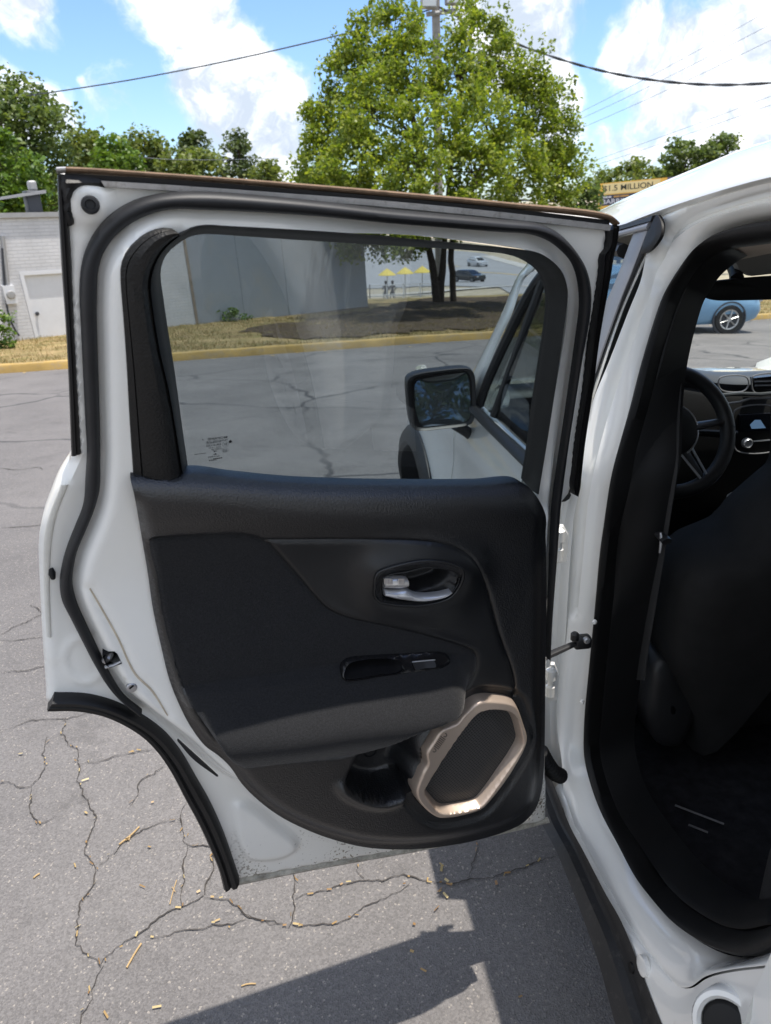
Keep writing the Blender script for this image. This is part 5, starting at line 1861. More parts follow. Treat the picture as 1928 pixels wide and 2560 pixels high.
M['asphalt'] = asphalt('old_asphalt', (0.122, 0.115, 0.112), (0.168, 0.158, 0.153))
M['road'] = pbr('street_asphalt', (0.26, 0.26, 0.265), 0.9, var=0.12, vscale=0.3)
M['dirt'] = pbr('dry_bank', (0.36, 0.31, 0.24), 0.95, spec=0.1, var=0.25, vscale=0.5, dirt=((0.20, 0.20, 0.08), 0.5, 1.1), bump=0.6, bscale=6, bdist=0.05)
M['verge'] = pbr('dry_grass_soil', (0.29, 0.21, 0.11), 0.95, spec=0.1, var=0.45, vscale=1.6, dirt=((0.12, 0.13, 0.04), 0.7, 3.0), bump=0.9, bscale=14, bdist=0.05)
M['mulch_shade'] = pbr('tree_shaded_mulch', (0.08, 0.06, 0.042), 0.95, spec=0.1, var=0.4, vscale=8, bump=1.0, bscale=20, bdist=0.05)  # bark bed brown, darkened to hold the shade under the tree
M['kerb'] = pbr('worn_yellow_kerb', (0.38, 0.25, 0.075), 0.85, var=0.25, vscale=1.5, dirt=((0.24, 0.21, 0.17), 0.45, 5.0), bump=0.4, bscale=60, bdist=0.004)
M['concrete'] = pbr('concrete', (0.42, 0.40, 0.37), 0.9, var=0.1, vscale=2)

gx = np.unique(np.concatenate([np.linspace(-450, 450, 31), np.linspace(-40, 60, 41)]))
gy = np.unique(np.concatenate([np.linspace(-60, 700, 39), np.linspace(-4, 60, 65), np.linspace(60, 240, 61)]))
XX, YY = np.meshgrid(gx, gy, indexing='ij')
ZZ = zg(XX, YY) - 0.05
V = np.stack([XX, YY, ZZ], -1).reshape(-1, 3)
nx_, ny_ = len(gx), len(gy)
Fq_ = [(i * ny_ + j, (i + 1) * ny_ + j, (i + 1) * ny_ + j + 1, i * ny_ + j + 1) for i in range(nx_ - 1) for j in range(ny_ - 1)]
tag(mesh('ground', V, Fq_, M['dirt'], None, sharp=80), kind='structure')

KPX = [(-700, 985), (-300, 956), (0, 934), (200, 920), (435, 903), (700, 884), (952, 866), (1217, 848), (1500, 828), (1800, 806), (2100, 784), (2500, 756)]
kerb_line = np.array([ground_at(x, y)[:2] for x, y in KPX])
kerb_line = catmull(kerb_line, 0.5)
lot = np.vstack([[(-45, -16), (45, -16), (45, kerb_line[-1][1])], kerb_line[::-1], [(-45, kerb_line[0][1])]])
LOT = ground_sheet('parking_lot', lot, 0.7, 0.0, M['asphalt'])
T_ = np.gradient(kerb_line, axis=0)
T_ /= np.linalg.norm(T_, axis=1)[:, None]
NK = np.stack([-T_[:, 1], T_[:, 0]], -1)
rows = []
for off, h in ((-0.02, -0.06), (0.0, 0.0), (0.012, 0.10), (0.03, 0.125), (0.15, 0.13), (0.17, 0.10), (0.17, -0.06)):
    q = kerb_line + NK * off
    rows.append(np.column_stack([q, zg(kerb_line[:, 0], kerb_line[:, 1]) + h + RNG.normal(0, 0.004, len(q))]))
v, f = grid_mesh(rows)
K = mesh('kerb', v, f, M['kerb'], None)
tag(K, kind='structure')
vg = np.vstack([kerb_line + NK * 0.16, [(60, 31), (-40, 31)]])
VG = ground_sheet('grass_verge', vg, 0.45, 0.10, M['verge'], 0.012)

# street below: carriageway, pavement, yellow line
RPX = [(500, 728), (920, 722), (1100, 714), (1250, 719), (1400, 734), (1600, 738), (1600, 690), (1330, 672), (1232, 646), (1216, 634), (1150, 628), (1000, 617), (800, 617), (500, 627)]
rp = np.array([ground_at(x, y)[:2] for x, y in RPX])
tag(ground_sheet('road', rp, 5.0, 0.03, M['road']), kind='structure')


def strip_on_ground(name, pts, wid, dz, mat):
    c_ = catmull(np.array([ground_at(x, y)[:2] for x, y in pts]), 2.0)
    t_ = np.gradient(c_, axis=0)
    t_ /= np.linalg.norm(t_, axis=1)[:, None]
    n_ = np.stack([-t_[:, 1], t_[:, 0]], -1)
    rows = [np.column_stack([c_ + n_ * o_, zg(*(c_ + n_ * o_).T) + dz]) for o_ in (-wid / 2, wid / 2)]
    v, f = grid_mesh(rows)
    return tag(mesh(name, v, f, mat, None), kind='structure')


M['yellow_line'] = pbr('road_yellow', (0.55, 0.38, 0.10), 0.8, var=0.15)
strip_on_ground('road_marking', [(1195, 681), (1250, 684), (1320, 691)], 0.5, 0.06, M['yellow_line'])
strip_on_ground('road_marking', [(1080, 660), (1120, 664), (1150, 667)], 0.5, 0.06, M['yellow_line'])
strip_on_ground('far_pavement', [(1216, 640), (1250, 650), (1300, 663), (1400, 690)], 2.6, 0.08, M['concrete'])
strip_on_ground('near_pavement', [(850, 742), (950, 739), (1080, 731), (1180, 722), (1290, 716), (1400, 722)], 1.6, 0.08, M['concrete'])


# ------------------------------------------------------------------ leaves and trees
def leaf_mat(name, c1, c2, c3, trans=0.35):
    m, nt, b = new_mat(name)
    N, L = nt.nodes, nt.links
    g = N.new('ShaderNodeNewGeometry')
    cr = N.new('ShaderNodeValToRGB')
    cr.color_ramp.elements[0].color = (*c1, 1)
    cr.color_ramp.elements[1].color = (*c3, 1)
    e_ = cr.color_ramp.elements.new(0.5)
    e_.color = (*c2, 1)
    L.new(g.outputs['Random Per Island'], cr.inputs[0])
    L.new(cr.outputs[0], b.inputs['Base Color'])
    b.inputs['Roughness'].default_value = 0.45
    b.inputs['Specular IOR Level'].default_value = 0.4
    tr = N.new('ShaderNodeBsdfTranslucent')
    gm_ = N.new('ShaderNodeMixRGB')
    gm_.blend_type = 'MULTIPLY'
    gm_.inputs['Fac'].default_value = 1
    gm_.inputs['Color2'].default_value = (1.0, 1.0, 0.45, 1)
    L.new(cr.outputs[0], gm_.inputs['Color1'])
    L.new(gm_.outputs[0], tr.inputs['Color'])
    mx = N.new('ShaderNodeMixShader')
    mx.inputs[0].default_value = trans
    L.new(b.outputs[0], mx.inputs[1])
    L.new(tr.outputs[0], mx.inputs[2])
    L.new(mx.outputs[0], N['Material Output'].inputs['Surface'])
    return m


def fast_quads(name, V, mat, parent=None):
    """V: n x 4 x 3 corner points, each quad an island"""
    n = len(V)
    me = bpy.data.meshes.new(name)
    me.vertices.add(n * 4)
    me.vertices.foreach_set('co', V.reshape(-1).astype(np.float32))
    me.loops.add(n * 4)
    me.loops.foreach_set('vertex_index', np.arange(n * 4, dtype=np.int32))
    me.polygons.add(n)
    me.polygons.foreach_set('loop_start', np.arange(0, n * 4, 4, dtype=np.int32))
    me.polygons.foreach_set('loop_total', np.full(n, 4, np.int32))
    me.update(calc_edges=True)
    me.materials.append(mat)
    o = bpy.data.objects.new(name, me)
    return link(o, parent)


def leaves(C, size, rng, droop=0.3, flat=0.5):
    n = len(C)
    a = rng.normal(size=(n, 3))
    a[:, 2] = a[:, 2] * flat - droop
    a /= np.linalg.norm(a, axis=1)[:, None]
    b = np.cross(a, rng.normal(size=(n, 3)) + np.array([0, 0, 1.2]))
    b /= np.linalg.norm(b, axis=1)[:, None] + 1e-9
    c = np.cross(a, b)
    s = size * rng.uniform(0.6, 1.25, n)[:, None]
    fold = rng.uniform(-0.25, 0.25, n)[:, None]
    return np.stack([C, C + a * s * 0.5 + b * s * 0.36 + c * s * fold, C + a * s, C + a * s * 0.5 - b * s * 0.36 + c * s * fold], 1)


def crown_points(env, n_cl, per, rng, cl_r, hollow=0.5):
    """env: list of (height, radius x, radius y, centre x, centre y); leaf clumps near the outside of that shape"""
    e_ = np.array(env, float)
    out = []
    h0, h1_ = e_[0, 0], e_[-1, 0]
    cl = []
    while len(cl) < n_cl:
        z = rng.uniform(h0, h1_)
        rx, ry, cx, cy = [np.interp(z, e_[:, 0], e_[:, k]) for k in (1, 2, 3, 4)]
        if rng.uniform() > (rx * ry) / (e_[:, 1] * e_[:, 2]).max() + 0.12:
            continue
        t = rng.uniform(0, 2 * math.pi)
        r = (hollow + (1 - hollow) * rng.uniform() ** 0.6) * rng.uniform(0.82, 1.12)
        cl.append((cx + rx * r * math.cos(t), cy + ry * r * math.sin(t), z))
    for c in cl:
        k = int(per * rng.uniform(0.5, 1.5))
        d = rng.normal(size=(k, 3))
        d /= np.linalg.norm(d, axis=1)[:, None]
        rr = cl_r * rng.uniform(0.6, 1.3)
        d *= (rr * rng.uniform(0.25, 1.0, k) ** 0.5)[:, None]
        d[:, 2] *= 0.75
        out.append(np.array(c) + d)
    return np.vstack(out), np.array(cl)


M['bark'] = pbr('bark', (0.055, 0.042, 0.032), 0.95, spec=0.1, var=0.4, vscale=9, bump=1.0, bscale=18, bdist=0.03)
M['leaf_gum'] = leaf_mat('sweetgum_leaf', (0.115, 0.18, 0.026), (0.21, 0.28, 0.038), (0.34, 0.38, 0.065), 0.55)
M['leaf_dark'] = leaf_mat('oak_leaf', (0.075, 0.12, 0.038), (0.125, 0.18, 0.055), (0.20, 0.25, 0.08), 0.45)
M['leaf_mid'] = leaf_mat('mixed_leaf', (0.09, 0.135, 0.035), (0.15, 0.195, 0.045), (0.23, 0.26, 0.075), 0.45)
M['leaf_bush'] = leaf_mat('bush_leaf', (0.06, 0.12, 0.015), (0.10, 0.18, 0.02), (0.16, 0.24, 0.03), 0.35)
M['needle'] = leaf_mat('pine_leaf', (0.055, 0.085, 0.03), (0.085, 0.12, 0.042), (0.13, 0.165, 0.06), 0.35)


def tree(name, label, base, env, n_cl, per, cl_r, leaf, mat, stems, seed, group=None, hollow=0.5, limbs=24, flat=0.5):
    """base: ground point; env and stems in metres relative to it; each tree = trunk with limbs + crown of leaves"""
    rng = np.random.default_rng(seed)
    root = empty(name, base, label, 'tree', group)
    C, cl = crown_points(env, n_cl, per, rng, cl_r, hollow)
    fast_quads('crown', leaves(C, leaf, rng, flat=flat), mat, root)
    b = MB()
    for st in stems:
        p = catmull(np.array([s_[:3] for s_ in st]), 0.35)
        r = np.interp(np.linspace(0, 1, len(p)), np.linspace(0, 1, len(st)), [s_[3] for s_ in st])
        p = p + rng.normal(0, 0.012, p.shape)
        b.tube(p, r, 9)
    tops = np.array([s_[-1][:3] for s_ in stems])
    mids = [catmull(np.array([s_[:3] for s_ in st]), 0.4) for st in stems]
    for c in cl[rng.permutation(len(cl))[:limbs]]:
        st = mids[rng.integers(len(mids))]
        cand = st[st[:, 2] < c[2] - 0.2]
        cand = cand[len(cand) // 3:] if len(cand) > 3 else st[-2:]
        s0 = cand[np.argmin(np.linalg.norm(cand - c, axis=1))]
        m_ = (s0 + c) / 2 + np.array([0, 0, 0.15 * np.linalg.norm(c - s0)]) * rng.uniform(0.2, 1)
        L_ = np.linalg.norm(c - s0)
        b.tube(catmull(np.array([s0, m_, c]), max(0.15, L_ / 6)), np.linspace(0.018, 0.005, len(catmull(np.array([s0, m_, c]), max(0.15, L_ / 6)))) * max(1.0, leaf / 0.14) * 1.4, 5, caps=False)
    b.build('trunk', M['bark'], root)
    return root


def px_env(rows, Y, base, depth=0.85):
    """crown outline given as (row, left, right) -> envelope in metres around the base"""
    out = []
    for yy, xl, xr in rows:
        a, c = on_plane(xl, yy, 1, Y), on_plane(xr, yy, 1, Y)
        out.append(((a[2] + c[2]) / 2 - base[2], (c[0] - a[0]) / 2, (c[0] - a[0]) / 2 * depth, (a[0] + c[0]) / 2 - base[0], Y - base[1]))
    return sorted(out)


# the big tree behind the door
tb = ground_at(1104, 757, 0.1)
YT = tb[1]
def rel(px, py, Y, r):
    p = on_plane(px, py, 1, Y) - tb
    return (p[0], p[1], p[2], r)


stems = [[rel(1094, 764, YT, 0.15), rel(1087, 700, YT, 0.10), rel(1073, 622, YT, 0.09), rel(1050, 400, YT, 0.08), rel(1000, 90, YT - 0.5, 0.03)],
         [rel(1098, 764, YT + 0.1, 0.15), rel(1103, 700, YT + 0.1, 0.085), rel(1111, 622, YT + 0.1, 0.075), rel(1130, 400, YT + 0.1, 0.08), rel(1180, 90, YT - 0.5, 0.03)],
         [rel(1133, 762, YT + 0.5, 0.11), rel(1132, 690, YT + 0.5, 0.10), rel(1130, 610, YT + 0.5, 0.10), rel(1200, 430, YT, 0.08), rel(1300, 270, YT - 0.5, 0.03)]]
# crown in boughs: pixel of the bough's middle, half width, half height, metres nearer than the trunk
BOUGHS = [(985, 85, 62, 95, 0.5), (925, 150, 75, 95, 1.5), (1040, 175, 70, 90, 2.5), (1180, 105, 70, 90, 0.5), (1150, 190, 80, 90, 2.0), (1250, 165, 75, 85, 1.0), (1330, 235, 70, 75, 1.0), (1385, 330, 70, 75, 1.5), (1405, 420, 62, 65, 0.5),
          (865, 205, 60, 75, 0.5), (825, 300, 62, 70, 1.0), (800, 400, 62, 62, 1.5), (775, 465, 48, 42, 0.0), (930, 290, 95, 90, 3.5), (1060, 310, 90, 95, 4.5), (1200, 300, 95, 95, 4.0), (1300, 400, 95, 80, 3.0), (900, 410, 100, 80, 4.5),
          (1040, 430, 105, 80, 5.5), (1180, 430, 105, 80, 5.0), (880, 530, 95, 60, 3.5), (1010, 545, 100, 60, 6.0), (1150, 540, 100, 55, 4.0), (1290, 500, 100, 55, 2.0), (1390, 505, 60, 50, 1.0), (930, 612, 85, 34, 3.0), (840, 602, 60, 34, 2.0), (1020, 600, 40, 40, 2.0)]


def bough_tree(name, label, base, boughs, Y0, leaf, mat, stems_, seed, dens=1.0):
    rng_ = np.random.default_rng(seed)
    root = empty(name, base, label, 'tree')
    pts, tips = [], []
    for cx, cy, hx_, hy_, near_ in boughs:
        Y = Y0 - near_
        k_ = (Y + 1.15) / F_PX
        c_ = on_plane(cx, cy, 1, Y) - base
        rx, rz = hx_ * k_ * 1.05, hy_ * k_ * 1.05
        ry = (rx + rz) * 0.5
        n_cl = max(8, int(30 * dens * (rx * rz) ** 0.75 * rng_.uniform(0.75, 1.25)))
        for _ in range(n_cl):
            d = rng_.normal(size=3)
            d /= np.linalg.norm(d)
            r = rng_.uniform(0.15, 1.0) ** 0.45
            h = d[2] * r
            tap = 1.0 - 0.55 * max(0.0, h)                 # boughs run to a point
            cc = c_ + np.array((d[0] * r * rx * tap, d[1] * r * ry * tap, h * rz))
            tips.append(cc)
            m_ = int(46 * dens * rng_.uniform(0.4, 1.6))
            q_ = rng_.normal(size=(m_, 3))
            q_ /= np.linalg.norm(q_, axis=1)[:, None]
            cr = rng_.uniform(0.16, 0.42)
            q_ = q_ * (cr * rng_.uniform(0.2, 1, m_) ** 0.5)[:, None] * (1, 1, 0.8)
            pts.append(cc + q_)
        for _ in range(4):                                  # leading shoots
            t0 = c_ + np.array((rng_.normal(0, rx * 0.3), rng_.normal(0, ry * 0.3), rz * rng_.uniform(0.7, 0.95)))
            ln = rng_.uniform(0.3, 0.8)
            m_ = 26
            s_ = rng_.uniform(0, 1, m_)[:, None]
            pts.append(t0 + np.array((0.12, 0, 1.0)) * s_ * ln + rng_.normal(0, 0.10, (m_, 3)) * (1.1 - s_))
    C = np.vstack(pts)
    fast_quads('crown', leaves(C, leaf, rng_, flat=0.8), mat, root)
    b = MB()
    mids = []
    for st in stems_:
        p = catmull(np.array([s_[:3] for s_ in st]), 0.35)
        r = np.interp(np.linspace(0, 1, len(p)), np.linspace(0, 1, len(st)), [s_[3] for s_ in st])
        b.tube(p + rng_.normal(0, 0.012, p.shape), r, 9)
        mids.append(p)
    allm = np.vstack(mids)
    for cx, cy, hx_, hy_, near_ in boughs:
        c_ = on_plane(cx, cy, 1, Y0 - near_) - base
        cand = allm[allm[:, 2] < c_[2] - 0.2]
        if len(cand) == 0:
            cand = allm[-3:]
        s0 = cand[np.argmin(np.linalg.norm(cand - c_, axis=1))]
        p = catmull(np.array([s0, (s0 + c_) / 2 + (0, 0, 0.25), c_]), 0.25)
        b.tube(p, np.linspace(0.05, 0.018, len(p)), 6, caps=False)
        T2 = np.array(tips)
        near2 = T2[np.argsort(np.linalg.norm(T2 - c_, axis=1))[:14]]
        for q_ in near2:
            b.tube(catmull(np.array([c_, (c_ + q_) / 2 + (0, 0, 0.08), q_]), 0.25), 0.009, 4, caps=False)
    b.build('trunk', M['bark'], root)
    return root


bough_tree('sweetgum_tree', 'large bright green broadleaf tree with three stems beyond the open door', tb, BOUGHS, YT, 0.122, M['leaf_gum'], stems, 11, 1.32)
# lower boughs that hang in front of the wall
b0 = ground_at(880, 790, 0.1)

# mulched ground near the stems, spread and darkened to paint in the tree's shade
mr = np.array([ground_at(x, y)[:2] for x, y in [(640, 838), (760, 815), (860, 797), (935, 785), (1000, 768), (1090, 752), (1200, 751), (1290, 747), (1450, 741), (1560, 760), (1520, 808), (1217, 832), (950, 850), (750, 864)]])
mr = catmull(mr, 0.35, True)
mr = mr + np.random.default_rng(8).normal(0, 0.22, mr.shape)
MU = ground_sheet('mulch_bed_shade', mr, 0.5, 0.125, M['mulch_shade'], 0.012)

# trees left, behind the low building
TREES = [  # label, species, Y, rows, seed, clumps, per, clump radius, leaf
    ('tall dark green oak tree rising behind the white building at the far left', 'oak_tree', 34, [(170, -60, 30), (230, -120, 110), (300, -150, 165), (370, -160, 178), (440, -150, 170), (520, -140, 150)], 'leaf_dark', 150, 95, 0.75, 0.24),
    ('light green bushy tree low beside the oak at the left edge', 'bushy_tree', 29, [(335, -60, 20), (390, -90, 75), (450, -100, 115), (520, -100, 120), (560, -90, 100)], 'leaf_bush', 70, 90, 0.55, 0.20),
    ('rounded yellow green tree, first in the distant row right of the oak', 'roadside_tree', 70, [(335, 185, 235), (365, 165, 270), (420, 160, 285), (470, 160, 285)], 'leaf_mid', 60, 70, 1.0, 0.42),
    ('low light green tree in the distant row left of the far pole', 'roadside_tree', 62, [(350, 255, 300), (385, 230, 345), (430, 225, 355), (480, 225, 355)], 'leaf_bush', 55, 70, 0.9, 0.38),
    ('olive green rounded tree right of the far pole', 'roadside_tree', 85, [(332, 330, 390), (365, 305, 415), (420, 300, 425), (480, 300, 425)], 'leaf_mid', 60, 70, 1.1, 0.5),
    ('dark slender pine standing highest in the middle of the distant row', 'pine_tree', 90, [(320, 465, 485), (345, 448, 505), (390, 450, 510), (450, 445, 515)], 'needle', 40, 60, 1.0, 0.5),
    ('pale green tree below the slender pine in the distant row', 'roadside_tree', 80, [(375, 420, 500), (405, 395, 560), (450, 390, 570), (490, 390, 570)], 'leaf_mid', 60, 70, 1.1, 0.48),
    ('dark pine with a ragged open crown, right end of the distant row', 'pine_tree', 86, [(326, 583, 598), (350, 560, 625), (385, 555, 640), (430, 548, 650), (480, 548, 655)], 'needle', 50, 55, 0.95, 0.48),
    ('small green tree between the ragged pine and the big tree', 'roadside_tree', 78, [(405, 650, 680), (430, 630, 695), (480, 630, 700)], 'leaf_mid', 30, 60, 0.9, 0.42),
    ('light green tree peeping out left of the big tree over the door', 'roadside_tree', 40, [(405, 770, 830), (440, 740, 880), (490, 735, 890), (540, 735, 890)], 'leaf_bush', 50, 80, 0.75, 0.26),
    ('rounded green tree above the left end of the billboard', 'roadside_tree', 92, [(395, 1545, 1590), (420, 1515, 1620), (450, 1490, 1640), (500, 1480, 1640)], 'leaf_mid', 60, 70, 1.2, 0.52),
    ('dark green spreading tree behind the billboard', 'oak_tree', 95, [(352, 1690, 1750), (380, 1660, 1770), (420, 1635, 1790), (460, 1630, 1800)], 'leaf_dark', 70, 75, 1.1, 0.52),
    ('dark green tree just above the car roof', 'oak_tree', 90, [(333, 1790, 1815), (355, 1775, 1850), (395, 1760, 1880), (440, 1750, 1900)], 'leaf_dark', 60, 75, 1.1, 0.5),
    ('green bush mass under the billboard beside the big tree', 'bushy_tree', 60, [(445, 1440, 1470), (480, 1425, 1488), (530, 1415, 1500), (590, 1410, 1510)], 'leaf_dark', 60, 75, 0.9, 0.36),
]
for i, (lab, nm, Y, rows_, mt, ncl, per, clr, lf) in enumerate(TREES):
    mid = (rows_[-1][1] + rows_[-1][2]) / 2
    p = on_plane(mid, rows_[-1][0], 1, Y)
    base = np.array([p[0], Y, float(zg(p[0], Y))])
    e_ = px_env(rows_, Y, base)
    hb, ht = e_[0][0], e_[-1][0]
    e_ = [(max(0.6, hb - 0.35 * (ht - hb)), e_[0][1] * 0.8, e_[0][2] * 0.8, e_[0][3], e_[0][4])] + e_
    r0 = max(0.10, 0.022 * ht)
    st = [[(0, 0, -0.1, r0), (e_[1][3] * 0.3, 0, hb * 0.6, r0 * 0.8), (e_[len(e_) // 2][3], e_[0][4], (hb + ht) / 2, r0 * 0.5), (e_[-1][3], e_[-1][4], ht * 0.97, r0 * 0.12)]]
    tree(nm, lab, base, e_, ncl, per, clr, lf, M[mt], st, 100 + i, group='trees on the skyline', hollow=0.25, limbs=14)
# a tree behind the photographer, seen only in the door mirror
tree('shade_tree', 'broad dark tree behind the car, reflected in the door mirror', (-4.5, -14.0, 0.0), [(2.0, 2.2, 2.2, 0, 0), (3.5, 3.2, 3.0, 0, 0), (6, 3.0, 3.0, 0, 0), (8, 1.5, 1.5, 0, 0)], 90, 70, 0.8, 0.26, M['leaf_dark'],
     [[(0, 0, -0.1, 0.2), (0.1, 0, 2, 0.17), (0, 0.1, 5, 0.1), (0, 0, 7.5, 0.03)]], 77)

# grass on the verge: dry tufts, uncountable
rng = np.random.default_rng(5)
n = 70000
kl = kerb_line
_j = rng.integers(2, len(kl) - 2, n)
gxy = kl[_j] + NK[_j] * (rng.uniform(0, 1, n) ** 1.3 * 7.0 + 0.18)[:, None] + rng.normal(0, 0.3, (n, 2)) * (1, 0)
gxy = gxy[(np.sin(gxy[:, 0] * 1.7 + np.sin(gxy[:, 1] * 2.3)) + np.sin(gxy[:, 1] * 3.1 + gxy[:, 0]) + rng.normal(0, 0.8, len(gxy))) > -0.9]
kd = pdist(gxy, kl)
gxy = gxy[(kd > 0.19)]
gz = zg(gxy[:, 0], gxy[:, 1]) + 0.10
C = np.column_stack([gxy, gz])
n = len(C)
hgt = rng.uniform(0.015, 0.07, n)[:, None]
dr = rng.normal(size=(n, 3)) * 0.5
dr[:, 2] = 1
sd_ = np.cross(dr, rng.normal(size=(n, 3)))
sd_ /= np.linalg.norm(sd_, axis=1)[:, None]
w_ = rng.uniform(0.003, 0.007, n)[:, None]
V = np.stack([C - sd_ * w_, C + sd_ * w_, C + dr * hgt + sd_ * w_ * 0.3, C + dr * hgt - sd_ * w_ * 0.3], 1)
M['grass'] = leaf_mat('dry_grass', (0.36, 0.25, 0.11), (0.28, 0.21, 0.085), (0.13, 0.14, 0.045), 0.25)
G = fast_quads('grass', V, M['grass'])
tag(G, 'short dry yellow grass on the verge behind the kerb', 'grass', kind='stuff')
# ------------------------------------------------------------------ white building beyond the verge
TILT = 0.045          # the lot is not level: things beyond it lean a little against it
M['white_brick'] = None


def brick_mat():
    m, nt, b = new_mat('painted_white_brick')
    N, L = nt.nodes, nt.links
    tc = N.new('ShaderNodeTexCoord')
    mp = N.new('ShaderNodeMapping')
    mp.inputs['Rotation'].default_value = (math.pi / 2, 0, 0)
    L.new(tc.outputs['Object'], mp.inputs['Vector'])
    br = N.new('ShaderNodeTexBrick')
    br.inputs['Scale'].default_value = 1.0
    br.inputs['Brick Width'].default_value = 0.215
    br.inputs['Row Height'].default_value = 0.072
    br.inputs['Mortar Size'].default_value = 0.007
    br.inputs['Color1'].default_value = (0.66, 0.66, 0.67, 1)
    br.inputs['Color2'].default_value = (0.62, 0.622, 0.635, 1)
    br.inputs['Mortar'].default_value = (0.57, 0.572, 0.585, 1)
    L.new(mp.outputs[0], br.inputs['Vector'])
    nz = N.new('ShaderNodeTexNoise')
    nz.inputs['Scale'].default_value = 1.4
    nz.inputs['Detail'].default_value = 8
    L.new(tc.outputs['Object'], nz.inputs['Vector'])
    mr_ = N.new('ShaderNodeMapRange')
    mr_.inputs['From Min'].default_value = 0.35
    mr_.inputs['From Max'].default_value = 0.7
    mr_.inputs['To Min'].default_value = 1.0
    mr_.inputs['To Max'].default_value = 0.82
    L.new(nz.outputs['Fac'], mr_.inputs['Value'])
    mx = N.new('ShaderNodeMixRGB')
    mx.blend_type = 'MULTIPLY'
    mx.inputs['Fac'].default_value = 1
    L.new(br.outputs['Color'], mx.inputs['Color1'])
    L.new(mr_.outputs[0], mx.inputs['Color2'])
    L.new(mx.outputs[0], b.inputs['Base Color'])
    bp = N.new('ShaderNodeBump')
    bp.inputs['Strength'].default_value = 0.8
    bp.inputs['Distance'].default_value = 0.008
    bp.invert = True
    L.new(br.outputs['Fac'], bp.inputs['Height'])
    L.new(bp.outputs[0], b.inputs['Normal'])
    b.inputs['Roughness'].default_value = 0.8
    return m


M['white_brick'] = brick_mat()
M['render_wall'] = pbr('painted_block_wall', (0.31, 0.335, 0.37), 0.85, var=0.08, vscale=0.8, dirt=((0.36, 0.35, 0.33), 0.35, 1.3), bump=0.3, bscale=30, bdist=0.004)
M['white_door'] = pbr('white_steel_door', (0.66, 0.67, 0.69), 0.5, var=0.04)
M['grey_metal'] = pbr('grey_metal', (0.34, 0.34, 0.34), 0.5, metal=0.3, var=0.1)
M['dark_metal'] = pbr('dark_metal', (0.05, 0.055, 0.065), 0.5, metal=0.3)
M['foundation'] = pbr('dark_footing', (0.13, 0.105, 0.09), 0.95, var=0.3, vscale=3)

WA, WB_ = ground_at(25, 862), ground_at(923, 778)
wd = (WB_ - WA)[:2]
wl_ = np.linalg.norm(wd)
wd = wd / wl_
wn_ = np.array([wd[1], -wd[0]])            # towards the camera
if wn_ @ (CAM_POS[:2] - WA[:2]) < 0:
    wn_ = -wn_
zb = min(WA[2], WB_[2]) - 0.15
d_ = ray(0, 545)
# height where the roof edge stands above the wall's foot
tt = ((WA[:2] - CAM_POS[:2]) @ wn_) / (d_[:2] @ wn_)
ztop = CAM_POS[2] + d_[2] * tt
BL = empty('low_building', (WA[0], WA[1], zb), 'long low white painted brick building behind the grass verge', 'building', rot=(0, 0, math.atan2(wd[1], wd[0])))
HT = ztop - zb


def wall_uv(px, py):
    """(along the wall, height above its foot) of a traced point on the wall face"""
    d = ray(px, py)
    t = ((WA[:2] - CAM_POS[:2]) @ wn_) / (d[:2] @ wn_)
    P_ = CAM_POS + d * t
    h = P_[2] - zb
    return float((P_[:2] - WA[:2]) @ wd) + TILT * h, float(h)


def wbox(b, a0, a1, h0, h1_, d0, d1):
    """box on the wall in its own frame: along, height, depth (+ towards the camera)"""
    p = []
    for a in (a0, a1):
        for d in (d0, d1):
            for h in (h0, h1_):
                p.append((a - TILT * h, -d, h))
    b.add(p, [(0, 1, 3, 2), (4, 6, 7, 5), (0, 4, 5, 1), (2, 3, 7, 6), (0, 2, 6, 4), (1, 5, 7, 3)])
    return b


seam = wall_uv(478, 720)[0]
da0, _ = wall_uv(56, 690)
_, dh1 = wall_uv(110, 682)
da1 = da0 + 1.15
wend = wl_
b = wbox(MB(), -9, da0, -0.3, HT, -0.30, 0)
wbox(b, da1, seam, -0.3, HT, -0.30, 0)
wbox(b, da0, da1, dh1, HT, -0.30, 0)
b.build('brick_wall', M['white_brick'], BL, smooth=False)
b = MB()
npan = 4
xs3 = np.linspace(seam + 0.03, wend, npan + 1)
for i in range(npan):
    b = wbox(MB(), xs3[i], xs3[i + 1] - 0.010, -0.3, HT, -0.32, -0.01 - 0.006 * (i % 2))
    b.build('wall_panel', M['render_wall'], BL, smooth=False)
b = wbox(MB(), -9, wend, HT, HT + 0.10, -8, 0.06)
b.build('roof_slab', M['grey_metal'], BL, smooth=False)
b = wbox(MB(), wend - 0.3, wend - 0.01, -0.3, HT - 0.01, -8, -0.33)
wbox(b, -9, -8.7, -0.3, HT - 0.01, -8, -0.31)
wbox(b, -9, wend - 0.02, -0.3, HT - 0.01, -8.2, -7.99)
b.build('side_wall', M['render_wall'], BL, smooth=False)
b = wbox(MB(), -9, seam, -0.3, 0.16, -0.2, 0.05)
wbox(b, seam + 0.01, wend - 0.05, -0.3, 0.30, -0.2, 0.10)
b.build('footing', M['foundation'], BL, smooth=False)
b = wbox(MB(), seam - 0.02, seam + 0.05, 0.0, HT - 0.02, -0.15, 0.015)
b.build('rusty_seam', pbr('rust_stain', (0.27, 0.22, 0.17), 0.9, var=0.3), BL, smooth=False)
b = wbox(MB(), da0 + 0.03, da1 - 0.03, 0.05, dh1 - 0.03, -0.12, -0.06)
DR = b.build('door', M['white_door'], BL, smooth=False)
b = MB()
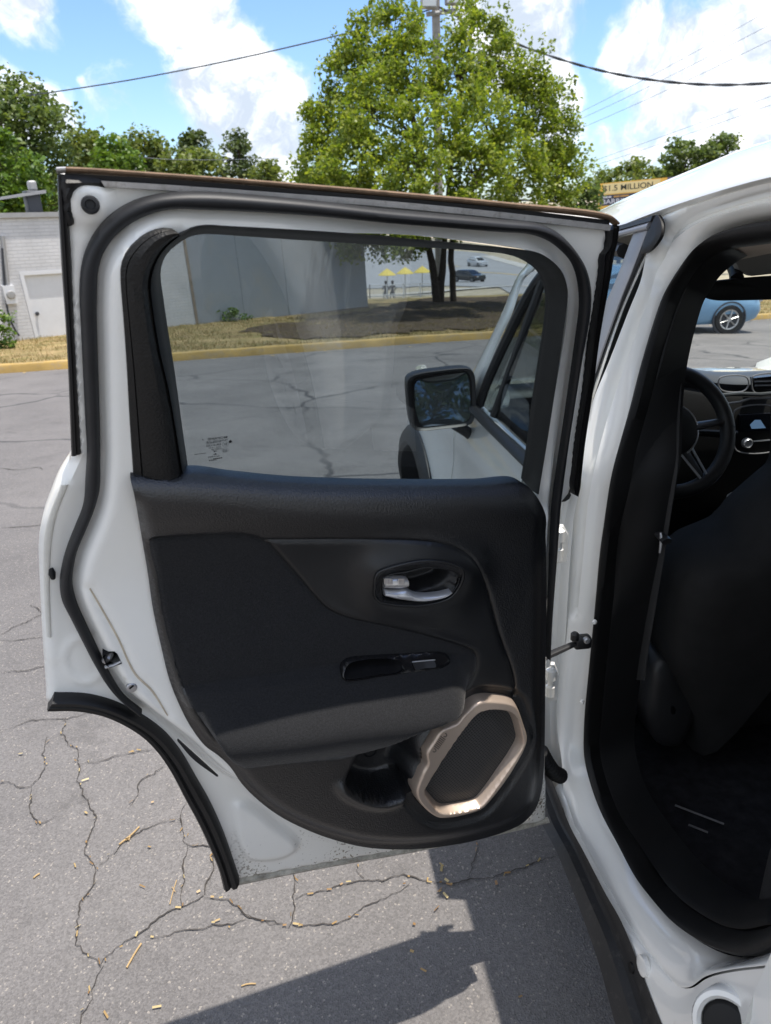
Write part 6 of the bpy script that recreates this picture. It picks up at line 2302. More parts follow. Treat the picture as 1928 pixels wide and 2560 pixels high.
for a0, a1, h0, h1_ in ((da0 - 0.05, da0 + 0.03, 0, dh1 + 0.05), (da1 - 0.03, da1 + 0.05, 0, dh1 + 0.05), (da0 + 0.03, da1 - 0.03, dh1 - 0.03, dh1 + 0.05)):
    wbox(b, a0, a1, h0, h1_, -0.14, 0.012)
b.build('door_frame', M['white_door'], DR, smooth=False)
b = MB()
b.lathe((da0 + 0.12 - TILT, 0.06, wall_uv(85, 785)[1]), (0, -1, 0), [(0.03, 0), (0.03, 0.03), (0.045, 0.05), (0.04, 0.08), (0, 0.085)], 14)
b.build('door_knob', M['dark_metal'], DR)
# electricity meter with conduit and drooping cable
ma0, mh1 = wall_uv(2, 714)
ma1, mh0 = wall_uv(42, 757)
b = wbox(MB(), ma0, ma1, mh0, mh1, -0.02, 0.14)
MT = b.build('meter_box', M['white_door'], BL, smooth=False)
b = MB()
b.lathe(((ma0 + ma1) / 2 - TILT * mh0, -0.14, (mh0 + mh1) / 2), (0, -1, 0), [(0.09, 0), (0.09, 0.03), (0.075, 0.05), (0, 0.055)], 20)
b.build('meter_dial', M['grey_metal'], MT)
b = MB()
q0, q1 = wall_uv(4, 590), wall_uv(18, 712)
b.tube([(q0[0] - TILT * q0[1], -0.06, q0[1]), (q1[0] - TILT * q1[1], -0.06, q1[1])], 0.045, 10)
b.build('conduit', M['grey_metal'], MT)
b = MB()
pts = [wall_uv(x, y) for x, y in ((3, 620), (8, 700), (14, 760), (24, 800), (38, 828), (46, 838))]
b.tube(catmull(np.array([(a - TILT * h, -0.09, h) for a, h in pts]), 0.06), 0.022, 8)
b.build('cable', M['dark_metal'], MT)
# ventilator on the roof
va, vh = wall_uv(112, 525)
b = MB()
b.rbox((va - TILT * HT, 0.9, HT + 0.30), (0.30, 0.35, 0.52), 0.03)
VN = b.build('roof_ventilator', M['dark_metal'], BL)
b = MB()
b.add([(va - 0.95, 0.6, HT + 0.36), (va + 0.12, 0.6, HT + 0.50), (va + 0.12, 1.2, HT + 0.50), (va - 0.95, 1.2, HT + 0.36), (va - 0.95, 0.6, HT + 0.41), (va + 0.12, 0.6, HT + 0.57), (va + 0.12, 1.2, HT + 0.57), (va - 0.95, 1.2, HT + 0.41)],
      [(0, 1, 2, 3), (4, 5, 6, 7), (0, 1, 5, 4), (1, 2, 6, 5), (2, 3, 7, 6), (3, 0, 4, 7)])
b.rbox((va - 0.08, 0.9, HT + 0.66), (0.18, 0.2, 0.22), 0.05)
b.build('ventilator_hood', M['grey_metal'], VN, smooth=False)

# shrub at the foot of the wall
sp_ = ground_at(2, 872, 0.1)
sh = empty('shrub', sp_, 'small bright green leafy shrub against the white brick wall at the left edge', 'shrub')
rng = np.random.default_rng(31)
C, cl = crown_points([(0.02, 0.25, 0.25, 0, 0), (0.3, 0.34, 0.3, 0, 0), (0.7, 0.30, 0.3, 0, 0), (0.95, 0.12, 0.12, 0, 0)], 30, 26, rng, 0.13, 0.3)
fast_quads('foliage', leaves(C, 0.085, rng), M['leaf_bush'], sh)
b = MB()
for c in cl[:10]:
    b.tube(catmull(np.array([(0, 0, -0.05), (c[0] * 0.4, c[1] * 0.4, c[2] * 0.6), c]), 0.1), 0.008, 5)
b.build('stems', M['bark'], sh)
wp = ground_at(590, 803, 0.1)
wd_ = empty('weed', wp, 'low green weed growing at the foot of the grey wall behind the door glass', 'weed')
C, cl = crown_points([(0.02, 0.4, 0.15, 0, 0), (0.15, 0.5, 0.2, 0, 0), (0.35, 0.2, 0.1, 0, 0)], 18, 22, rng, 0.10, 0.2)
fast_quads('foliage', leaves(C, 0.07, rng), M['leaf_bush'], wd_)

# ------------------------------------------------------------------ pole, cables, billboard
def along(px, py, Y):
    return on_plane(px, py, 1, Y)


YP = 27.0
pb = along(1101, 700, YP)
pb[2] = zg(pb[0], YP)
pt_ = along(1088, -120, YP)
pole = empty('utility_pole', pb, 'grey wooden pole with two floodlights above the big tree', 'utility pole')
b = MB()
b.tube([(0, 0, -0.2), tuple((pt_ - pb) * 0.5), tuple(pt_ - pb)], [0.17, 0.15, 0.13], 12)
b.build('post', pbr('weathered_pole', (0.30, 0.28, 0.26), 0.9, var=0.2, bump=0.5, bscale=30, bdist=0.01), pole)
b = MB()
a0, a1 = along(1066, 36, YP - 0.15) - pb, along(1140, 26, YP - 0.15) - pb
b.tube([tuple(a0), tuple(a1)], 0.07, 8)
b.build('crossarm', M['grey_metal'], pole)
for (x0, y0, x1, y1) in ((1051, -25, 1093, 22), (1112, -30, 1152, 13)):
    p0_, p1_ = along(x0, y1, YP - 0.3) - pb, along(x1, y0, YP - 0.3) - pb
    c = (p0_ + p1_) / 2
    s_ = np.abs(p1_ - p0_)
    b = MB()
    b.rbox(c + np.array([0, 0, 0.0]), (s_[0] * 0.95, 0.25, s_[2]), 0.05)
    FLd = b.build('floodlight', M['grey_metal'], pole)
    b = MB()
    b.box(c - np.array([0, 0.13, 0.0]), (s_[0] * 0.8, 0.03, s_[2] * 0.8))
    b.build('lens', pbr('lamp_glass', (0.6, 0.62, 0.63), 0.2), FLd)
    b = MB()
    b.tube([tuple(c - np.array([0, 0, s_[2] / 2 - 0.05])), (c[0], c[1], (a0[2] + a1[2]) / 2)], 0.03, 6)
    b.build('bracket', M['grey_metal'], FLd)


def cable(name, label, pts, rad, mat, twist=0.0, group=None):
    p = catmull(np.array([along(*q) for q in pts]), 0.25 if twist else 1.0)
    b_ = MB()
    if twist:
        n_ = len(p)
        for ph in (0, math.pi):
            k_ = np.arange(n_) * 1.1 + ph
            b_.tube(p + np.stack([0 * k_, np.cos(k_) * rad, np.sin(k_) * rad], -1), rad, 5)
    else:
        b_.tube(p, rad, 6)
    o = b_.build(name, mat, None)
    c0_ = Vector(p[0])
    o.data.transform(Matrix.Translation(-c0_))
    o.location = c0_
    return tag(o, label, 'cable', group)


M['wire'] = pbr('black_wire', (0.05, 0.055, 0.065), 0.6)
M['wire_far'] = pbr('grey_wire', (0.16, 0.18, 0.22), 0.6)
cable('overhead_cable', 'thick twisted black cable sagging from the pole to the right edge', [(1094, 15, 27), (1138, 38, 26), (1253, 93, 24.5), (1392, 145, 23), (1543, 185, 21.5), (1687, 206, 20.5), (1810, 212, 19.6), (1928, 207, 19), (2100, 190, 18)], 0.020, M['wire'], 1)
cable('overhead_cable', 'grey cable running from the big tree down left across the white cloud', [(1088, 20, 27), (980, 52, 27.2), (874, 81, 27.5), (720, 118, 28), (579, 150, 28.5), (341, 197, 30), (139, 229, 32), (40, 243, 33.5)], 0.022, M['wire'])
thin = [[(1928, 23, 60), (1720, 140, 66), (1502, 255, 72), (1330, 340, 78)], [(1928, 60, 60), (1715, 170, 66), (1500, 275, 72), (1330, 350, 78)], [(1928, 100, 60), (1700, 210, 66), (1500, 300, 72), (1330, 372, 78)], [(1928, 240, 60), (1700, 325, 66), (1467, 408, 74), (1400, 430, 78)], [(1928, 262, 60), (1720, 335, 66), (1566, 388, 72), (1430, 430, 78)]]
labs = ['topmost thin wire in the upper right sky', 'second thin wire from the top in the upper right sky', 'third thin wire from the top in the upper right sky', 'thin wire slanting down to the left just above the billboard trees', 'lowest thin wire slanting over the billboard trees']
for p_, l_ in zip(thin, labs):
    cable('power_line', l_, p_, 0.018, M['wire_far'], group='thin wires over the street')
fp = along(338, 430, 66)
fp0 = np.array([fp[0], 66, zg(fp[0], 66)])
up_ = empty('utility_pole', fp0, 'small distant grey pole among the trees above the door', 'utility pole')
b = MB()
b.tube([(0, 0, -0.2), tuple(along(332, 384, 66) - fp0)], [0.18, 0.13], 8)
b.build('post', M['grey_metal'], up_)
cable('power_line', 'faint wire running right from the small distant pole', [(334, 391, 66), (420, 398, 68), (555, 399, 72), (700, 395, 76)], 0.02, M['wire_far'])

# billboard
YB = 75.0
q = {k_: along(*p_, YB) for k_, p_ in dict(tl=(1499, 459), tr=(1790, 432), bl=(1499, 524), br=(1790, 503)).items()}
bbase = np.array([q['bl'][0], YB, zg(q['bl'][0], YB)])
bb = empty('billboard', bbase, 'yellow and dark billboard reading $1.5 MILLION beyond the car roof', 'billboard')


def bpt(s_, t_, d=0.0):
    """s along (0..1), t down (0..1), d towards the camera"""
    P_ = (q['tl'] * (1 - s_) + q['tr'] * s_) * (1 - t_) + (q['bl'] * (1 - s_) + q['br'] * s_) * t_
    return P_ - bbase - np.array([0, d, 0])


def bpan(name, s0, s1, t0, t1, d0, d1, mat, parent):
    b_ = MB()
    b_.add([bpt(s0, t0, d0), bpt(s1, t0, d0), bpt(s1, t1, d0), bpt(s0, t1, d0), bpt(s0, t0, d1), bpt(s1, t0, d1), bpt(s1, t1, d1), bpt(s0, t1, d1)],
           [(0, 1, 2, 3), (4, 7, 6, 5), (0, 4, 5, 1), (1, 5, 6, 2), (2, 6, 7, 3), (3, 7, 4, 0)])
    return b_.build(name, mat, parent, smooth=False)


M['bb_yellow'] = pbr('sign_yellow', (0.66, 0.38, 0.06), 0.6)
M['bb_cream'] = pbr('sign_cream', (0.66, 0.53, 0.26), 0.6)
M['bb_navy'] = pbr('sign_navy', (0.030, 0.036, 0.06), 0.6)
M['bb_ink'] = pbr('sign_ink', (0.03, 0.035, 0.025), 0.6)
M['bb_white'] = pbr('sign_white', (0.5, 0.5, 0.55), 0.6)
M['bb_orange'] = pbr('sign_orange', (0.40, 0.22, 0.06), 0.6)
PN = bpan('sign_panel', 0.0, 1.0, 0.0, 1.0, 0.0, -0.3, M['bb_yellow'], bb)
bpan('cream_field', 0.03, 0.52, 0.03, 0.42, 0.012, 0.002, M['bb_cream'], PN)
bpan('navy_field', 0.0, 1.0, 0.46, 0.86, 0.014, 0.002, M['bb_navy'], PN)
bpan('violet_field', 0.58, 1.0, 0.0, 0.45, 0.016, 0.002, pbr('sign_violet', (0.12, 0.10, 0.16), 0.6), PN)


def sign_text(name, s, s0, t0, s1, t1, mat):
    """line of lettering between two corners (s, t of lower left and upper right)"""
    vv, ff = text_geo(s, 1.0)
    x0, x1 = vv[:, 0].min(), vv[:, 0].max()
    y0, y1 = vv[:, 1].min(), vv[:, 1].max()
    b_ = MB()
    b_.add([bpt(s0 + (s1 - s0) * (x - x0) / (x1 - x0), t0 + (t1 - t0) * (y - y0) / (y1 - y0), 0.03) for x, y, _ in vv], ff)
    return b_.build(name, mat, PN, smooth=False)


sign_text('lettering', '$1.5 MILLION', 0.03, 0.35, 0.455, 0.10, M['bb_ink'])
sign_text('lettering', 'BARRIN', 0.02, 0.80, 0.24, 0.62, M['bb_white'])
for s0, s1, m_ in ((0.02, 0.07, 'bb_white'), (0.075, 0.10, 'bb_white'), (0.12, 0.17, 'bb_orange'), (0.175, 0.25, 'bb_orange')):
    bpan('small_print', s0, s1, 0.51, 0.57, 0.024, 0.015, M[m_], PN)
for s_ in (0.1, 0.5, 0.9):
    b = MB()
    p = bpt(s_, 1.0, -0.15)
    b.tube([tuple(p), (p[0], p[1], -0.3)], 0.15, 8)
    b.build('sign_post', M['grey_metal'], bb)


# ------------------------------------------------------------------ other cars, parasols, people
M['tint'] = pbr('tinted_car_glass', (0.012, 0.015, 0.018), 0.08, spec=0.6)
M['lamp_red'] = pbr('tail_lamp', (0.25, 0.01, 0.01), 0.2)
M['lamp_clear'] = pbr('head_lamp', (0.55, 0.55, 0.56), 0.12, spec=0.6)
M['lamp_amber'] = pbr('amber_lamp', (0.45, 0.14, 0.03), 0.25)


def other_car(name, label, loc, rz, paint, L_=4.4, Wd=1.76, H=1.48):
    """hatchback: x forward, built as a loft of cross-sections with glazed cabin, wheels and lamps"""
    root = empty(name, loc, label, 'car', rot=(0, 0, rz))
    xs = np.linspace(-L_ / 2, L_ / 2, 45)
    u = xs / (L_ / 2)
    belt = np.interp(u, [-1, -0.93, -0.7, 0.0, 0.45, 0.75, 0.93, 1.0], [0.70, 0.98, 1.02, 0.95, 0.93, 0.84, 0.70, 0.52])
    roof = np.interp(u, [-0.98, -0.80, -0.5, -0.1, 0.1, 0.5, 0.6], [0.98, 1.24, H - 0.03, H, H - 0.03, 0.96, 0.90])
    roof = np.maximum(roof, belt + 0.001)
    hw = Wd / 2 * np.interp(np.abs(u), [0, 0.75, 0.93, 1.0], [1, 0.985, 0.90, 0.62])
    zl = np.interp(np.abs(u), [0, 0.8, 1.0], [0.20, 0.22, 0.34])
    rows = []
    for i in range(len(xs)):
        b_, r_, w2, z0 = belt[i], roof[i], hw[i], zl[i]
        top = r_ - b_
        ins = 0.10 + 0.20 * top
        sec = [(0.0, z0), (w2 * 0.85, z0), (w2 * 0.97, z0 + 0.12), (w2, (z0 + b_) / 2), (w2 * 0.985, b_ - 0.06), (w2 * 0.95, b_), (w2 - ins * 0.55, b_ + top * 0.5), (w2 - ins, b_ + top * 0.90), (w2 - ins - 0.12, r_), (0.0, r_ + 0.015)]
        full = [(xs[i], y, z) for y, z in sec] + [(xs[i], -y, z) for y, z in sec[-2:0:-1]]
        rows.append(np.array(full + full[:1]))
    v, f = grid_mesh(rows)
    f += [tuple(range(18)), tuple((len(xs) - 1) * 19 + k_ for k_ in range(18))]
    body = mesh('body', v, f, paint, root, sharp=35)
    # glazing lies on the cabin
    for sgn in (1, -1):
        for (ua, ub) in ((-0.72, -0.30), (-0.27, 0.05), (0.09, 0.36)):
            b = MB()
            up_, lo_ = [], []
            for uu in np.linspace(ua, ub, 8):
                i = np.interp(uu, u, np.arange(len(u)))
                B, R_, w2 = np.interp(uu, u, belt), np.interp(uu, u, roof), np.interp(uu, u, hw)
                top = R_ - B
                ins = 0.10 + 0.20 * top
                lo_.append((uu * L_ / 2, sgn * (w2 * 0.95 - 0.05 * ins + 0.012), B + 0.03))
                up_.append((uu * L_ / 2 , sgn * (w2 - ins * 0.93 + 0.012), B + max(0.05, top * 0.82)))
            n_ = len(up_)
            b.add(lo_ + up_, [(k_, k_ + 1, n_ + k_ + 1, n_ + k_) for k_ in range(n_ - 1)])
            b.build('side_window', M['tint'], root)
    for ua, ub, nm in ((0.17, 0.50, 'windscreen'), (-0.93, -0.60, 'rear_window')):
        b = MB()
        g_ = []
        for uu in np.linspace(ua, ub, 7):
            R_, B, w2 = np.interp(uu, u, roof), np.interp(uu, u, belt), np.interp(uu, u, hw)
            ins = 0.10 + 0.20 * (R_ - B)
            for s_ in np.linspace(-1, 1, 7):
                g_.append((uu * L_ / 2, s_ * (w2 - ins - 0.10), R_ + 0.02 + 0.012 * (1 - s_ * s_)))
        b.add(g_, [(i * 7 + k_, i * 7 + k_ + 1, i * 7 + k_ + 8, i * 7 + k_ + 7) for i in range(6) for k_ in range(6)])
        b.build(nm, M['tint'], root)
    wb = L_ * 0.305
    for wx in (-wb, wb):
        for sgn in (1, -1):
            c = (wx, sgn * (Wd / 2 - 0.10), 0.318)
            b = MB()
            b.lathe((wx, sgn * (Wd / 2 - 0.005), 0.33), (0, sgn, 0), [(0.375, -0.03), (0.375, 0.004), (0.345, 0.006), (0.345, -0.02)], 32)
            b.build('wheel_arch', M['dark_metal'], root)
            b = MB()
            b.lathe(c, (0, sgn, 0), [(0.20, -0.09), (0.30, -0.09), (0.318, -0.06), (0.318, 0.07), (0.30, 0.10), (0.215, 0.10), (0.205, 0.07)], 32)
            w_o = b.build('wheel', M['tyre'], root)
            b = MB()
            b.lathe(c, (0, sgn, 0), [(0.212, 0.055), (0.215, 0.104), (0.19, 0.098), (0.185, 0.05)], 32)
            b.lathe(c, (0, sgn, 0), [(0.06, 0.05), (0.06, 0.098), (0.0, 0.10)], 16)
            for k_ in range(6):
                t = 2 * math.pi * k_ / 6 + 0.3
                b.tube([(c[0] + 0.04 * math.cos(t), c[1] + sgn * 0.085, c[2] + 0.04 * math.sin(t)), (c[0] + 0.195 * math.cos(t), c[1] + sgn * 0.085, c[2] + 0.195 * math.sin(t))], [0.034, 0.042], 8, squash=0.45)
            b.build('rim', M['rim'], w_o)
    for sgn in (1, -1):
        b = MB()
        b.rbox((L_ / 2 - 0.24, sgn * (Wd / 2 - 0.26), 0.72), (0.34, 0.26, 0.12), 0.04)
        b.build('headlight', M['lamp_clear'], root)
        b = MB()
        b.rbox((L_ / 2 - 0.30, sgn * (Wd / 2 - 0.10), 0.76), (0.16, 0.06, 0.05), 0.02)
        b.build('side_lamp', M['lamp_amber'], root)
        b = MB()
        b.rbox((-L_ / 2 + 0.12, sgn * (Wd / 2 - 0.22), 0.86), (0.14, 0.20, 0.22), 0.04)
        b.build('tail_light', M['lamp_red'], root)
        b = MB()
        b.rbox((L_ * 0.19, sgn * (Wd / 2 + 0.06), 0.98), (0.12, 0.18, 0.12), 0.03)
        b.build('wing_mirror', paint, root)
    return root


cb = ground_at(1806, 832)
other_car('car', 'light blue hatchback parked on the lot, seen through the windscreen', (cb[0] - 1.33 * 0.97, cb[1] + 0.75, cb[2]), math.radians(-4), pbr('metallic_light_blue', (0.19, 0.36, 0.55), 0.3, metal=0.25, coat=0.6))
p = ground_at(1174, 705)
other_car('car', 'black car driving on the road below, seen between tree and mirror', (p[0], p[1], p[2] + 0.05), math.radians(-60), pbr('black_car_paint', (0.02, 0.022, 0.025), 0.2, coat=0.7), 4.6, 1.85, 1.45)
p = ground_at(1194, 666)
other_car('car', 'white car on the road behind the black car', (p[0], p[1], p[2] + 0.05), math.radians(-70), pbr('white_car_paint', (0.62, 0.63, 0.65), 0.25, coat=0.6), 4.7, 1.85, 1.6)

M['parasol'] = pbr('yellow_canvas', (0.60, 0.47, 0.10), 0.8, var=0.05)
YU = 62.0
for i, (cx, cy, hw_, lab) in enumerate(((968, 688, 24, 'leftmost of the three yellow parasols by the white railing'), (1013, 684, 24, 'middle one of the three yellow parasols by the white railing'), (1056, 681, 24, 'rightmost of the three yellow parasols, half behind the tree stem'))):
    c = along(cx, cy, YU + i)
    r = hw_ / F_PX * (YU + 1.15) * 0.92
    g0 = np.array([c[0], c[1], float(zg(c[0], c[1]))])
    pr = empty('parasol', g0, lab, 'parasol', 'yellow parasols on the terrace')
    hh = c[2] - g0[2]
    b = MB()
    b.lathe((0, 0, hh), (0, 0, 1), [(r, 0), (r * 0.98, 0.04), (r * 0.5, 0.30), (0.03, 0.52), (0.0, 0.55)], 8)
    b.build('canopy', M['parasol'], pr, smooth=False)
    b = MB()
    b.tube([(0, 0, 0), (0, 0, hh + 0.5)], 0.035, 8)
    b.build('pole', M['grey_metal'], pr)
    b = MB()
    b.lathe((0, 0, 0.72), (0, 0, 1), [(0.45, 0), (0.45, 0.04), (0, 0.05)], 16)
    b.build('table_top', M['concrete'], pr)
# railing of the terrace
A_r, B_r = along(925, 737, 57), along(1100, 727, 57)
g0 = np.array([A_r[0], A_r[1], float(zg(A_r[0], A_r[1]))])
RL = empty('railing', g0, 'white metal railing in front of the yellow parasols', 'railing')
b, b2, b3 = MB(), MB(), MB()
Lr = B_r[0] - A_r[0]
for h in (0.25, 1.05):
    b.box((Lr / 2, 0, h), (Lr, 0.05, 0.06))
b.build('rail', M['white_door'], RL, smooth=False)
for x in np.arange(0, Lr, 0.14):
    b2.box((x, 0, 0.65), (0.02, 0.02, 0.78))
b2.build('balusters', M['white_door'], RL, smooth=False)
for x in np.arange(0, Lr + 0.1, 1.3):
    b3 = MB()
    b3.box((x, 0.01, 0.55), (0.07, 0.07, 1.2))
    b3.build('post', M['dark_metal'] if x in (0.0,) else M['white_door'], RL, smooth=False)


def person(label, loc, rz, shirt):
    root = empty('person', loc, label, 'person', rot=(0, 0, rz))
    me = bpy.data.meshes.new('body')
    P_ = [(0, 0, 0.50), (0, 0, 0.74), (0, 0, 0.98), (0, 0, 1.10), (0, 0.02, 1.24), (0.20, 0, 0.98), (0.27, 0.04, 0.74), (0.20, 0.26, 0.68), (-0.20, 0, 0.98), (-0.27, 0.04, 0.74), (-0.20, 0.26, 0.68), (0.10, 0.02, 0.48), (0.11, 0.42, 0.50), (0.11, 0.42, 0.08), (0.12, 0.54, 0.04), (-0.10, 0.02, 0.48), (-0.11, 0.42, 0.50), (-0.11, 0.42, 0.08), (-0.12, 0.54, 0.04)]
    E_ = [(0, 1), (1, 2), (2, 3), (3, 4), (2, 5), (5, 6), (6, 7), (2, 8), (8, 9), (9, 10), (0, 11), (11, 12), (12, 13), (13, 14), (0, 15), (15, 16), (16, 17), (17, 18)]
    R_ = [0.14, 0.13, 0.13, 0.06, 0.10, 0.065, 0.045, 0.04, 0.065, 0.045, 0.04, 0.09, 0.06, 0.045, 0.04, 0.09, 0.06, 0.045, 0.04]
    me.from_pydata(P_, E_, [])
    o = bpy.data.objects.new('body', me)
    COL.objects.link(o)
    md = o.modifiers.new('s', 'SKIN')
    for i, r in enumerate(R_):
        me.skin_vertices[0].data[i].radius = (r, r * 0.8)
    me.skin_vertices[0].data[0].use_root = True
    m2 = o.modifiers.new('d', 'SUBSURF')
    m2.levels = m2.render_levels = 1
    dg_ = bpy.context.evaluated_depsgraph_get()
    ne = bpy.data.meshes.new_from_object(o.evaluated_get(dg_))
    o.modifiers.clear()
    o.data = ne
    ne.materials.clear()
    ne.materials.append(shirt)
    o.parent = root
    hd = MB()
    hd.lathe((0, 0, 1.18), (0, 0, 1), [(0.0, -0.02), (0.07, 0.0), (0.10, 0.08), (0.105, 0.14), (0.08, 0.21), (0.0, 0.24)], 14)
    hd.build('hair', pbr('dark_hair', (0.02, 0.015, 0.012), 0.7), root)
    return root


M['cloth_dark'] = pbr('dark_clothes', (0.03, 0.03, 0.04), 0.9)
for px, lab in ((965, 'person in dark clothes seated behind the white railing, left of the pair'), (982, 'person in dark clothes seated behind the white railing, right of the pair')):
    g_ = along(px, 735, 58.5)
    gz_ = float(zg(g_[0], g_[1]))
    person(lab, (g_[0], g_[1], gz_), 0.0, M['cloth_dark'])
    st_ = empty('stool', (g_[0], g_[1], gz_), 'stool under the ' + lab.replace('person in dark clothes seated', 'person sitting'), 'stool')
    b = MB()
    b.rbox((0, 0, 0.37), (0.42, 0.42, 0.05), 0.015)
    b.build('seat', M['grey_metal'], st_)
    for sx2 in (-1, 1):
        for sy2 in (-1, 1):
            b = MB()
            b.tube([(sx2 * 0.17, sy2 * 0.17, 0.35), (sx2 * 0.19, sy2 * 0.19, 0.0)], 0.015, 6)
            b.build('leg', M['grey_metal'], st_)
# ------------------------------------------------------------------ cracks and litter on the asphalt
A10 = lambda L_: [(x / 2.38, 1700 + y / 2.38) for x, y in L_]
A11 = lambda L_: [(600 + x / 2.0825, 1960 + y / 2.0825) for x, y in L_]
A6 = lambda L_: [(x / 2.38, 1100 + y / 2.38) for x, y in L_]
CRACKS = [A10(q) for q in (
    [(0, 300), (120, 268), (250, 235), (365, 240), (450, 225), (560, 195), (640, 190)],
    [(365, 240), (385, 330), (430, 400), (455, 440), (450, 480), (475, 510), (465, 580), (475, 640), (510, 690), (520, 740), (560, 785), (585, 810), (570, 860), (540, 910), (515, 960), (500, 1020), (525, 1090), (560, 1150), (545, 1200), (510, 1260), (475, 1310), (470, 1380), (450, 1440), (465, 1500), (465, 1560), (490, 1600), (490, 1640), (550, 1670), (610, 1705)],
    [(610, 1705), (680, 1640), (760, 1570), (850, 1515), (930, 1440), (1010, 1385), (1080, 1360), (1200, 1310), (1235, 1280), (1220, 1240), (1235, 1180), (1265, 1130), (1265, 1060), (1255, 1005), (1180, 1000), (1120, 990), (1095, 940), (1090, 830), (1085, 780), (1120, 735)],
    [(1085, 830), (1000, 830), (960, 845), (880, 885), (820, 910), (770, 950), (700, 1010), (640, 1070), (600, 1110)],
    [(1120, 990), (1095, 1060), (1080, 1150), (1060, 1220), (1060, 1290), (1075, 1350)],
    [(870, 1520), (990, 1520), (1130, 1490), (1270, 1470), (1400, 1450), (1465, 1420)],
    [(1235, 1280), (1290, 1310), (1380, 1335), (1430, 1385), (1465, 1420), (1540, 1425), (1610, 1440), (1666, 1440)],
    [(610, 1705), (590, 1770), (560, 1840), (540, 1920), (500, 1980), (485, 2047), (460, 2120)],
    [(985, 495), (920, 545), (860, 605), (830, 640), (820, 700), (780, 755)],
    [(475, 500), (600, 490), (720, 450), (840, 430), (930, 425)],
    [(300, 340), (265, 400), (260, 480), (240, 580), (200, 630), (130, 640), (80, 625), (0, 620)],
    [(190, 640), (185, 720), (200, 820), (230, 860), (290, 840), (340, 815)])]
CRACKS += [A11(q) for q in (
    [(0, 680), (40, 695), (140, 710), (220, 735), (265, 750)],
    [(275, 470), (290, 530), (290, 610), (275, 680), (262, 755)],
    [(290, 610), (370, 580), (450, 565), (540, 540), (630, 505), (760, 500), (840, 480), (930, 495), (1010, 520), (1110, 525), (1200, 495), (1330, 480), (1470, 440), (1560, 400), (1650, 370)],
    [(600, 425), (615, 470), (640, 500)],
    [(265, 750), (400, 745), (500, 720), (600, 690), (700, 625), (800, 580), (890, 525)],
    [(1210, 300), (1205, 380), (1195, 420), (1200, 495)])]
CRACKS += [A6(q) for q in ([(0, 1160), (120, 1100), (240, 1045), (330, 1010)], [(0, 1195), (130, 1190), (250, 1180), (350, 1172)], [(0, 1385), (120, 1375), (250, 1355), (400, 1340)], [(0, 525), (120, 520), (250, 505), (420, 500)], [(0, 170), (120, 180), (220, 165), (260, 180)], [(190, 980), (215, 1015), (245, 1035)])]
M['crack'] = pbr('crack_fill', (0.058, 0.052, 0.047), 0.95, spec=0.1, var=0.5, vscale=60)
rng = np.random.default_rng(3)
crack_lines = []
for pts in CRACKS:
    c_ = catmull(np.array([ground_at(x, y)[:2] for x, y in pts]), 0.011)
    n_ = len(c_)
    if n_ < 4:
        continue
    t_ = np.gradient(c_, axis=0)
    t_ /= np.linalg.norm(t_, axis=1)[:, None] + 1e-9
    nn = np.stack([-t_[:, 1], t_[:, 0]], -1)
    jit = np.convolve(rng.normal(0, 0.006, n_ + 4), np.ones(5) / 3.0, 'valid')
    c_ = c_ + nn * jit[:n_, None]
    c_ = c_ + nn * rng.normal(0, 0.0016, n_)[:, None]
    crack_lines.append(c_)
    far = np.linalg.norm(c_[n_ // 2] - CAM_POS[:2])
    w_ = np.clip(np.convolve(rng.uniform(0.0002, 0.0026, n_ + 2), np.ones(3) / 3, 'valid')[:n_], 0.0006, 1) * np.interp(np.arange(n_), [0, 6, n_ - 7, n_ - 1], [0.3, 1, 1, 0.3]) * max(1.0, far / 2.4)
    L_, R_ = c_ - nn * w_[:, None], c_ + nn * w_[:, None]
    V = [(p[0], p[1], float(zg(p[0], p[1])) + 0.0035) for p in L_] + [(p[0], p[1], float(zg(p[0], p[1])) + 0.0035) for p in R_]
    mesh('crack', V, [(i, i + 1, n_ + i + 1, n_ + i) for i in range(n_ - 1)], M['crack'], LOT, smooth=False)
# dry pine straw and leaf crumbs, most of it swept into the cracks
M['straw'] = leaf_mat('dry_straw', (0.22, 0.12, 0.045), (0.36, 0.24, 0.10), (0.50, 0.40, 0.20), 0.1)
Q = []


def needle(c, ang, ln, wd, lift=0.006):
    d = np.array((math.cos(ang), math.sin(ang), 0))
    s_ = np.array((-d[1], d[0], 0)) * wd
    z0 = float(zg(c[0], c[1])) + lift
    o_ = np.array((c[0], c[1], z0))
    Q.append([o_ - d * ln / 2 - s_, o_ + d * ln / 2 - s_, o_ + d * ln / 2 + s_ + (0, 0, 0.002), o_ - d * ln / 2 + s_ + (0, 0, 0.002)])


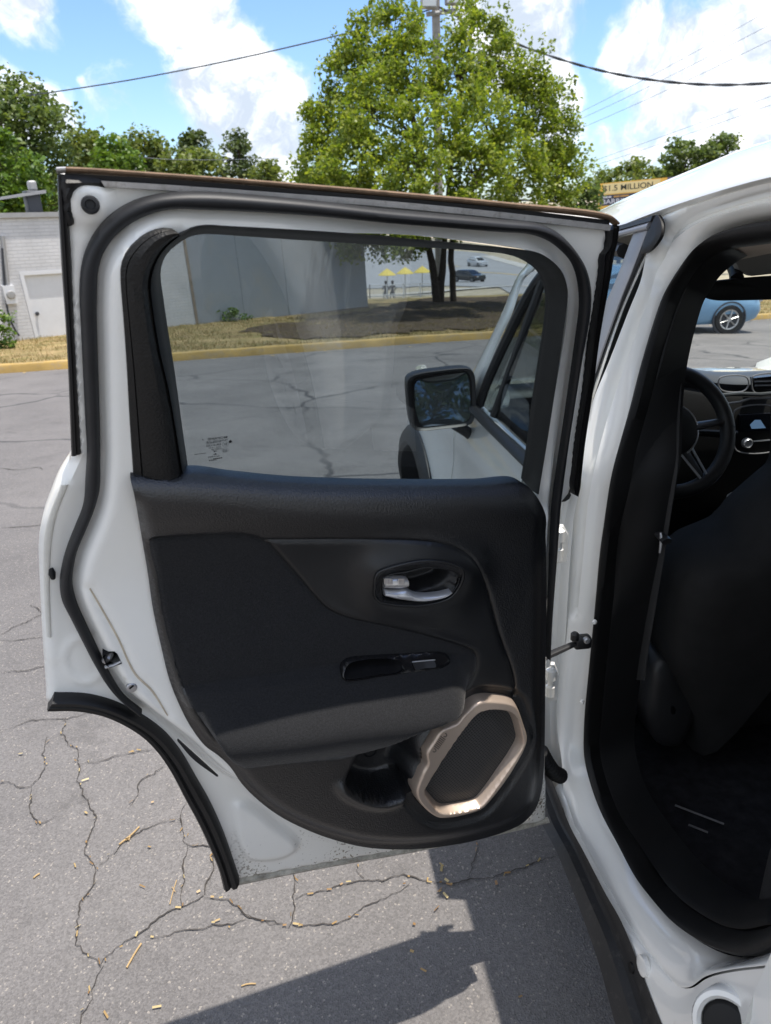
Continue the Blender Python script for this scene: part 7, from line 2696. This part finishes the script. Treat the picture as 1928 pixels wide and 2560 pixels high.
for c_ in crack_lines[1:18]:
    for k_ in range(int(len(c_) * 0.22)):
        i = rng.integers(1, len(c_) - 1)
        t = c_[i + 1] - c_[i - 1]
        needle(c_[i] + rng.normal(0, 0.004, 2), math.atan2(t[1], t[0]) + rng.normal(0, 0.5), rng.uniform(0.005, 0.016), rng.uniform(0.0007, 0.0020))
for k_ in range(60):
    p = ground_at(rng.uniform(-80, 1350), rng.uniform(1200, 2600))
    needle(p[:2], rng.uniform(0, 6.3), rng.uniform(0.006, 0.022), rng.uniform(0.0010, 0.0032))
for k_ in range(150):
    j = rng.integers(4, len(kerb_line) - 4)
    needle(kerb_line[j] - NK[j] * abs(rng.normal(0.1, 0.2)), rng.uniform(0, 6.3), rng.uniform(0.03, 0.08), 0.015)
LI = fast_quads('leaf_litter', np.array(Q), M['straw'])
tag(LI, 'dry pine straw and leaf crumbs scattered over the asphalt', 'litter', kind='stuff')
M['twig'] = pbr('pale_twig', (0.42, 0.29, 0.14), 0.85, var=0.2, vscale=80)
TW = [('forked pale dry twig lying on the asphalt left of the wheel arch cut', [(830, 880), (785, 925), (710, 985)], [(778, 930), (768, 962)], 0.0022),
      ('long straight straw-coloured twig near the bottom left of the asphalt', [(842, 1575), (800, 1640), (755, 1720)], None, 0.0022),
      ('pair of reddish needles left of the door foot', [(1052, 1198), (1030, 1270), (1012, 1342)], [(1045, 1270), (1025, 1240)], 0.0012),
      ('short brown twig on the open asphalt at the left', [(200, 1185), (218, 1170), (238, 1158)], None, 0.0022),
      ('short pale twig right of the crack junction, above the shadow', [(1438, 1828), (1480, 1815), (1524, 1815)], None, 0.0016)]
for lab, main, side, r in TW:
    P_ = [ground_at(*A10([q])[0]) + np.array((0, 0, 0.004)) for q in main]
    b = MB()
    o_ = P_[0].copy()
    b.tube(catmull(np.array(P_) - o_, 0.01), r, 6)
    if side:
        S_ = [ground_at(*A10([q])[0]) + np.array((0, 0, 0.005)) for q in side]
        b.tube(np.array(S_) - o_, r * 0.8, 6)
    o = b.build('twig', M['twig'], None, loc=tuple(o_))
    tag(o, lab, 'twig')
